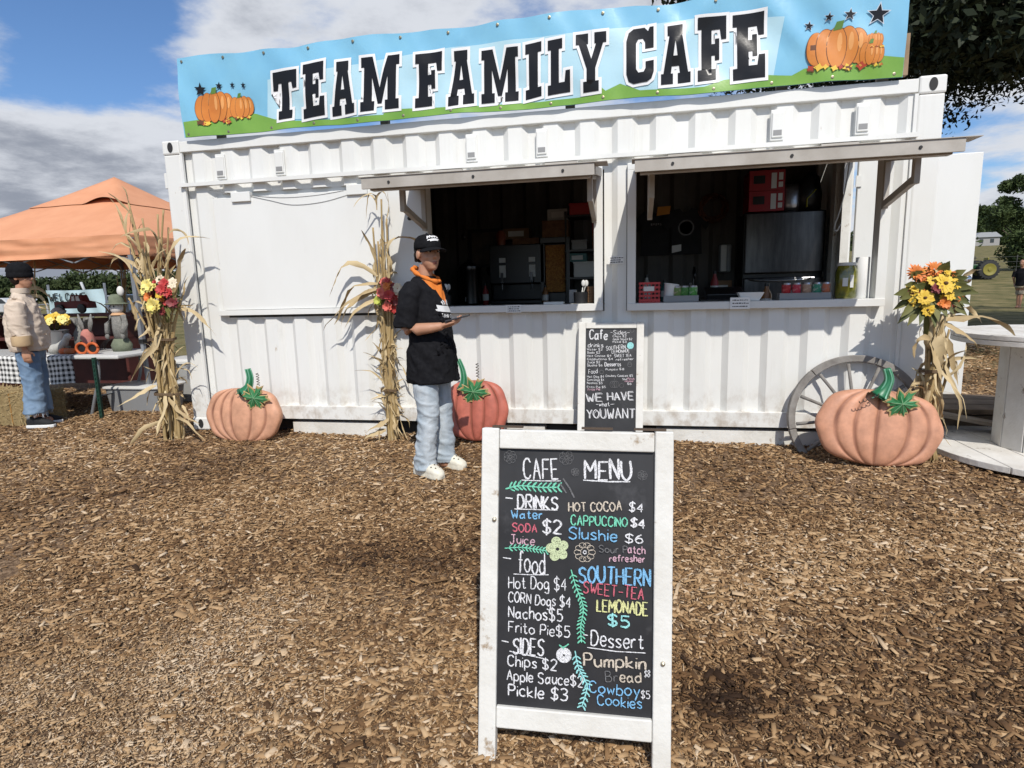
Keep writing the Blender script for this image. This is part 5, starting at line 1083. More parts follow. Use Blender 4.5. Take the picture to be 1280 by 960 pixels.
# tee shirts on the wall
for k, (x, lb) in enumerate(((4.26, 'black T-shirt with pale script pinned to the back wall nearer the window jamb'), (4.58, 'black T-shirt with a round pale print pinned to the back wall'))):
    t = shape('t_shirt', lb, 'T-shirt', (x, 2.34, 1.6), 'black shirts hung on the back wall'); y = 2.345-.02*k
    P = [(-.16, -.26), (.16, -.26), (.16, .06), (.21, .0), (.27, .10), (.16, .22), (.06, .24), (.03, .2), (-.03, .2), (-.06, .24), (-.16, .22), (-.27, .10), (-.21, .0), (-.16, .06)]
    f = MB(); f.prism(P, (x, y, 1.83), V((1, 0, 0)), V((.05*(1-2*k), 0, 1)), .012); f.build('cloth', mat('black_cotton', (.011, .011, .012), (.018, .018, .02), scale=12, rough=.9), t)
    f = MB()
    if k: f.lathe([(.085, 0), (.085, .002), (.070, .002), (.07, 0)], (x+.0, y-.0155, 1.86), 24, V((1, 0, 0)), V((0, 0, 1)), V((0, 1, 0))); f.b2((x-.07, y-.0155, 1.85), (x+.07, y-.0135, 1.875))
    else:
        for j in range(5): f.b2((x-.06+j*.025, y-.0155, 1.9+.006*(j % 2)), (x-.043+j*.025, y-.0135, 1.925))
    f.build('print', mat('grey_print', (.16, .16, .16), rough=.8), t)
t = shape('price_card', 'orange card pinned above the black shirts', 'card', (4.30, 2.3, 2.06)); f = MB(); f.prism([(-.07, -.05), (.07, -.035), (.08, .05), (-.06, .045)], (4.33, 2.29, 2.05), V((1, 0, 0)), V((0, 0, 1)), .004); f.build('card', mat('orange_card', (.55, .22, .02), rough=.6), t)
t = shape('wall_card', 'small white card under the shirt with the round print', 'card', (4.5, 2.3, 1.62)); f = MB(); f.prism([(-.05, -.04), (.05, -.02), (.05, .05), (-.05, .04)], (4.48, 2.29, 1.63), V((1, 0, 0)), V((0, 0, 1)), .004); f.build('card', lab, t)
t = shape('wreath', 'dark round twig wreath on the back wall right of the shirts', 'wreath', (4.86, 2.3, 2.06)); f = MB()
for k in range(40):
    a0 = rnd.uniform(0, 6.28); rr = rnd.uniform(.10, .16); f.tube([V((4.86+rr*math.cos(a0+q*.5)+rnd.gauss(0, .006), 2.31+rnd.gauss(0, .012), 2.06+rr*math.sin(a0+q*.5)+rnd.gauss(0, .006))) for q in range(5)], .006, 5)
f.build('twigs', mat('dark_twig', (.07, .03, .015), (.14, .05, .02), scale=20), t, 180)
# sink, tap, soap bottle, dispenser
t = shape('tap', 'steel swan neck tap behind the green cans', 'tap', (4.62, 2.1, 1.07)); f = MB(); f.tube(spline([(4.66, 2.2, 1.075), (4.66, 2.2, 1.34), (4.66, 2.13, 1.42), (4.66, 2.06, 1.36), (4.66, 2.06, 1.30)], 6), .012, 8); f.lathe([(.03, 0), (.025, .02)], (4.66, 2.2, 1.072), 12); f.build('spout', steel, t, 180)
t = shape('towel_dispenser', 'white and grey towel dispenser on the back wall left of the fridge', 'dispenser', (5.0, 2.3, 1.5)); f = MB(); f.b2((4.93, 2.2, 1.36), (5.05, 2.35, 1.66)); f.build('case', grey, t, bevel=.02); f = MB(); f.b2((4.94, 2.185, 1.37), (5.0, 2.199, 1.65)); f.build('cover', lab, t, bevel=.008)
t = shape('till', 'black card till on the counter behind the right window', 'till', (4.75, .5, 1.07))
f = MB(); f.b2((4.50, .45, 1.0), (5.02, .8, 1.02)); f.b2((4.55, .46, 1.021), (4.97, .78, 1.12)); f.build('body', blk, t, bevel=.006); f = MB(); f.box((4.76, .6, 1.165), (.30, .20, .05), Matrix.Rotation(.3, 3, 'X')); f.build('keypad', blk, t, bevel=.006)
cl_ = [mat('clutter_teal', (.03, .12, .12), rough=.5), mat('clutter_red', (.28, .03, .03), rough=.4), mat('clutter_kraft', (.22, .13, .07), rough=.8), mat('clutter_white', (.45, .45, .43), rough=.6), mat('clutter_amber', (.22, .09, .02), rough=.3)]
for k, (x, y, z, h, rr, mi, lb) in enumerate(((1.2, 1.8, 1.072, .26, .04, 4, 'amber bottle on the back counter far behind the hatch panel'), (2.36, 1.95, 1.072, .24, .035, 1, 'red sauce bottle between the urn and the drink machine'), (3.08, 1.72, 1.072, .2, .032, 4, 'amber sauce bottle in front of the snack warmer'), (4.15, 1.9, 1.072, .28, .045, 3, 'white soap bottle at the left of the back sink counter'), (4.34, 1.95, 1.072, .22, .04, 0, 'teal bottle on the back sink counter under the shirts'), (4.84, 1.86, 1.072, .3, .04, 1, 'red bottle on the back sink counter beside the tap'), (5.06, .4, 1.0, .24, .04, 4, 'amber bottle beside the till'), (4.46, .34, 1.0, .26, .032, 0, 'teal bottle left of the till'), (5.25, .45, 1.0, .2, .04, 3, 'white squeeze bottle behind the five cans'))):
    t = shape('bottle', lb, 'bottle', (x, y, z), 'bottles inside the cafe'); f = MB(); f.lathe([(rr*.9, 0), (rr, .01), (rr, h*.62), (rr*.4, h*.82), (rr*.38, h*.9)], (x, y, z), 14); f.build('body', cl_[mi], t, 40); f = MB(); f.lathe([(rr*.45, h*.9), (rr*.45, h), (.0, h+.002)], (x, y, z), 12); f.build('cap', blk, t, 40); f = MB(); f.lathe([(rr+.001, h*.2), (rr+.001, h*.5)], (x, y, z), 14); f.build('label', lab, t, 40)
for k, (x, y, z, w, h, mi, lb) in enumerate(((2.70, 2.2, 1.80, .3, .12, 2, 'kraft box on top of the drink machine box'), (4.95, 2.2, 1.073, .2, .2, 2, 'kraft box beside the fridge on the sink counter'), (3.2, 2.0, 1.965, .22, .12, 3, 'white box on top of the snack warmer carton'), (3.42, 1.9, 1.512, .2, .09, 0, 'teal box on the paper stack of the rack'), (3.65, 1.9, 1.803, .14, .13, 1, 'red tin on the brown carton of the rack'))):
    t = shape('box', lb, 'box', (x, y, z), 'boxes inside the cafe'); f = MB(); f.b2((x-w/2, y-.09, z), (x+w/2, y+.09, z+h)); f.build('carton', cl_[mi], t, bevel=.004); f = MB(); f.b2((x-w*.3, y-.0925, z+h*.25), (x+w*.3, y-.0905, z+h*.75)); f.build('label', lab, t)
for k, (x, z) in enumerate(((3.92, 1.62), (4.02, 1.58), (2.02, 1.9))):
    t = shape('utensil', ('steel ladle hanging on the back wall behind the pillar', 'steel spatula hanging beside the black shirts', 'steel tongs hanging above the urn')[k], 'utensil', (x, 2.33, z)); f = MB(); f.tube([(x, 2.33, z+.16), (x, 2.33, z)], .006, 6); f.ell((x, 2.32, z-.03), (.03, .015, .04)); f.build('steel', steel, t, 180)

counter('narrow counter just inside the right window under the till', 4.05, 5.68, .13, .82, .999)
# right sill goods: red basket, cup, can trays, pickle jar, paper roll
def tray(x0, x1, y, z, label, cans, seed):
    t = shape('can_tray', label, 'tray', ((x0+x1)/2, y, z)); f = MB(); y0, y1 = y-.045, y+.045; f.b2((x0, y0, z+.001), (x1, y1, z+.006)); f.b2((x0, y0, z+.006), (x1, y0+.006, z+.05)); f.b2((x0, y1-.006, z+.006), (x1, y1, z+.05)); f.b2((x0, y0+.006, z+.006), (x0+.006, y1-.006, z+.05)); f.b2((x1-.006, y0+.006, z+.006), (x1, y1-.006, z+.05)); f.build('tray', grey, t, bevel=.002)
    for x, nm, c, c2 in cans:
        q = shape('drink_can', nm, 'can', (x, y, z+.007), 'drink cans on the right sill'); f = MB(); f.lathe([(.026, 0), (.032, .008), (.032, .104)], (x, y, z+.007), 20); f.build('body', mat('can_'+nm.split()[0]+nm.split()[1], c, c2, scale=30, rough=.35, spread=(.5, .58)), q, 40); f = MB(); f.lathe([(.032, 0), (.0275, .012), (.0265, .009), (.0, .0095)], (x, y, z+.111), 20); f.build('lid', mat('can_lid', (.6, .6, .62), rough=.3, metal=1), q, 40)
SZ = 1.1155
tray(5.075, 5.43, .07, SZ, 'grey tray of five cans on the right sill', ((5.13, 'red can leftmost in the five can tray', (.35, .01, .02), (.5, .1, .1)), (5.20, 'crimson can second in the five can tray', (.42, .02, .05), (.5, .2, .2)), (5.27, 'tan can in the middle of the five can tray', (.35, .22, .16), (.5, .4, .3)), (5.34, 'teal can fourth in the five can tray', (.02, .20, .13), (.3, .4, .35)), (5.40, 'copper can rightmost in the five can tray', (.40, .12, .06), (.3, .2, .2))), 1)
tray(4.24, 4.50, .07, SZ, 'grey tray of three green cans on the right sill', ((4.345, 'mixed green can leftmost in the three can tray', (.12, .22, .06), (.4, .35, .25)), (4.40, 'plain green can between its neighbours in the three can tray', (.04, .17, .04), (.1, .3, .08)), (4.462, 'bright green can rightmost in the three can tray', (.06, .26, .05), (.3, .45, .3))), 2)
t = shape('foam_cup', 'white foam cup standing tilted beside the red basket', 'cup', (4.29, .1, SZ)); f = MB(); f.lathe([(.042, 0), (.055, .13), (.058, .132), (.055, .138), (.050, .13), (.038, .01)], (4.285, .10, SZ+.004), 20, V((1, 0, -.15)), V((0, 1, 0)), V((.15, 0, 1))); f.build('cup', mat('foam_white', (.7, .7, .68), rough=.6), t, 40)

t = shape('basket', 'red plastic basket with a white tag at the left of the right sill', 'basket', (4.14, .1, SZ)); f = MB()
x0, x1, y0, y1, z0, z1 = 4.055, 4.215, .02, .16, SZ+.001, SZ+.15
f.b2((x0, y0, z0), (x1, y1, z0+.01))
for k in range(5):
    z = z0+.012+k*.032; 
    f.b2((x0, y0, z), (x1, y0+.005, z+.016)); f.b2((x0, y1-.005, z), (x1, y1, z+.016)); f.b2((x0, y0+.005, z), (x0+.005, y1-.005, z+.016)); f.b2((x1-.005, y0+.005, z), (x1, y1-.005, z+.016))
for x in np.linspace(x0+.004, x1-.012, 6): f.b2((x, y0+.0055, z0+.01), (x+.008, y0+.009, z1+.006)); f.b2((x, y1-.009, z0+.01), (x+.008, y1-.0055, z1+.006))
f.build('basket', redp, t); f = MB(); f.b2((4.09, .014, SZ+.09), (4.17, .018, SZ+.125)); f.build('tag', lab, t)
t = shape('water_bottle', 'clear bottle with a blue label behind the green cans', 'bottle', (4.42, .2, SZ)); f = MB(); f.lathe([(.03, 0), (.033, .01), (.033, .14), (.014, .19), (.014, .21)], (4.42, .22, 1.0), 16); f.build('bottle', mat('blueish_plastic', (.2, .26, .32), rough=.15), t, 40); f = MB(); f.lathe([(.016, .21), (.016, .232), (0, .233)], (4.42, .22, 1.0), 16); f.build('cap', lab, t, 40)
t = shape('food_boat', 'white paper food boat on the right sill above the larger note', 'tray', (4.9, .02, SZ)); f = MB(); vs = []
for (w, d, z) in ((.06, .035, .002), (.09, .055, .05), (.086, .051, .05), (.057, .032, .005)): vs += [(4.87+sx*w, .03+sy*d, SZ+z+(.012 if abs(sx) and z > .04 else 0)) for sx, sy in ((-1, -1), (1, -1), (1, 1), (-1, 1))]
f.add(vs, [(3, 2, 1, 0)]+[(4*j+i, 4*j+(i+1) % 4, 4*j+4+(i+1) % 4, 4*j+4+i) for j in range(3) for i in range(4)]+[(12, 13, 14, 15)]); f.build('boat', paper, t, fixn=True)
t = shape('pickle_jar', 'big glass jar of green pickles with a white lid on the right sill', 'jar', (5.545, .1, SZ)); f = MB(); f.lathe([(.062, 0), (.072, .012), (.074, .19), (.062, .225), (.058, .24)], (5.545, .10, SZ+.001), 28); f.build('jar', mat('pickle_green', (.22, .20, .025), (.09, .10, .015), scale=11, rough=.12, coat=.8, spread=(.42, .55)), t, 40)
f = MB(); f.lathe([(.064, 0), (.064, .022), (.0, .024)], (5.545, .10, SZ+.238), 28); f.build('lid', lab, t, 40); f = MB(); f.b2((5.55, .022, SZ+.08), (5.572, .0245, SZ+.17)); f.b2((5.50, .024, SZ+.09), (5.535, .027, SZ+.15)); f.build('label', lab, t)
t = shape('paper_roll', 'white roll of kitchen paper standing by the right jamb', 'paper roll', (5.652, .09, SZ)); f = MB(); f.lathe([(.043, 0), (.046, .004), (.046, .29), (.043, .294), (.018, .294), (.018, .26)], (5.650, .10, SZ+.001), 24); f.build('roll', mat('tissue', (.75, .75, .74), rough=.9), t, 40)
t = shape('hanging_cord', 'pale cord dangling inside the right window near the jamb', 'cord', (5.6, 1.2, 2)); f = MB(); f.tube(spline([(5.78, .9, 2.45), (5.76, .9, 2.1), (5.72, .9, 1.85), (5.68, .9, 1.70), (5.70, .9, 1.66), (5.73, .9, 1.72)], 5), .006, 6); f.build('cord', lab, t, 180)
# ------------------------------------------------------------------ people
skin = mat('warm_skin', (.46, .24, .15), (.40, .20, .12), scale=14, rough=.5, spread=(.3, .8)); hairm = mat('dark_hair', (.013, .009, .007), (.026, .017, .012), scale=60, spec=.2, rough=.7); eye_w = mat('eye_white', (.55, .53, .5), rough=.3); eye_d = mat('eye_dark', (.012, .009, .008), rough=.2); lipm = mat('lip', (.27, .085, .07), rough=.5)
tee = mat('black_tee', (.010, .010, .012), (.015, .015, .017), scale=40, rough=1.0, bump=.15, bscale=160, spec=.08); denim_l = mat('light_wash_denim', (.31, .365, .41), (.50, .54, .57), scale=7, rough=.85, bump=.2, bscale=200, spread=(.36, .66), stretch=(1, 1, .4)); denim_b = mat('mid_blue_denim', (.095, .16, .255), (.21, .30, .41), scale=6, rough=.85, bump=.2, bscale=200, spread=(.36, .66), stretch=(1, 1, .4))
quilt = mat('cream_quilted_cloth', (.60, .50, .40), (.54, .44, .35), scale=5, rough=.85, bump=.15, bscale=90); cuffm = mat('tan_cord_cuff', (.55, .40, .23), (.47, .33, .19), scale=10, rough=.9); bandm = mat('orange_bandana', (.70, .20, .025), (.62, .16, .02), scale=8, rough=.8, spots=[((.75, .55, .4), 70, .66, .70)]); capm = mat('black_cap_cloth', (.009, .009, .010), (.014, .014, .016), scale=60, spec=.08, rough=1.0, bump=.1, bscale=200); foamw = mat('cream_foam_clog', (.72, .69, .58), (.64, .60, .50), scale=8, rough=.6); ruby = mat('white_rubber', (.72, .72, .70), rough=.6); shoeb = mat('black_canvas', (.014, .014, .015), rough=.85); beanie = mat('black_rib_knit', (.009, .009, .010), (.014, .014, .016), scale=50, spec=.08, rough=1.0, bump=.3, bscale=150)
class Fig:
    def __init__(s, base, facing, H): s.b = V(base); s.F = V((math.cos(facing), math.sin(facing), 0)); s.L = V((-s.F.y, s.F.x, 0)); s.H = H; s.k = H/1.72
    def P(s, f, l, z): return s.b+s.F*(f*s.k)+s.L*(l*s.k)+V((0, 0, z*s.k))
    def ring(s, f, l, z, rf, rl, tilt=None): return (s.P(f, l, z), s.F*(rf*s.k), s.L*(rl*s.k))
    def limb(s, mb, pts, rad, n=14):   # pts in local coordinates
        mb.tube([s.P(*p) for p in pts], [r*s.k for r in rad], n)
    def head(s, mb, ha, fz=0, hz=1.50, hf=.02):
        """skull, jaw, nose, brow, lips, ears in one heap; ha: heading of the face"""
        HF = V((math.cos(ha), math.sin(ha), 0)); HL = V((-HF.y, HF.x, 0)); HU = V((0, 0, 1)); c = s.P(hf, 0, hz+.105); k = s.k
        R = Matrix((HF, HL, HU)).transposed(); q = lambda f, l, z: c+HF*(f*k)+HL*(l*k)+HU*(z*k)
        mb.ell(q(-.005, 0, .025), (.098*k, .076*k, .098*k), R, 20, 14)
        mb.loft([(q(.012, 0, .02), HF*.080*k, HL*.070*k), (q(.022, 0, -.03), HF*.073*k, HL*.065*k), (q(.030, 0, -.075), HF*.062*k, HL*.054*k), (q(.042, 0, -.108), HF*.042*k, HL*.034*k), (q(.046, 0, -.120), HF*.022*k, HL*.02*k)], 18)
        mb.loft([(q(.083, 0, .022), HF*.010*k, HL*.009*k), (q(.098, 0, -.012), HF*.014*k, HL*.012*k), (q(.103, 0, -.030), HF*.017*k, HL*.018*k), (q(.094, 0, -.040), HF*.012*k, HL*.015*k)], 10)
        for l in (-1, 1):
            mb.ell(q(-.004, l*.080, -.010), (.022*k, .011*k, .033*k), R, 10, 8); mb.ell(q(.072, l*.033, .026), (.018*k, .024*k, .007*k), R, 10, 6); mb.ell(q(.060, l*.040, -.03), (.02*k, .02*k, .02*k), R, 10, 6)
        mb.ell(q(.087, 0, -.062), (.011*k, .023*k, .006*k), R, 10, 6); mb.ell(q(.085, 0, -.073), (.011*k, .020*k, .007*k), R, 10, 6)
        s.hq, s.hR, s.HF, s.HL = q, R, HF, HL
    def face(s, par):
        q, R, k = s.hq, s.hR, s.k
        for l in (-1, 1):
            f = MB(); f.ell(q(.079, l*.032, .010), (.011*k, .0145*k, .0075*k), R, 10, 8); e = f.build('eye', eye_w, par, 180); f = MB(); f.ell(q(.0865, l*.031, .010), (.0045*k, .0075*k, .0075*k), R, 10, 8); f.build('iris', eye_d, e, 180)
            f = MB(); f.tube([q(.090, l*.014, .030), q(.090, l*.032, .037), q(.080, l*.052, .032)], [.006*k, .0075*k, .004*k], 6); f.build('eyebrow', hairm, par, 180)
        f = MB(); f.ell(q(.0925, 0, -.0625), (.008*k, .021*k, .0045*k), R, 12, 6); f.ell(q(.0905, 0, -.072), (.008*k, .018*k, .0055*k), R, 12, 6); f.build('lips', lipm, par, 180)
    def hand(s, mb, wrist, fwd, palm_n, thumb_side, curl=.6, sc=1.0, grip=0):
        """palm and five unequal bent fingers; world vectors"""
        k = s.k*sc; fwd = fwd.normalized(); palm_n = (palm_n-fwd*palm_n.dot(fwd)).normalized(); side = fwd.cross(palm_n).normalized()
        if side.dot(thumb_side) < 0: side = -side
        w = wrist
        mb.loft([(w, side*.027*k, palm_n*.019*k), (w+fwd*.03*k, side*.036*k, palm_n*.017*k), (w+fwd*.07*k, side*.042*k, palm_n*.015*k), (w+fwd*.092*k, side*.040*k, palm_n*.012*k)], 14)
        for i, (o, L_) in enumerate(((.030, .072), (.010, .080), (-.010, .075), (-.029, .060))):
            p = w+fwd*.085*k+side*o*k; d = fwd.copy(); pts = [p-fwd*.02*k, p]
            for seg, a in ((.45, curl*.55), (.30, curl*.9), (.25, curl*.7)):
                d = (d*math.cos(a)+palm_n*math.sin(a)).normalized(); e = d; pts.append(pts[-1]+e*(L_*seg*k))
                palm2 = palm_n*math.cos(a)-fwd*math.sin(a)
            mb.tube(pts, [.009*k, .0092*k, .0086*k, .008*k, .0062*k], 8)
        p = w+fwd*.028*k+side*.030*k; d = (fwd*.65+side*.6+palm_n*.35).normalized()
        mb.tube([p-d*.015*k, p+d*.02*k, p+d*.045*k, p+d*.045*k+(fwd*.8+palm_n*.45*(1+grip)).normalized()*.030*k], [.014*k, .0125*k, .0105*k, .0075*k], 8)
def creases(seed, amp, sx, sz, tilt=.6):
    def f(p):
        q = V((p.x*sx+p.z*tilt*sx+seed, p.y*sx, p.z*sz)); a = noise.noise(q); b = noise.noise(q*2.1+V((7, 3, 1)))
        return amp*((1-min(1, abs(a)*3.2))-.35)+amp*.45*((1-min(1, abs(b)*3))-.35)
    return f
def folds(seed, amp, sx=9, sz=14): return lambda p: amp*noise.noise(V((p.x*sx+seed, p.y*sx, p.z*sz)))+amp*.5*noise.noise(V((p.x*sx*2.6, p.y*sx*2.6+seed, p.z*sz*1.6+p.x*9)))
def marks_on(par, obj, O, U, W_, N_, strokes, w, m, nm):
    """printed strokes laid on a curved cloth surface"""
    off = worldloc(obj); me = obj.data; bv = BVHTree.FromPolygons([v.co+off for v in me.vertices], [tuple(p.vertices) for p in me.polygons]); f = MB()
    for st in strokes:
        P = []
        for (a, b) in zip(st, st[1:]):
            n = max(1, int(math.hypot(b[0]-a[0], b[1]-a[1])/.004))
            P += [(a[0]+(b[0]-a[0])*k/n, a[1]+(b[1]-a[1])*k/n) for k in range(n)]
        P.append(st[-1]); vs = []
        for i, p in enumerate(P):
            a = P[max(i-1, 0)]; b = P[min(i+1, len(P)-1)]; d = V((b[0]-a[0], b[1]-a[1], 0)); d = d.normalized() if d.length else V((1, 0, 0))
            for sg in (-1, 1):
                q = O+U*(p[0]-d.y*sg*w/2)+W_*(p[1]+d.x*sg*w/2); h = bv.ray_cast(q+N_*.3, -N_, .6)
                vs.append((h[0]+N_*.003) if h[0] else q)
        f.add(vs, [(2*i, 2*i+2, 2*i+3, 2*i+1) for i in range(len(P)-1)])
    f.build(nm, m, par)
def shoe_clog(par, s, f, l, ang, nm='clog'):
    d = V((math.cos(ang), math.sin(ang), 0)); sd = V((-d.y, d.x, 0)); c = s.P(f, l, 0); k = s.k; up = V((0, 0, 1)); m = MB()
    sole = [(-.115, .030), (-.09, .040), (-.03, .040), (.03, .045), (.09, .052), (.135, .046), (.165, .028)]
    P = [(x, w) for x, w in sole]+[(x, -w) for x, w in sole[::-1]]
    m.prism([(x*k, w*k) for x, w in P], c+up*.0, d, sd, .032*k)
    m.loft([(c+d*x*k+up*z*k, sd*w*k, up*h*k) for x, z, w, h in ((.172, .03, .014, .012), (.155, .04, .036, .024), (.12, .045, .05, .036), (.07, .05, .051, .050), (.02, .055, .046, .055), (-.02, .05, .043, .045))], 16)
    m.loft([(c+d*x*k+up*z*k, sd*w*k, up*h*k) for x, z, w, h in ((-.02, .045, .043, .035), (-.07, .045, .042, .035), (-.105, .045, .034, .034), (-.12, .04, .018, .02))], 16)
    o = voxel(m, nm, .006*k, foamw, par, 3)
    m = MB(); m.tube(spline([c+d*.0*k+sd*.05*k+up*.07*k, c-d*.08*k+sd*.046*k+up*.085*k, c-d*.125*k+up*.085*k, c-d*.08*k-sd*.046*k+up*.085*k, c+d*.0*k-sd*.05*k+up*.07*k], 5), .008*k, 6); m.build('heel_strap', foamw, o, 180)
    m = MB()
    for (x, y, z) in ((.12, .02, .082), (.12, -.02, .082), (.09, .035, .088), (.09, 0, .101), (.09, -.035, .088), (.06, .02, .104), (.06, -.02, .104)): m.ell(c+d*x*k+sd*y*k+up*z*k, (.006*k, .006*k, .004*k), None, 8, 6)
    m.build('vent_hole', mat('clog_hole', (.16, .14, .10), rough=.8), o, 180)
    return o
def build_man():
    y0 = -.86; gzv = ground_z(2.64, -.86)+.004; s = Fig((2.64, y0, gzv), math.radians(-10), 1.62); P = s.P
    t = thing('person', 'young man in black cap, black T-shirt, orange bandana and light jeans holding a phone', 'person', s.b)
    b = MB(); sh = 1.395
    b.loft([s.ring(0, 0, .82, .10, .145), s.ring(.01, 0, .95, .105, .15), s.ring(0, 0, 1.10, .10, .15), s.ring(-.005, 0, 1.25, .105, .15), s.ring(-.01, 0, 1.35, .08, .13), s.ring(-.012, 0, 1.41, .055, .075), s.ring(-.005, 0, 1.44, .052, .055), s.ring(.01, 0, 1.53, .050, .05)], 20)
    for l in (.085, -.085): s.limb(b, [(0, l, .86), (.015, l*1.05, .5), (0, l*1.15, .1), (.0, l*1.15, .05)], [.085, .058, .04, .038])
    for l in (.1, -.1): b.ell(P(.04, l, .045), (.06, .04, .04), None, 12, 8)
    # near arm holds the phone, far arm hangs
    el = (-.055, -.205, 1.075); wr_ = (.205, -.17, 1.10)
    s.limb(b, [(-.01, -.13, 1.375), (-.02, -.172, 1.335), (-.04, -.195, 1.2), el], [.036, .040, .040, .040]); s.limb(b, [el, (.03, -.205, 1.080), (.13, -.19, 1.09), wr_], [.042, .044, .036, .027])
    fwd = (P(.33, -.135, 1.13)-P(*wr_)).normalized(); pal = V((0, 0, 1)); s.hand(b, P(*wr_), fwd, pal+s.L*.2, s.L, .55, 1.0)
    s.limb(b, [(-.01, .13, 1.37), (-.01, .172, 1.32), (-.01, .19, 1.1), (.06, .195, .88)], [.036, .040, .038, .028]); s.hand(b, P(.06, .195, .88), V((.2, 0, -1)), -s.L, s.F, .5)
    ha = math.radians(-42); s.head(b, ha, hz=1.497, hf=.03)
    body = voxel(b, 'body', .0055, skin, t, 2); s.face(body)
    # hair below the cap
    q, R = s.hq, s.hR; k = s.k; h = MB(); h.ell(q(-.030, 0, .030), (.088*k, .079*k, .080*k), R, 18, 12)
    r = random.Random(3)
    for i in range(70):
        a = r.uniform(2.0, 2*math.pi-2.0); z = r.uniform(-.045, .03); p = q(-.015+.088*math.cos(a), .080*math.sin(a), z); h.ell(p, (.014*k, .014*k, .018*k), None, 6, 5)
    f = MB(); f.v, f.f, f.m = h.v, h.f, h.m; hair = voxel(f, 'hair', .007, hairm, t, 1)
    # cap
    c = MB(); prof = [(1.0, .028), (1.03, .045), (1.0, .075), (.88, .103), (.62, .124), (.3, .133), (.02, .136)]
    c.loft([(q(-.006, 0, z), s.HF*(.107*k*w), s.HL*(.090*k*w)) for w, z in prof], 28); cap = c.build('cap', capm, t, 180)
    c = MB(); vs = []; n = 14
    for j in range(4):
        for i in range(n+1):
            a = -1.15+2.3*i/n; rr = 1+.92*j/3*math.cos(a*.72)**1.2; vs.append(q(-.006+.106*math.cos(a)*rr, .089*math.sin(a)*(1+.16*j/3), .036-.020*(j/3)-.020*(math.sin(a)**2)))
    fs = [(j*(n+1)+i, j*(n+1)+i+1, (j+1)*(n+1)+i+1, (j+1)*(n+1)+i) for j in range(3) for i in range(n)]; c.add(vs, fs); br = c.build('brim', capm, cap, 180); sd = br.modifiers.new('s', 'SOLIDIFY'); sd.thickness = .006
    c = MB(); c.ell(q(-.006, 0, .137), (.008, .008, .005)); c.build('button', capm, cap, 180)
    U = s.HL; O = q(.05, .0, .085); N_ = (s.HF*.85+V((0, 0, .5))).normalized(); W_ = N_.cross(U).normalized(); W_ = W_ if W_.z > 0 else -W_
    scr = [[(-.042, -.004), (-.034, .018), (-.026, .0), (-.018, .02), (-.010, -.002), (-.002, .016), (.008, -.002), (.016, .018), (.026, 0), (.040, .010)], [(-.044, -.016), (.040, -.012)], [(-.036, .010), (.0, .012), (.034, .014)], [(-.03, -.024), (.03, -.021)]]
    marks_on(cap, cap, O, U, W_, N_, scr, .0075, mat('white_thread', (.75, .75, .75), rough=.8), 'embroidery')
    # T-shirt
    m = MB(); m.loft([s.ring(.02, 0, .69, .186, .186), s.ring(.02, 0, .85, .176, .184), s.ring(.02, 0, 1.0, .162, .174), s.ring(.012, 0, 1.15, .150, .174), s.ring(0, 0, 1.27, .138, .178), s.ring(-.008, 0, 1.35, .115, .172), s.ring(-.012, 0, 1.405, .090, .135), s.ring(-.008, 0, 1.445, .070, .088)], 28)
    s.limb(m, [(-.01, -.09, 1.37), (-.018, -.150, 1.355), (-.03, -.182, 1.31), (-.045, -.198, 1.22), (-.058, -.208, 1.09)], [.062, .074, .076, .078, .083], 18); s.limb(m, [(-.01, .09, 1.37), (-.01, .150, 1.355), (-.01, .182, 1.31), (-.01, .195, 1.2), (-.008, .205, 1.07)], [.062, .074, .078, .080, .088], 18)
    fo_ = folds(2, .008, 7, 5); fc_ = creases(3, .012, 6, 4.5, .8); shirt = voxel(m, 'shirt', .0075, tee, t, 5, lambda p: (fo_(p)+fc_(p))*(1.3-smst(p.z, .9, 1.35)))
    # print on the chest
    U = -s.L; O = P(.15, .0, 1.21); N_ = s.F; W_ = V((0, 0, 1)); U = (U*1).normalized()
    lg = []
    for z in np.linspace(-.014, .016, 5): lg.append([(-.085, z-.01), (-.04, z-.004), (.045, z+.003), (.085, z+.010)])
    for (x0, z0, x1, z1) in ((-.05, .02, -.03, .07), (-.035, .02, -.015, .075), (-.02, .025, .0, .055), (.01, .03, .03, .06), (.03, .03, .045, .05)): lg.append([(x0, z0), ((x0+x1)/2, (z0+z1)/2+.005), (x1, z1)])
    lg += [[(-.08, -.026), (-.095, -.035), (-.075, -.03)], [(.08, -.006), (.1, -.002), (.085, .0)]]
    marks_on(shirt, shirt, O, U, W_, N_, lg, .011, mat('white_print', (.72, .72, .72), rough=.8), 'chest_print')
    x = -.07; lg = []
    for ch in 'DO WHAT':
        if ch == ' ': x += .013; continue
        for st in HW[ch]: lg.append([(x+a*.0025, -.062+(x+.07)*.08+b_*.0024) for a, b_ in st])
        x += .021
    marks_on(shirt, shirt, O, U, W_, N_, lg, .005, MATS['white_print'], 'chest_lettering')
    # jeans
    m = MB(); m.loft([s.ring(0, 0, .86, .10, .135), s.ring(0, 0, .78, .115, .15), s.ring(0, 0, .70, .105, .15)], 22)
    for l, fo2, an in ((-.095, -.03, 0), (.10, .02, 0)):
        m.loft([s.ring(0, l*.8, .80, .092, .072), s.ring(.01, l, .66, .094, .086), s.ring(.026, l*1.04, .48, .080, .077), s.ring(.018+fo2*.5, l*1.1, .28, .076, .073), s.ring(.012+fo2, l*1.16, .10, .080, .075), s.ring(.02+fo2, l*1.16, .05, .084, .078)], 22)
    f1 = folds(5, .004, 10, 8); f1c = creases(8, .008, 6, 11, .5); voxel(m, 'jeans', .007, denim_l, t, 3, lambda p: f1(p)+f1c(p)*(1.35-.9*smst(p.z, .15, .7)))
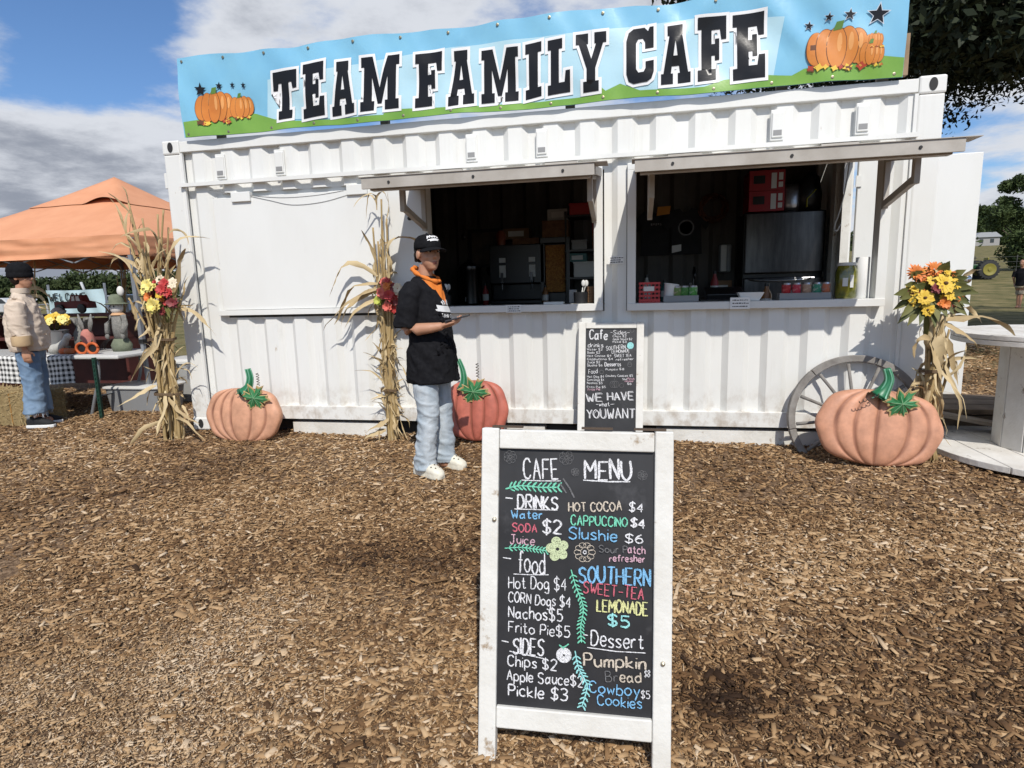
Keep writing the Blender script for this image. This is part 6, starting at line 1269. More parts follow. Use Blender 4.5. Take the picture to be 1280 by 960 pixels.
    shoe_clog(t, s, -.005, -.118, math.radians(-28)); shoe_clog(t, s, .045, .122, math.radians(-20))
    # bandana: a rolled ring round the neck and a folded triangle on the chest
    m = MB(); n = 26; pts = []
    for i in range(n+1):
        a = 2*math.pi*i/n; pts.append(P(-.004+.083*math.cos(a)+.02*max(0, math.cos(a)), .092*math.sin(a), 1.455-.052*math.cos(a)))
    m.tube(pts, [.0135+.005*math.sin(i*2.1)+.002*math.sin(i*5.3) for i in range(n+1)], 10)
    vs = []; rows = 9; cols = 13
    for j in range(rows):
        v = j/(rows-1)
        for i in range(cols):
            u = -1+2*i/(cols-1); wid = (1-v)**.8; a = u*1.35*wid
            vs.append(P(-.004+(.098+.045*v)*math.cos(a)+.010*math.sin(u*7+v*5)*(1-v)+.012, (.102+.012*v)*math.sin(a), 1.430-.028*math.cos(a)-.150*v-.02*(1-abs(u))))
    m.add(vs, [(j*cols+i, j*cols+i+1, (j+1)*cols+i+1, (j+1)*cols+i) for j in range(rows-1) for i in range(cols-1)]); o = m.build('bandana', bandm, t, 180)
    # phone in the hand: a thing of its own
    pc = P(.315, -.145, 1.152); ph = thing('phone', 'dark phone held level in the right hand of the man in black', 'phone', pc); D = (s.F*.93+s.L*.28+V((0, 0, .22))).normalized(); S_ = D.cross(V((0, 0, 1))).normalized(); N_ = S_.cross(D); R = Matrix((D, S_, N_)).transposed()
    f = MB(); f.box(pc, (.158, .076, .009), R); f.build('case', mat('dark_phone', (.03, .03, .035), rough=.3), ph, bevel=.003); f = MB(); f.box(pc+N_*.0052, (.150, .069, .0012), R); f.build('screen', mat('phone_glass', (.05, .055, .065), rough=.08), ph)
build_man()
def build_woman():
    s = Fig((-1.77, .03, ground_z(-1.77, .03)+.006), math.radians(35), 1.565); P = s.P; t = thing('person', 'person in cream quilted jacket, black beanie and frayed blue jeans standing by the orange tent', 'person', s.b)
    b = MB()
    b.loft([s.ring(0, 0, .82, .10, .145), s.ring(.0, 0, 1.0, .09, .13), s.ring(0, 0, 1.25, .10, .155), s.ring(-.01, 0, 1.36, .07, .11), s.ring(-.005, 0, 1.43, .046, .05), s.ring(.01, 0, 1.53, .045, .045)], 20)
    for l in (.08, -.08): s.limb(b, [(0, l, .86), (.015, l, .48), (-.005, l*1.1, .1), (-.01, l*1.1, .045)], [.085, .055, .036, .034])
    for l in (.09, -.09): b.ell(P(.04, l, .045), (.06, .035, .04), None, 12, 8)
    for l in (1, -1):
        s.limb(b, [(-.01, l*.13, 1.33), (-.01, l*.18, 1.29), (0, l*.235, 1.1), (.03, l*.255, .86)], [.036, .038, .036, .026]); s.hand(b, P(.03, l*.255, .86), V((.1, 0, -1)), -s.L*l, s.F, .5)
    s.head(b, math.radians(20), hz=1.505, hf=.02); body = voxel(b, 'body', .006, skin, t, 2); s.face(body)
    q, k = s.hq, s.k; h = MB(); h.ell(q(-.025, 0, -.01), (.08*k, .080*k, .09*k), s.hR, 16, 10); voxel(h, 'hair', .008, hairm, t, 1)
    c = MB(); c.loft([(q(-.006, 0, z), s.HF*(.112*k*w), s.HL*(.098*k*w)) for w, z in ((.98, -.015), (1.06, .0), (1.07, .03), (1.02, .04), (1.08, .055), (1.0, .095), (.75, .13), (.4, .15), (.02, .155))], 26); c.build('beanie', beanie, t, 180)
    m = MB(); m.loft([s.ring(0, 0, .83, .165, .205), s.ring(0, 0, .90, .185, .225), s.ring(0, 0, 1.05, .185, .225), s.ring(-.005, 0, 1.2, .165, .215), s.ring(-.01, 0, 1.33, .125, .19), s.ring(-.012, 0, 1.40, .085, .12), s.ring(-.008, 0, 1.44, .07, .075), s.ring(-.004, 0, 1.475, .068, .07)], 28)
    for l in (1, -1): s.limb(m, [(-.01, l*.14, 1.35), (-.01, l*.21, 1.31), (0, l*.25, 1.12), (.02, l*.262, .97)], [.075, .092, .09, .082], 18)
    f1_ = folds(9, .008, 8, 9); f1b = creases(6, .012, 6, 7, .7); f1 = lambda p: f1_(p)+f1b(p)
    def w(p):
        z = (p.z-s.b.z); seam = math.exp(-((((z*9.5) % 1)-.5)/.10)**2); lf = (p-s.b).dot(s.L); sv = math.exp(-((((lf*8) % 1)-.5)/.12)**2); return f1(p)-.003*seam-.002*sv
    voxel(m, 'jacket', .0085, quilt, t, 4, w)
    for l in (1, -1):
        m = MB(); s.limb(m, [(.015, l*.262, 1.01), (.017, l*.263, .995), (.022, l*.266, .91), (.022, l*.266, .895)], [.080, .089, .092, .084], 18); m.build('cuff', cuffm, t, 60)
    m = MB(); m.loft([s.ring(-.004, 0, 1.435, .076, .08), s.ring(-.006, 0, 1.46, .08, .084), s.ring(-.002, 0, 1.49, .076, .08)], 24, closed=False); m.build('collar', quilt, t, 180)
    m = MB(); m.loft([s.ring(0, 0, .92, .11, .15), s.ring(0, 0, .80, .12, .165), s.ring(0, 0, .74, .11, .16)], 22)
    for l in (-.09, .09): m.loft([s.ring(0, l*.9, .82, .11, .095), s.ring(.005, l, .68, .102, .098), s.ring(.01, l, .48, .094, .092), s.ring(.0, l*1.05, .28, .098, .096), s.ring(-.005, l*1.1, .16, .108, .104)], 22)
    f2 = folds(15, .004, 10, 8); f2c = creases(4, .008, 6, 9, .5); voxel(m, 'jeans', .008, denim_b, t, 3, lambda p: f2(p)+f2c(p))
    r = random.Random(4); fr = MB()
    for l in (-.099, .099):
        for i in range(90):
            a = r.uniform(0, 6.28); p = P(-.005+.094*math.cos(a), l+.09*math.sin(a), .165); fr.tube([p, p+V((r.gauss(0, .006), r.gauss(0, .006), -r.uniform(.01, .055)*s.k))], [.0025, .0012], 4)
    fr.build('frayed_hem', mat('pale_thread', (.42, .47, .52), rough=.9), t)
    for l, an in ((-.1, 15), (.1, 45)):
        d = V((math.cos(math.radians(an)), math.sin(math.radians(an)), 0)); sd = V((-d.y, d.x, 0)); c = P(0, l, 0); up = V((0, 0, 1)); m = MB()
        so_ = [(-.10, .028), (-.06, .036), (.0, .036), (.07, .044), (.13, .038), (.158, .018)]; m.prism([(x, w_) for x, w_ in so_]+[(x, -w_) for x, w_ in so_[::-1]], c, d, sd, .03); o = m.build('shoe_sole', ruby, t, bevel=.006)
        m = MB(); m.loft([(c+d*x+up*z, sd*w_, up*h_) for x, z, w_, h_ in ((.152, .04, .014, .012), (.12, .045, .036, .024), (.06, .055, .039, .036), (.01, .065, .034, .05), (-.05, .065, .032, .052), (-.092, .06, .022, .04), (-.10, .05, .01, .02))], 14); m.build('shoe', shoeb, t, 180)
build_woman()
def build_far_person():
    s = Fig((17.62, 20.2, ground_z(17.62, 20.2)-.01), math.radians(-140), 1.72); P = s.P; t = thing('person', 'distant person in black shirt walking on the grass at the right edge', 'person', s.b); b = MB()
    b.loft([s.ring(0, 0, .82, .10, .145), s.ring(.0, 0, 1.0, .10, .145), s.ring(0, 0, 1.25, .10, .165), s.ring(-.01, 0, 1.38, .075, .14), s.ring(-.005, 0, 1.43, .05, .055), s.ring(.01, 0, 1.53, .05, .05)], 16)
    for l, a in ((.08, .14), (-.08, -.14)): s.limb(b, [(0, l, .86), (a*.7, l, .48), (a*.8, l, .1), (a*.8, l, .045)], [.085, .055, .036, .034], 10); b.ell(P(a*.8+.04, l, .045), (.06, .05, .04), None, 10, 6)
    for l in (1, -1): s.limb(b, [(-.01, l*.15, 1.36), (-.01, l*.2, 1.32), (-.03*l, l*.225, 1.1), (.10*l, l*.24, .9)], [.045, .05, .04, .026], 10); s.hand(b, P(.1*l, l*.24, .9), V((.1, 0, -1)), -s.L*l, s.F, .5)
    s.head(b, math.radians(-140), hz=1.505); voxel(b, 'body', .010, skin, t, 2); q, k = s.hq, s.k
    h = MB(); h.ell(q(-.02, 0, .035), (.10*k, .086*k, .095*k), s.hR, 14, 10); h.build('hair', hairm, t, 180)
    m = MB(); m.loft([s.ring(0, 0, .80, .13, .17), s.ring(0, 0, 1.0, .125, .165), s.ring(0, 0, 1.25, .12, .185), s.ring(-.01, 0, 1.38, .085, .15), s.ring(-.01, 0, 1.43, .06, .08)], 18)
    for l in (1, -1): s.limb(m, [(-.01, l*.13, 1.36), (-.01, l*.2, 1.31), (-.02*l, l*.228, 1.12)], [.07, .075, .07], 12)
    voxel(m, 'shirt', .014, tee, t, 3)
    m = MB(); m.loft([s.ring(0, 0, .86, .11, .15), s.ring(0, 0, .74, .115, .16)], 16)
    for l, a in ((.085, .14), (-.085, -.14)): s.limb(m, [(0, l, .84), (a*.7, l, .50)], [.095, .085], 12)
    voxel(m, 'shorts', .014, mat('khaki_cloth', (.33, .27, .19), rough=.9), t, 3)
build_far_person()
# ------------------------------------------------------------------ orange tent and its stall at the left
canv = mat('orange_tent_canvas', (.66, .31, .165), (.60, .265, .135), scale=3, rough=.75, bump=.1, bscale=120); alu = mat('grey_tent_steel', (.30, .32, .34), (.24, .25, .27), scale=12, rough=.4, metal=.4)
def build_tent():
    X0, X1, Y0, Y1 = -4.42, -1.30, .90, 4.0; ze, zp = 1.935, 2.86; c = V(((X0+X1)/2, (Y0+Y1)/2, 0)); t = thing('tent', 'orange pop-up tent with sagging roof beside the container', 'tent', (c.x, c.y, 0))
    n = 24; f = MB(); vs = []
    def hz(u, v):
        m = max(abs(u), abs(v)); z = ze+(zp-ze)*(1-m)-.05*math.sin(math.pi*m)*(1-.5*abs(abs(u)-abs(v)))
        return z+.004*noise.noise(V((u*6, v*6, 0)))
    for j in range(n+1):
        for i in range(n+1):
            u = -1+2*i/n; v = -1+2*j/n; vs.append((c.x+u*(X1-X0)/2, c.y+v*(Y1-Y0)/2, hz(u, v)))
    f.add(vs, [(j*(n+1)+i, j*(n+1)+i+1, (j+1)*(n+1)+i+1, (j+1)*(n+1)+i) for j in range(n) for i in range(n)]); rf = f.build('roof', canv, t, 180)
    f = MB(); vs = []; m = 22
    for j in range(m+1):
        for i in range(m+1):
            u = (-1+2*i/m)*.44; v = (-1+2*j/m)*.44; mm = max(abs(u), abs(v)); z = hz(u, v)+.012+.075*(mm/.44)**4*max(0, math.sin(8*u+3*v+.6))*smst(u-.6*v, .15, .5); vs.append((c.x+u*(X1-X0)/2, c.y+v*(Y1-Y0)/2, z))
    f.add(vs, [(j*(m+1)+i, j*(m+1)+i+1, (j+1)*(m+1)+i+1, (j+1)*(m+1)+i) for j in range(m) for i in range(m)]); f.build('vent_cap', canv, t, 180)
    for (a, b) in (((X0, Y0), (X1, Y0)), ((X1, Y0), (X1, Y1)), ((X1, Y1), (X0, Y1)), ((X0, Y1), (X0, Y0))):
        f = MB(); vs = []; N_ = 70; R = 7; d = V((b[0]-a[0], b[1]-a[1], 0)); L_ = d.length; d.normalize(); nn = V((d.y, -d.x, 0))
        for j in range(R+1):
            for i in range(N_+1):
                q = i/N_; w = math.sin(math.pi*q)**.4; z = ze-.215*j/R-.012*math.sin(math.pi*q)*(j/R)
                o = (.020*math.sin(j*2.2+3*noise.noise(V((q*7, j*.25, a[0])))) + .012*noise.noise(V((q*22, j*.7, a[1]))))*w*(.3+j/R*.7); vs.append(V((a[0], a[1], z))+d*(q*L_)+nn*(o+.006))
        f.add(vs, [(j*(N_+1)+i, j*(N_+1)+i+1, (j+1)*(N_+1)+i+1, (j+1)*(N_+1)+i) for j in range(R) for i in range(N_)]); f.build('valance', canv, t, 180)
    for (x, y) in ((X1-.02, Y0+.02), (X0+.02, Y0+.02), (X1-.02, Y1-.02), (X0+.02, Y1-.02)):
        zb_ = ground_z(x, y); ox = .035 if x > -2 and y < 2 else 0; f = MB(); f.bar((x+ox, y-.0, zb_), (x+ox*.4, y, .78), .036, .036); f.bar((x+ox*.4, y, .75), (x, y, 1.93), .044, .044); f.b2((x+ox-.05, y-.05, zb_), (x+ox+.05, y+.05, zb_+.008)); pl = f.build('pole', alu, t)
        f = MB(); f.box((x+ox*.4, y, .78), (.058, .058, .05)); f.build('lock_collar', blk, pl, bevel=.004)
    f = MB()
    for (a, b) in (((X0, Y0+.03), (X1, Y0+.03)), ((X1-.03, Y0), (X1-.03, Y1)), ((X0, Y1-.03), (X1, Y1-.03)), ((X0+.03, Y0), (X0+.03, Y1))):
        A, B = V((*a, 0)), V((*b, 0))
        for k in range(4):
            p, q = A.lerp(B, k/4), A.lerp(B, (k+1)/4)
            f.bar((p.x, p.y, 1.90), (q.x, q.y, 1.66), .022, .012); f.bar((p.x+.01, p.y+.014, 1.66), (q.x+.01, q.y+.014, 1.90), .022, .012)
    f.build('scissor_truss', alu, t)
    f = MB(); f.tube([(c.x, c.y, 1.75), (c.x, c.y, zp-.02)], .02, 8); f.build('king_post', alu, t)
build_tent()
def build_stall():
    pl = mat('white_plastic_top', (.60, .60, .58), rough=.45); x0, x1, y0, y1, z = -3.55, -1.22, .48, 1.2, .675
    t = thing('folding_table', 'white folding table set out under the orange tent', 'table', ((x0+x1)/2, .84, 0)); f = MB(); f.b2((x0, y0, z-.04), (x1, y1, z)); f.build('tabletop', pl, t, bevel=.012)
    for x in (x1-.45, x0+.45):
        f = MB(); sgn = 1
        for y in (y0+.08, y1-.08): f.tube(spline([(x+.12, y, z-.04), (x+.10, y, .42), (x+.02, y, .22), (x-.06, y, .0)], 5), .016, 8)
        f.tube([(x+.02, y0+.08, .22), (x+.02, y1-.08, .22)], .014, 8); f.build('leg_frame', alu, t, 180)
    # gingham cloth
    g = bpy.data.materials.new('gingham'); g.use_nodes = True; N = g.node_tree.nodes; L = g.node_tree.links; b = N['Principled BSDF']; b.inputs['Roughness'].default_value = .9; tc = N.new('ShaderNodeTexCoord'); sp = N.new('ShaderNodeSeparateXYZ'); L.new(tc.outputs['UV'], sp.inputs[0])
    def stripe(s):
        m = N.new('ShaderNodeMath'); m.operation = 'FRACT'; mu = N.new('ShaderNodeMath'); mu.operation = 'MULTIPLY'; mu.inputs[1].default_value = 17; L.new(s, mu.inputs[0]); L.new(mu.outputs[0], m.inputs[0]); q = N.new('ShaderNodeMath'); q.operation = 'GREATER_THAN'; q.inputs[1].default_value = .5; L.new(m.outputs[0], q.inputs[0]); return q.outputs[0]
    ad = N.new('ShaderNodeMath'); ad.operation = 'ADD'; L.new(stripe(sp.outputs[0]), ad.inputs[0]); L.new(stripe(sp.outputs[1]), ad.inputs[1]); hf = N.new('ShaderNodeMath'); hf.operation = 'MULTIPLY'; hf.inputs[1].default_value = .5; L.new(ad.outputs[0], hf.inputs[0]); x = N.new('ShaderNodeMix'); x.data_type = 'RGBA'; L.new(hf.outputs[0], x.inputs[0]); x.inputs[6].default_value = (.72, .71, .68, 1); x.inputs[7].default_value = (.012, .012, .012, 1); L.new(x.outputs[2], b.inputs['Base Color'])
    vs = []; uv = []; nx, ny = 90, 26; cx0, cx1 = -3.6, -1.78
    for j in range(ny+1):
        s_ = j/ny*1.02
        for i in range(nx+1):
            xx = cx0+(cx1-cx0)*i/nx; k = s_-.70
            if k <= 0: p = (xx, y0+.70-s_-.02, z+.004)
            else: p = (xx+.01*math.sin(k*9), y0-.022-.012*math.sin(xx*19+k*3)*min(1, k*5), z+.004-k*.92-.012*(1-math.cos(xx*7)))
            vs.append(p); uv.append((xx, s_))
    f = MB(); f.add(vs, [(j*(nx+1)+i, j*(nx+1)+i+1, (j+1)*(nx+1)+i+1, (j+1)*(nx+1)+i) for j in range(ny) for i in range(nx)]); o = f.build('tablecloth', g, None, 180); tag(o, 'black and white gingham cloth hanging over the front of the folding table', 'tablecloth')
    ul = o.data.uv_layers.new(name='uv')
    for l in o.data.loops: ul.data[l.index].uv = uv[l.vertex_index]
    # hay bales
    hay = mat('hay', (.24, .17, .08), (.36, .27, .13), scale=30, rough=.9, island=.6)
    def bale(label, c, dims, seed, rot=0):
        r = random.Random(seed); t = thing('hay_bale', label, 'hay bale', (c[0], c[1], c[2]), 'hay bales'); R = Matrix.Rotation(rot, 3, 'Z'); f = MB(); f.box(V(c)+V((0, 0, dims[2]/2)), dims, R); f.build('core', mat('hay_core', (.20, .14, .06), (.3, .22, .1), scale=40, bump=.8, bscale=60, rough=.95), t); f = MB()
        for k in range(1500):
            ax = r.choice((0, 1, 2)); p = [r.uniform(-.5, .5) for _ in range(3)]
            if ax == 0: p[1] = r.choice((-.5, .5))
            elif ax == 1: p[2] = .5
            else: p[0] = r.choice((-.5, .5))
            q = V(c)+R@V((p[0]*dims[0], p[1]*dims[1], (p[2]+.5)*dims[2])); d = V((r.gauss(0, 1), r.gauss(0, .6), r.gauss(0, .6))).normalized(); L_ = r.uniform(.04, .13); s = d.cross(V((.3, -1, .4))).normalized()
            f.ribbon([q-d*L_/2, q+V((r.gauss(0, .012), r.gauss(0, .012), abs(r.gauss(0, .01)))), q+d*L_/2], [s]*3, [.003, .003, .002])
        f.build('loose_straw', hay, t)
        f = MB()
        for u in (-.25, .25): f.box(V(c)+V((0, 0, dims[2]/2))+R@V((u*dims[0], 0, 0)), (.006, dims[1]+.012, dims[2]+.012), R)
        f.build('twine', mat('orange_twine', (.4, .2, .05), rough=.8), t)
    bale('hay bale on the ground behind the legs of the person in the cream jacket', (-2.35, .22, -.02), (.95, .38, .36), 2)
    bale('hay bale in the sun behind the tent pole', (-2.6, 6.0, 0), (1.0, .5, .5), 3, .3); bale('hay bale farther back beside the black corner post of the tent', (-1.3, 6.6, 0), (1.0, .5, .45), 5, -.2)
    # tubs under the table
    for (c, d, lb, m) in (((-1.42, 1.0, .0), (.72, .45, .30), 'low grey storage tub under the right end of the folding table', grey), ((-1.25, 1.62, .0), (.70, .45, .52), 'tall pale storage tub behind the tent pole', mat('pale_tub', (.34, .34, .33), rough=.5))):
        t = thing('storage_tub', lb, 'tub', c); f = MB(); x, y, z_ = c; w, dp, h = d; f.loft([((x, y, z_), (w*.45, 0, 0), (0, dp*.45, 0)), ((x, y, z_+h*.9), (w*.5, 0, 0), (0, dp*.5, 0))], 32, power=8); f.build('tub', m, t, 30); f = MB(); f.loft([((x, y, z_+h*.9), (w*.53, 0, 0), (0, dp*.54, 0)), ((x, y, z_+h*.95), (w*.53, 0, 0), (0, dp*.54, 0)), ((x, y, z_+h), (w*.46, 0, 0), (0, dp*.46, 0))], 32, power=8); f.build('lid', pl, t, 30)
    # green T-post in front of the table
    t = thing('fence_post', 'dark green studded metal post standing in front of the folding table', 'post', (-1.44, .40, 0)); f = MB(); f.bar((-1.44, .40, -.02), (-1.44, .40, .66), .034, .008, (0, 1, 0)); f.bar((-1.44, .42, -.02), (-1.44, .42, .66), .008, .034, (0, 1, 0))
    for k in range(14): f.box((-1.44, .393, .05+k*.044), (.014, .012, .018))
    f.build('steel', mat('green_post_paint', (.012, .045, .03), rough=.5), t)
    # dark red bench with decorations behind the table
    wd = mat('dark_red_wood', (.10, .025, .02), (.06, .016, .013), scale=6, rough=.6); t = thing('display_shelf', 'dark red wooden display shelf standing behind the folding table', 'shelf', (-3.1, 1.9, 0))
    for z_, y in ((1.07, 1.95), (.78, 1.8)): f = MB(); f.b2((-4.3, y-.2, z_-.035), (-2.2, y+.2, z_)); f.build('shelf', wd, t, bevel=.004)
    for x in (-4.28, -2.24): f = MB(); f.b2((x, 1.62, .0), (x+.04, 2.15, 1.03)); f.build('side', wd, t)
    f = MB(); f.b2((-4.24, 2.16, .1), (-2.24, 2.18, 1.0)); f.build('back', wd, t)
    # cut-out wooden truck
    rp = mat('barn_red_paint', (.16, .022, .018), (.11, .016, .013), scale=7, rough=.55); p0 = at(75, 389, 1.9); p1 = at(118, 389, 1.9); w = p1.x-p0.x; t = thing('toy_truck', 'dark red wooden pickup truck decoration on the display shelf', 'decoration', (p0.x+w/2, 1.9, 1.07))
    P = [(0, .12), (0, .29), (.45, .29), (.5, .44), (.76, .44), (.82, .30), (.98, .27), (1.0, .12)]; f = MB(); f.prism([(a*w, b_*w) for a, b_ in P], (p0.x, 1.95, 1.075), V((1, 0, 0)), V((0, 0, 1)), .12); f.build('body', rp, t, bevel=.004)
    f = MB(); f.prism([(a*w, b_*w) for a, b_ in ((.53, .30), (.55, .41), (.62, .41), (.62, .30))], (p0.x, 1.826, 1.075), V((1, 0, 0)), V((0, 0, 1)), .003); f.prism([(a*w, b_*w) for a, b_ in ((.66, .30), (.66, .41), (.74, .41), (.78, .30))], (p0.x, 1.826, 1.075), V((1, 0, 0)), V((0, 0, 1)), .003); f.build('window', lab, t)
    for a in (.2, .82): f = MB(); f.lathe([(.05, 0), (.09*w+.01, .0), (.09*w+.01, .03), (.03, .032)], (p0.x+a*w, 1.828, 1.075+.115*w), 18, V((1, 0, 0)), V((0, 0, 1)), V((0, -1, 0))); f.build('wheel', blk, t, 40)
    f = MB(); f.lathe([(.07, 0), (.09, .04), (.05, .08), (.02, .09)], (-3.35, 1.8, 1.072), 12); f.build('body', lab, thing('white_dish', 'white dish on the display shelf beside the toy truck', 'dish', (-3.35, 1.8, 1.07)), 60)
    # bucket of yellow flowers
    t = thing('bucket', 'galvanised bucket of yellow flowers on the folding table', 'bucket', (-2.32, .80, z)); f = MB(); f.lathe([(.085, 0), (.10, .005), (.13, .24), (.137, .245), (.13, .25), (.12, .24), (.09, .02)], (-2.32, .80, z+.001), 24); f.build('pail', mat('zinc', (.40, .41, .42), (.33, .34, .35), scale=8, rough=.4, metal=.7), t, 40); f = MB(); f.tube([V((-2.32+.135*math.cos(a), .80-.02, z+.24-.0+.05*math.sin(a)*-1)) for a in np.linspace(0, math.pi, 12)], .004, 6); f.build('handle', steel, t, 180)
    r = random.Random(6); t = thing('flower_bunch', 'bright yellow silk flowers standing in the galvanised bucket', 'flowers', (-2.32, .8, z+.24))
    for k in range(22):
        a = r.uniform(0, 6.28); q = math.sqrt(r.random())*.19; flower(t, 'daffodil', V((-2.28+q*math.cos(a)*1.15, .76+q*math.sin(a)*.5, z+.38+.05*r.random()-q*.3)), V((math.cos(a)*.6, -1, .5)), r.uniform(.045, .065), 7, fy if k % 3 else fly, r, None, .3, .4, 1)
    f = MB()
    for k in range(16):
        a = r.uniform(0, 6.28); f.tube([(-2.32, .8, z+.2), (-2.3+.08*math.cos(a), .8+.06*math.sin(a), z+.32), (-2.28+.15*math.cos(a), .78+.08*math.sin(a), z+.38)], .004, 5)
    f.build('stems', lfm, t, 180)
    # scarecrow figure
    c = V((-1.58, .92, z)); t = thing('scarecrow_figure', 'small scarecrow figure with a grey-green hat and white face on the folding table', 'decoration', c); sage = mat('sage_felt', (.17, .19, .13), (.13, .15, .10), scale=20, rough=.9); gcl = mat('grey_check_cloth', (.24, .23, .21), (.14, .14, .13), scale=60, rough=.9)
    f = MB(); f.loft([(c+V((0, 0, .0)), (.10, 0, 0), (0, .08, 0)), (c+V((0, 0, .07)), (.12, 0, 0), (0, .09, 0)), (c+V((0, 0, .14)), (.08, 0, 0), (0, .06, 0))], 16); f.build('base', sage, t, 180)
    f = MB(); f.loft([(c+V((0, 0, .13)), (.07, 0, 0), (0, .055, 0)), (c+V((0, 0, .26)), (.085, 0, 0), (0, .06, 0)), (c+V((0, 0, .41)), (.075, 0, 0), (0, .05, 0))], 16); f.build('body', gcl, t, 180)
    for sx in (-1, 1): f = MB(); f.tube([c+V((sx*.07, -.01, .39)), c+V((sx*.115, -.04, .30)), c+V((sx*.10, -.07, .20))], [.03, .03, .025], 10); f.ell(c+V((sx*.10, -.075, .17)), (.025, .02, .03), None, 10, 6); f.build('arm', gcl, t, 180)
    f = MB(); f.ell(c+V((0, -.01, .48)), (.07, .06, .07)); hd = f.build('head', mat('white_felt', (.66, .64, .6), rough=.9), t, 180); f = MB(); f.ell(c+V((-.025, -.068, .495)), (.008, .004, .011)); f.ell(c+V((.025, -.068, .495)), (.008, .004, .011)); f.build('eyes', blk, hd, 180)
    f = MB(); f.loft([(c+V((0, 0, .40)), (.085, 0, 0), (0, .065, 0)), (c+V((0, 0, .425)), (.06, 0, 0), (0, .05, 0))], 14); f.build('collar', mat('peach_cloth', (.55, .33, .18), rough=.9), t, 40)
    f = MB(); f.lathe([(.115, .515), (.12, .522), (.078, .535), (.07, .60), (.045, .625), (.0, .63)], c, 20); f.build('hat', sage, t, 60); f = MB(); f.ell(c+V((.07, 0, .66)), (.04, .03, .055)); f.build('feather_puff', MATS['white_felt'], t, 180)
    # other decorations on the table
    pk_ = mat('dusty_pink_felt', (.50, .20, .16), (.42, .16, .13), scale=18, rough=.9); c = V((-1.95, .85, z)); t = thing('gnome', 'dusty pink felt gnome with two grey ears on the folding table', 'decoration', c); f = MB(); f.lathe([(.07, 0), (.085, .03), (.07, .15), (.055, .22), (.03, .25), (0, .255)], c, 18); f.build('body', pk_, t, 180)
    for sx in (-1, 1): f = MB(); f.loft([(c+V((sx*.04, 0, .22)), (.02, 0, 0), (0, .01, 0)), (c+V((sx*.065, 0, .32)), (.034, 0, 0), (0, .012, 0)), (c+V((sx*.085, .0, .42)), (.006, 0, 0), (0, .005, 0))], 12); f.build('ear', gcl, t, 180)
    orp = mat('orange_glitter', (.56, .12, .025), (.46, .09, .02), scale=40, rough=.6)
    for k, (x, lb) in enumerate(((-1.80, 'orange pumpkin lantern ring on the folding table beside the scarecrow figure'), (-1.66, 'orange pumpkin lantern ring right in front of the scarecrow figure'))):
        c = V((x, .62, z)); t = thing('pumpkin_lantern', lb, 'decoration', c, 'orange pumpkin lanterns on the table'); f = MB(); f.tube([c+V((.068*math.cos(a), 0, .062+.055*math.sin(a))) for a in np.linspace(0, 2*math.pi, 24)], .014, 8); f.build('ring', orp, t, 180); f = MB(); f.lathe([(.058, 0), (.058, .004)], c+V((0, .012, .062)), 20, V((1, 0, 0)), V((0, 0, .8)), V((0, -1, 0))); f.build('face', blk, t)
        f = MB(); f.tube([c+V((0, 0, .125)), c+V((.01, 0, .155))], .008, 6); f.build('stalk', sage, t, 180)
    for k, (x, yy) in enumerate(((-2.02, .62), (-1.93, .60))):
        c = V((x, yy, z)); t = thing('small_pumpkin', ('little orange pumpkin leftmost on the table edge', 'little rust pumpkin beside the pink gnome')[k], 'decoration', c, 'little pumpkins on the table'); f = MB(); f.loft([(c+V((0, 0, zz_)), (w_, 0, 0), (0, w_, 0)) for zz_, w_ in ((0, .03), (.012, .05), (.035, .058), (.058, .048), (.066, .02))], 20); f.build('body', (orp, mat('rust_orange', (.32, .10, .03), rough=.6))[k], t, 180); f = MB(); f.tube([c+V((0, 0, .06)), c+V((.006, 0, .09))], .007, 6); f.build('stalk', sage, t, 180)
    c = V((-2.12, .66, z)); t = thing('goose_figure', 'pale grey goose figure stretched on the folding table', 'decoration', c); f = MB(); f.tube(spline([c+V((-.16, 0, .05)), c+V((-.05, 0, .06)), c+V((.05, 0, .11)), c+V((.11, 0, .18)), c+V((.15, 0, .20))], 5), [.02, .035, .045, .05, .052, .05, .048, .046, .044, .042, .04, .038, .034, .032, .032, .034, .036, .034, .03, .02, .008], 12); f.build('body', mat('pale_grey_felt', (.45, .44, .4), (.36, .35, .32), scale=20, rough=.9), t, 180)
    c = V((-1.78, .98, z)); t = thing('wire_basket', 'dark wire basket behind the pumpkin lanterns', 'basket', c); f = MB()
    for k in range(7): a = k*.45; f.tube([c+V((.15*math.cos(q), .1*math.sin(a)*.6, .13*math.sin(q))) for q in np.linspace(0, math.pi, 14)], .0035, 5)
    f.build('wires', blk, t, 180)
    c = V((-2.12, .95, z)); t = thing('grey_plush', 'grey plush ears behind the yellow flowers', 'decoration', c); f = MB(); f.loft([(c, (.09, 0, 0), (0, .07, 0)), (c+V((0, 0, .2)), (.1, 0, 0), (0, .07, 0)), (c+V((0, 0, .30)), (.03, 0, 0), (0, .03, 0))], 14); f.build('body', gcl, t, 180)
    for sx in (-1, 1): f = MB(); f.tube([c+V((sx*.04, 0, .27)), c+V((sx*.08, 0, .36)), c+V((sx*.14, 0, .37))], [.03, .03, .012], 10); f.build('ear', gcl, t, 180)
    # back bundles of corn and the welcome banner
    bundle('corn stalk bundle behind the person in the cream jacket', (-3.25, 1.35, .0), 1.75, 9, .06, .2, 41, 5, (.6,), [((-3.3, 1.3, 1.4), (.7, -.2, .8), .55, .06, 1.1), ((-3.3, 1.3, 1.25), (.8, -.2, .5), .55, .06, 1.0), ((-3.3, 1.3, 1.15), (.8, -.2, .2), .6, .05, .7), ((-3.3, 1.3, 1.3), (.8, -.1, .0), .5, .05, .5)])
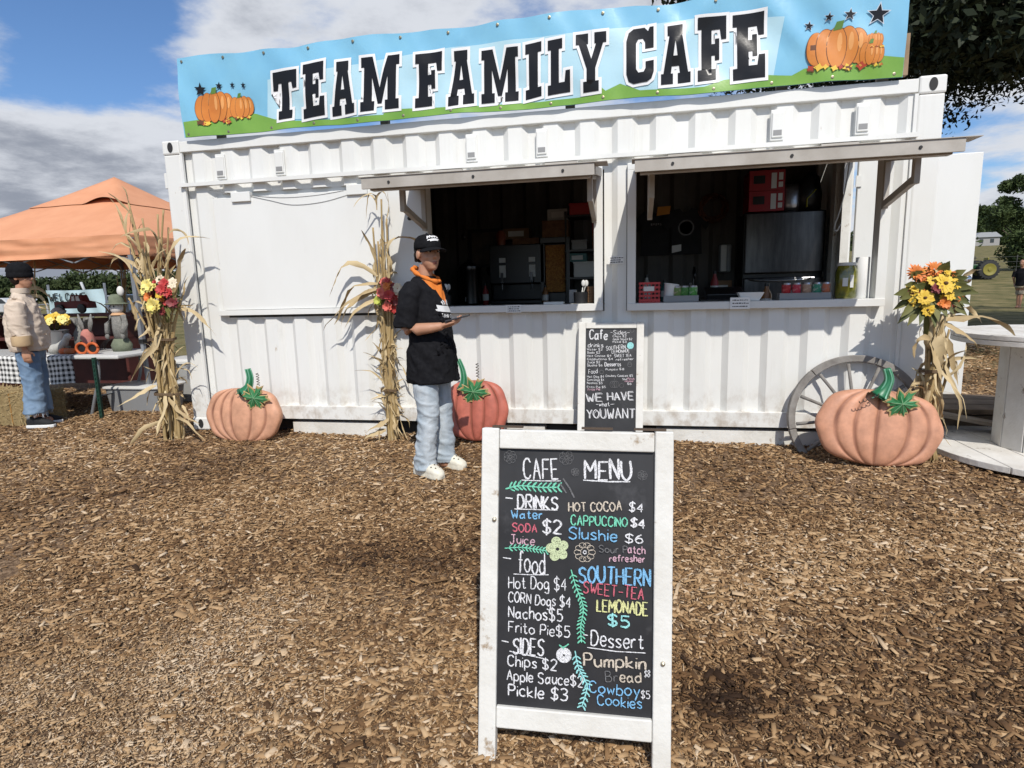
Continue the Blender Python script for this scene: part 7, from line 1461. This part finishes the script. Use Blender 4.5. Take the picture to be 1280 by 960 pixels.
    bx = at(158, 440, 2.8).x; bundle('corn stalk bundle at the back right pole of the tent', (bx, 2.8, .0), 1.75, 12, .13, .1, 43, 7, (.8,))
    S = [(-.03, .03, -.02, .055, 9, fy, 'sunflower', dkc, 1, .33), (.05, .0, -.02, .05, 9, fr_, 'lily', None, 2, .33), (.0, -.05, -.02, .05, 9, fm, 'lily', None, 2, .33), (-.06, -.02, -.01, .05, 9, fo, 'daisy', None, 1, .3)]
    bouquet('small yellow and red flower bunch behind the person in the cream jacket', (-3.28, 1.22, 1.12), S, 3, 10, .10)
    a, b_ = at(58, 363, 9.0), at(131, 379, 9.0); t = thing('welcome_banner', 'pale blue banner reading WELCOME hung behind the stall', 'banner', ((a.x+b_.x)/2, 9, b_.z)); f = MB(); vs = []; n = 30
    for j in range(5):
        for i in range(n+1): vs.append((a.x+(b_.x-a.x)*i/n, 9+.03*math.sin(i*.6+j), b_.z-.25+(a.z-b_.z+.25)*j/4-.02*math.sin(math.pi*i/n)))
    f.add(vs, [(j*(n+1)+i, j*(n+1)+i+1, (j+1)*(n+1)+i+1, (j+1)*(n+1)+i) for j in range(4) for i in range(n)]); f.build('cloth', mat('pale_blue_vinyl', (.38, .50, .53), (.42, .54, .57), scale=2, rough=.5), t, 180)
    f = MB(); W_ = (b_.x-a.x); cw = W_*.68/7; x = a.x+W_*.06; hh = .20
    for ch in 'WELCOME':
        for st in HW[ch]:
            for p, q in zip(st, st[1:]): f.bar((x+p[0]/7*cw*.8, 8.955, a.z-.30+p[1]/10*hh), (x+q[0]/7*cw*.8, 8.955, a.z-.30+q[1]/10*hh), .035, .004, (0, 1, 0))
        x += cw
    f.build('lettering', mat('banner_dark_ink', (.03, .04, .04), rough=.6), t)
    for x in (a.x, b_.x): f = MB(); f.tube([(x, 9.06, -.02), (x, 9.06, a.z+.15)], .03, 8); f.build('post', alu, t, 180)
    # striped cloth hanging at the end of the container
    t = thing('striped_cloth', 'red and white striped cloth hanging beside the left end of the container', 'cloth', (-.35, .9, .9)); st = [MB(), MB()]
    for k in range(14):
        z0 = .78+k*.032
        vs = []
        for i in range(13):
            x = -.78+.48*i/12; y = 1.3+.02*math.sin(i*1.1)
            vs += [(x, y, z0), (x, y, z0+.032)]
        st[k % 2].add(vs, [(2*i, 2*i+2, 2*i+3, 2*i+1) for i in range(12)])
    st[0].build('red_stripe', mat('flag_red', (.40, .03, .04), rough=.8), t, 180); st[1].build('white_stripe', mat('flag_white', (.6, .58, .56), rough=.8), t, 180); f = MB(); f.tube([(-.80, 1.33, 1.235), (-.26, 1.33, 1.235)], .012, 8); f.tube([(-.79, 1.33, -.01), (-.79, 1.33, 1.24)], .014, 8); f.tube([(-.27, 1.33, -.01), (-.27, 1.33, 1.24)], .014, 8); f.build('rail', blk, t, 180)
    # black folding chair back behind the pole
    t = thing('folding_chair', 'black folding chair behind the tent pole', 'chair', (-1.15, 2.2, 0)); f = MB()
    for x in (-1.35, -.95): f.tube([(x, 2.4, 0), (x, 2.15, .5), (x, 2.05, .85)], .014, 8); f.tube([(x, 2.0, 0), (x, 2.3, .5)], .014, 8)
    f.build('frame', blk, t, 180); f = MB(); f.b2((-1.36, 2.1, .44), (-.94, 2.45, .47)); f.build('seat', blk, t, bevel=.01); f = MB(); f.b2((-1.36, 2.03, .70), (-.94, 2.06, .88)); f.build('backrest', blk, t, bevel=.008)
build_stall()
# ------------------------------------------------------------------ trees, field and things far away
barkm = mat('bark', (.10, .075, .055), (.05, .038, .028), scale=9, rough=.95, bump=.8, bscale=25, stretch=(1, 1, .25))
oakl = mat('oak_leaf', (.012, .018, .008), (.026, .036, .014), scale=1.2, rough=.6, island=.6, spec=.25); midl = mat('tree_leaf', (.030, .050, .016), (.070, .095, .030), scale=.5, rough=.7, island=.6, spec=.2); farl = mat('far_wood_leaf', (.030, .045, .020), (.065, .085, .035), scale=.12, rough=.9, island=.5, spec=.1)
def leaf_mesh(name, centres, per, spread, size, m, parent, seed, flat=1.0):
    """many leaf-sized faces in clumps round the given centres (x, y, z, r)"""
    g = np.random.default_rng(seed); C = np.array(centres); n = len(C)*per; c = np.repeat(C, per, 0); d = g.normal(0, 1, (n, 3)); d /= np.linalg.norm(d, axis=1)[:, None]; rr = g.random(n)**.45
    p = c[:, :3]+d*(c[:, 3]*rr*spread)[:, None]*np.array([1, 1, flat]); a = g.normal(0, 1, (n, 3)); a /= np.linalg.norm(a, axis=1)[:, None]; b = np.cross(a, g.normal(0, 1, (n, 3))); b /= np.linalg.norm(b, axis=1)[:, None]; s = size*g.uniform(.6, 1.4, n)[:, None]
    vs = np.stack([p-a*s, p-b*s*.42+a*s*.1, p+a*s, p+b*s*.42+a*s*.1], 1).reshape(-1, 3)
    off = np.array(worldloc(parent)) if parent else 0; me = bpy.data.meshes.new(name); me.vertices.add(4*n); me.vertices.foreach_set('co', (vs-off).ravel().astype(np.float32)); me.loops.add(4*n); me.loops.foreach_set('vertex_index', np.arange(4*n, dtype=np.int32)); me.polygons.add(n); me.polygons.foreach_set('loop_start', np.arange(0, 4*n, 4, dtype=np.int32)); me.update(calc_edges=True)
    return link(name, me, m, parent)
def build_oak():
    """old oak right of and behind the container; its crown overhangs the picture's upper right"""
    T = V((13.6, 8.4, 0)); T.z = ground_z(T.x, T.y)-.05; t = thing('oak_tree', 'large dark spreading oak overhanging the right end of the container', 'tree', T, None); r = random.Random(12); f = MB(); f.tube(spline([T, T+V((-.1, 0, 1.5)), T+V((-.4, -.2, 3.2)), T+V((-.6, -.3, 4.6))], 4), [.62, .52, .47, .44, .42, .41, .40, .39, .38, .37, .36, .34, .32], 14); cl = []
    top = T+V((-.6, -.3, 4.3))
    for k in range(17):
        a = k*2*math.pi/17+r.uniform(-.2, .2); R = r.uniform(4.5, 8.2); e = top+V((math.cos(a)*R, math.sin(a)*R*.85, r.uniform(1.9, 4.2)-.03*R*R*.3)); mid = top.lerp(e, .5)+V((0, 0, .9)); P = spline([top+V((0, 0, -.5)), mid, e], 6); f.tube(P, [.20*(1-i/(len(P)-1))+.02 for i in range(len(P))], 8)
        for q in P[5:]:
            for j in range(4):
                w = q+V((r.gauss(0, .9), r.gauss(0, .9), r.gauss(.15, .55))); cl.append((w.x, w.y, w.z, r.uniform(.6, 1.15)))
                if r.random() < .5: f.tube([q, q.lerp(w, .6)+V((0, 0, .1)), w], [.03, .018, .008], 5)
    for k in range(130):
        a = r.uniform(0, 6.28); q = math.sqrt(r.random())*7.0; w = top+V((math.cos(a)*q, math.sin(a)*q*.85, 1.2+r.uniform(0, 4.2)*(1-(q/8.5)**2))); cl.append((w.x, w.y, w.z, r.uniform(.7, 1.2)))
    # the low drooping sprays seen over the container's right end
    for (px, py, Y, rr) in ((1150, 40, 3.5, .5), (1200, 30, 3.2, .6), (1250, 30, 2.8, .6), (1278, 60, 2.8, .5), (1215, 75, 3.6, .45), (1255, 92, 3.4, .40), (1180, 70, 4.0, .45), (1145, 85, 4.4, .45), (1235, 60, 3.0, .5), (1165, 105, 5.0, .35), (1208, 105, 4.4, .3), (1270, 112, 3.6, .28), (1235, 118, 4.2, .2), (1130, 20, 4.0, .6), (1222, 10, 3.0, .6), (1290, 20, 2.6, .7), (1300, 90, 3.0, .5), (880, -14, 9.0, .55), (905, -18, 9.0, .55), (870, -30, 9, .6), (1000, -45, 7, .8), (1080, -30, 6, .8), (1155, -20, 4, .8), (1185, 5, 3.6, .5), (1260, -10, 2.9, .7), (1130, 60, 4.6, .5), (1205, 128, 4.6, .14), (1190, 122, 4.6, .16), (1250, 116, 3.5, .2)):
        p = at(px, py-(36 if py >= 60 else 14), Y); cl.append((p.x, p.y, p.z, rr)); cl.append((p.x+r.gauss(0, rr*.5), p.y+r.uniform(0, .8), p.z+r.uniform(0, .5), rr)); f.tube([top+V((0, 0, .3)), top.lerp(p, .55)+V((0, 0, .9)), p+V((0, 0, .1)), p+V((r.gauss(0, .1), -.1, -.15))], [.09, .05, .016, .004], 6)
    f.build('trunk', barkm, t, 180); leaf_mesh('crown', cl, 300, 1.0, .062, oakl, t, 5, .75)
build_oak()
def tree(name, label, x, y, h, w, m, seed, nlv=220, lsz=.16, low=.25, group=None, base=None):
    z = (ground_z(x, y) if base is None else base)-.05; t = thing(name, label, 'tree', (x, y, z), group); r = random.Random(seed); T = V((x, y, z)); f = MB(); f.tube([T, T+V((r.gauss(0, .05)*w, 0, h*.35)), T+V((r.gauss(0, .08)*w, 0, h*.75))], [w*.06, w*.045, w*.012], 9); cl = []
    for k in range(30):
        a = r.uniform(0, 6.28); v = r.uniform(low, .93); q = w*.5*math.sin(math.pi*min(1, (v-low*.6)/(1.02-low*.6)))**.6*math.sqrt(r.random()); p = T+V((math.cos(a)*q, math.sin(a)*q, v*h)); cl.append((p.x, p.y, p.z, w*r.uniform(.11, .2)))
        if k % 3 == 0: f.tube([T+V((0, 0, h*v*.5)), T.lerp(p, .7)+V((0, 0, h*.06)), p], [w*.018, w*.01, w*.004], 5)
    f.build('trunk', barkm, t, 180); leaf_mesh('crown', cl, nlv, 1.1, lsz, m, t, seed, .8); return t
cx_ = at(1276, 345, 47); tree('cedar_tree', 'dark bushy cedar standing on the grass at the right edge', cx_.x, 47, 7.0, 4.6, midl, 3, 420, .13, .06)
for k, (px, Y, h, w, lb) in enumerate(((1228, 215, 13, 15, 'round dark tree nearest the open white door on the far rise'), (1243, 222, 12.5, 16, 'broad dark tree above the far farmhouse'), (1257, 230, 10, 13, 'lower dark tree beside the cedar on the far rise'), (1213, 220, 11, 14, 'dark tree half behind the open white door'), (1272, 245, 10, 15, 'far tree behind the cedar'))):
    g = at(px, 320, Y); tree('far_tree', lb, g.x, Y, h, w, midl, 20+k, 300, .5, .10, 'trees on the far rise at the right')
def build_far():
    # farmhouse on the rise
    g = at(1225, 312, 190); z = ground_z(g.x, 190); t = thing('farmhouse', 'small pale farmhouse with a grey roof on the far rise', 'house', (g.x, 190, z)); w, d, h = 6.2, 6.0, 2.2
    f = MB(); f.b2((g.x-w/2, 187, z-.4), (g.x+w/2, 193, z+h)); f.build('wall', mat('pale_siding', (.30, .29, .28), rough=.8), t); f = MB(); f.prism([(-w/2-.4, 0), (w/2+.4, 0), (w/2-1.2, 1.3), (-w/2+1.2, 1.3)], (g.x, 193.4, z+h), V((1, 0, 0)), V((0, 0, 1)), 6.8); f.build('roof', mat('grey_roof', (.34, .35, .37), rough=.7), t)
    f = MB()
    for q in (-1.8, .8): f = MB(); f.b2((g.x+q, 186.93, z+.7), (g.x+q+.9, 186.98, z+1.7)); f.build('window', mat('dark_pane', (.03, .035, .04), rough=.1), t)
    # tractor on the grass
    g = at(1230, 346, 38); x, y = g.x-.05, 38; z = ground_z(x, y); t = thing('tractor', 'dark tractor with yellow wheel rims parked on the grass beyond the door', 'tractor', (x, y, z)); gr = mat('tractor_green', (.012, .06, .02), rough=.4); yl = mat('tractor_yellow', (.22, .19, .03), rough=.5)
    for (dx, R, wd) in ((-.15, .56, .36), (-2.1, .40, .25)):
        for dy in (-.75, .55):
            f = MB(); f.lathe([(R*.62, 0), (R*.95, .02), (R, wd*.2), (R, wd*.8), (R*.95, wd-.02), (R*.62, wd)], (x+dx, y+dy+wd/2, z+R), 28, V((1, 0, 0)), V((0, 0, 1)), V((0, -1, 0)))
            for k in range(20): a = k*math.pi/10; f.box((x+dx+R*math.cos(a), y+dy, z+R+R*math.sin(a)), (.09, wd*.9, .05), Matrix.Rotation(-a+1.57, 3, 'Y'))
            wl = f.build('wheel', dark_void, t, 40); f = MB(); f.lathe([(R*.64, wd-.05), (R*.64, wd+.03), (R*.52, wd+.025), (R*.45, wd+.005), (R*.2, wd+.01), (R*.15, wd+.05), (.02, wd+.05)], (x+dx, y+dy+wd/2, z+R), 24, V((1, 0, 0)), V((0, 0, 1)), V((0, -1, 0))); f.build('rim', yl, wl, 40)
    f = MB(); f.b2((x-2.5, y-.3, z+.6), (x-.7, y+.3, z+1.15)); f.b2((x-.8, y-.35, z+.45), (x+.3, y+.35, z+.9)); f.build('body', gr, t, bevel=.05); f = MB(); f.b2((x-.35, y-.25, z+.95), (x+.1, y+.25, z+1.02)); f.b2((x+.05, y-.25, z+1.02), (x+.12, y+.25, z+1.3)); f.build('seat', yl, t, bevel=.02); f = MB(); f.tube([(x-.75, y, z+1.0), (x-.6, y, z+1.25)], .02, 6); f.lathe([(.16, 0), (.18, .01), (.16, .02)], (x-.6, y, z+1.26), 16); f.build('steering_wheel', dark_void, t, 40)
    # wire fence across the pasture
    t = thing('wire_fence', 'thin wire fence crossing the pasture behind the tractor', 'fence', (24, 44, 1)); 
    for k in range(12):
        x = 12+k*2.6; z = ground_z(x, 44); f = MB(); f.tube([(x, 44, z-.1), (x, 44, z+1.2)], .035, 6); f.build('post', mat('fence_steel', (.08, .08, .075), rough=.7), t)
    f = MB()
    for q in (.4, .75, 1.1): f.tube([(12+k*2.6, 44, ground_z(12+k*2.6, 44)+q) for k in range(12)], .010, 4)
    f.build('wire', MATS['fence_steel'], t)
    # orange bag by the far person
    f = MB(); c = V((18.0, 20.1, ground_z(18, 20.1))); t = thing('orange_bag', 'orange bag on the grass beside the distant person', 'bag', c); f.loft([(c, (.18, 0, 0), (0, .12, 0)), (c+V((0, 0, .3)), (.2, 0, 0), (0, .13, 0)), (c+V((0, 0, .5)), (.12, 0, 0), (0, .06, 0))], 14); f.build('bag', mat('orange_cloth', (.6, .12, .03), rough=.8), t, 180)
    # left: parked cars, pipe fence, wooded ridge
    def car(label, x, y, col, seed):
        z = ground_z(x, y); t = thing('parked_car', label, 'car', (x, y, z), 'cars parked beyond the tent'); f = MB(); P = [(-2.2, .35), (-2.2, .8), (-1.9, .95), (-1.2, 1.0), (-.7, 1.42), (.7, 1.45), (1.3, 1.0), (2.1, .88), (2.25, .6), (2.2, .35)]; f.prism(P, (x, y+.85, z), V((1, 0, 0)), V((0, 0, 1)), 1.7); f.build('body', mat('car_paint_%d' % seed, col, rough=.25, coat=.6), t, bevel=.08)
        f = MB(); f.prism([(-1.05, 1.02), (-.65, 1.36), (-.05, 1.38), (-.05, 1.02)], (x, y-.852, z), V((1, 0, 0)), V((0, 0, 1)), .004); f.prism([(.05, 1.02), (.05, 1.38), (.66, 1.37), (1.1, 1.02)], (x, y-.852, z), V((1, 0, 0)), V((0, 0, 1)), .004); f.build('window', mat('car_glass', (.02, .025, .03), rough=.05), t)
        for dx in (-1.35, 1.4):
            for dy in (-.86, .66): f = MB(); f.lathe([(.1, 0), (.32, 0), (.33, .1), (.32, .2), (.1, .2)], (x+dx, y+dy+.2, z+.33), 20, V((1, 0, 0)), V((0, 0, 1)), V((0, -1, 0))); w_ = f.build('wheel', dark_void, t, 40); f = MB(); f.lathe([(.02, .0), (.2, .0), (.2, .02)], (x+dx, y+dy-.005, z+.33), 16, V((1, 0, 0)), V((0, 0, 1)), V((0, -1, 0))); f.build('rim', steel, w_, 40)
    for k, (px, Y, c, lb) in enumerate(((172, 30, (.05, .08, .14), 'dark blue car parked beyond the tent pole'), (178, 38, (.55, .56, .57), 'white car parked in the far row behind the blue car'), (140, 40, (.30, .31, .33), 'silver car parked in the far row behind the scarecrow figure'), (8, 34, (.5, .5, .5), 'pale car parked beyond the person in the cream jacket'))):
        g = at(px, 380, Y); car(lb, g.x, Y, c, k)
    t = thing('pipe_fence', 'pale pipe rail fence beyond the tent', 'fence', (-14, 16, 0))
    for k in range(10): x = -22+k*2.2; f = MB(); f.tube([(x, 16, -.1), (x, 16, 1.1)], .04, 8); f.build('post', mat('pale_pipe', (.45, .46, .47), rough=.5), t, 180)
    f = MB()
    for q in (.55, 1.05): f.tube([(-22, 16, q), (-2.2, 16, q)], .035, 8)
    f.build('rail', MATS['pale_pipe'], t, 180)
    t = thing('lamp_pole', 'pale leaning pole far behind the welcome banner', 'pole', (-21, 20, 0)); a = at(105, 362, 20); f = MB(); f.tube([(a.x+.1, 20, -.05), (a.x, 20, a.z+.0), (a.x-.12, 20, a.z+.35)], .06, 8); f.build('pole', MATS['pale_pipe'], t, 180)
    r = random.Random(8); cl = []
    for k in range(330):
        x = -300+k*1.16+r.gauss(0, 2); y = 165+r.uniform(-12, 25)
        g = 9.5+2.8*noise.noise(V((x*.018, 0, 2)))+1.5*noise.noise(V((x*.09, 0, 7)))
        for j in range(3): cl.append((x+r.gauss(0, 1.5), y, g*(.28+.27*j)*r.uniform(.85, 1.08), r.uniform(2.2, 3.4)))
    o = leaf_mesh('wooded_ridge', cl, 90, 1.0, .75, farl, None, 9, .8); tag(o, 'dark wooded ridge along the left horizon', 'woods', kind='stuff')
    # woods closing the horizon elsewhere
    cl = []
    for k in range(260):
        x = 85+k*1.3; y = 260+r.uniform(-15, 25); z0 = ground_z(x, 200)
        for j in range(2): cl.append((x, y, z0+3+4*j, r.uniform(3, 4.5)))
    o = leaf_mesh('wooded_skyline', cl, 60, 1.0, 1.1, farl, None, 10, .8); tag(o, 'far woods on the skyline to the right', 'woods', kind='stuff')
build_far()
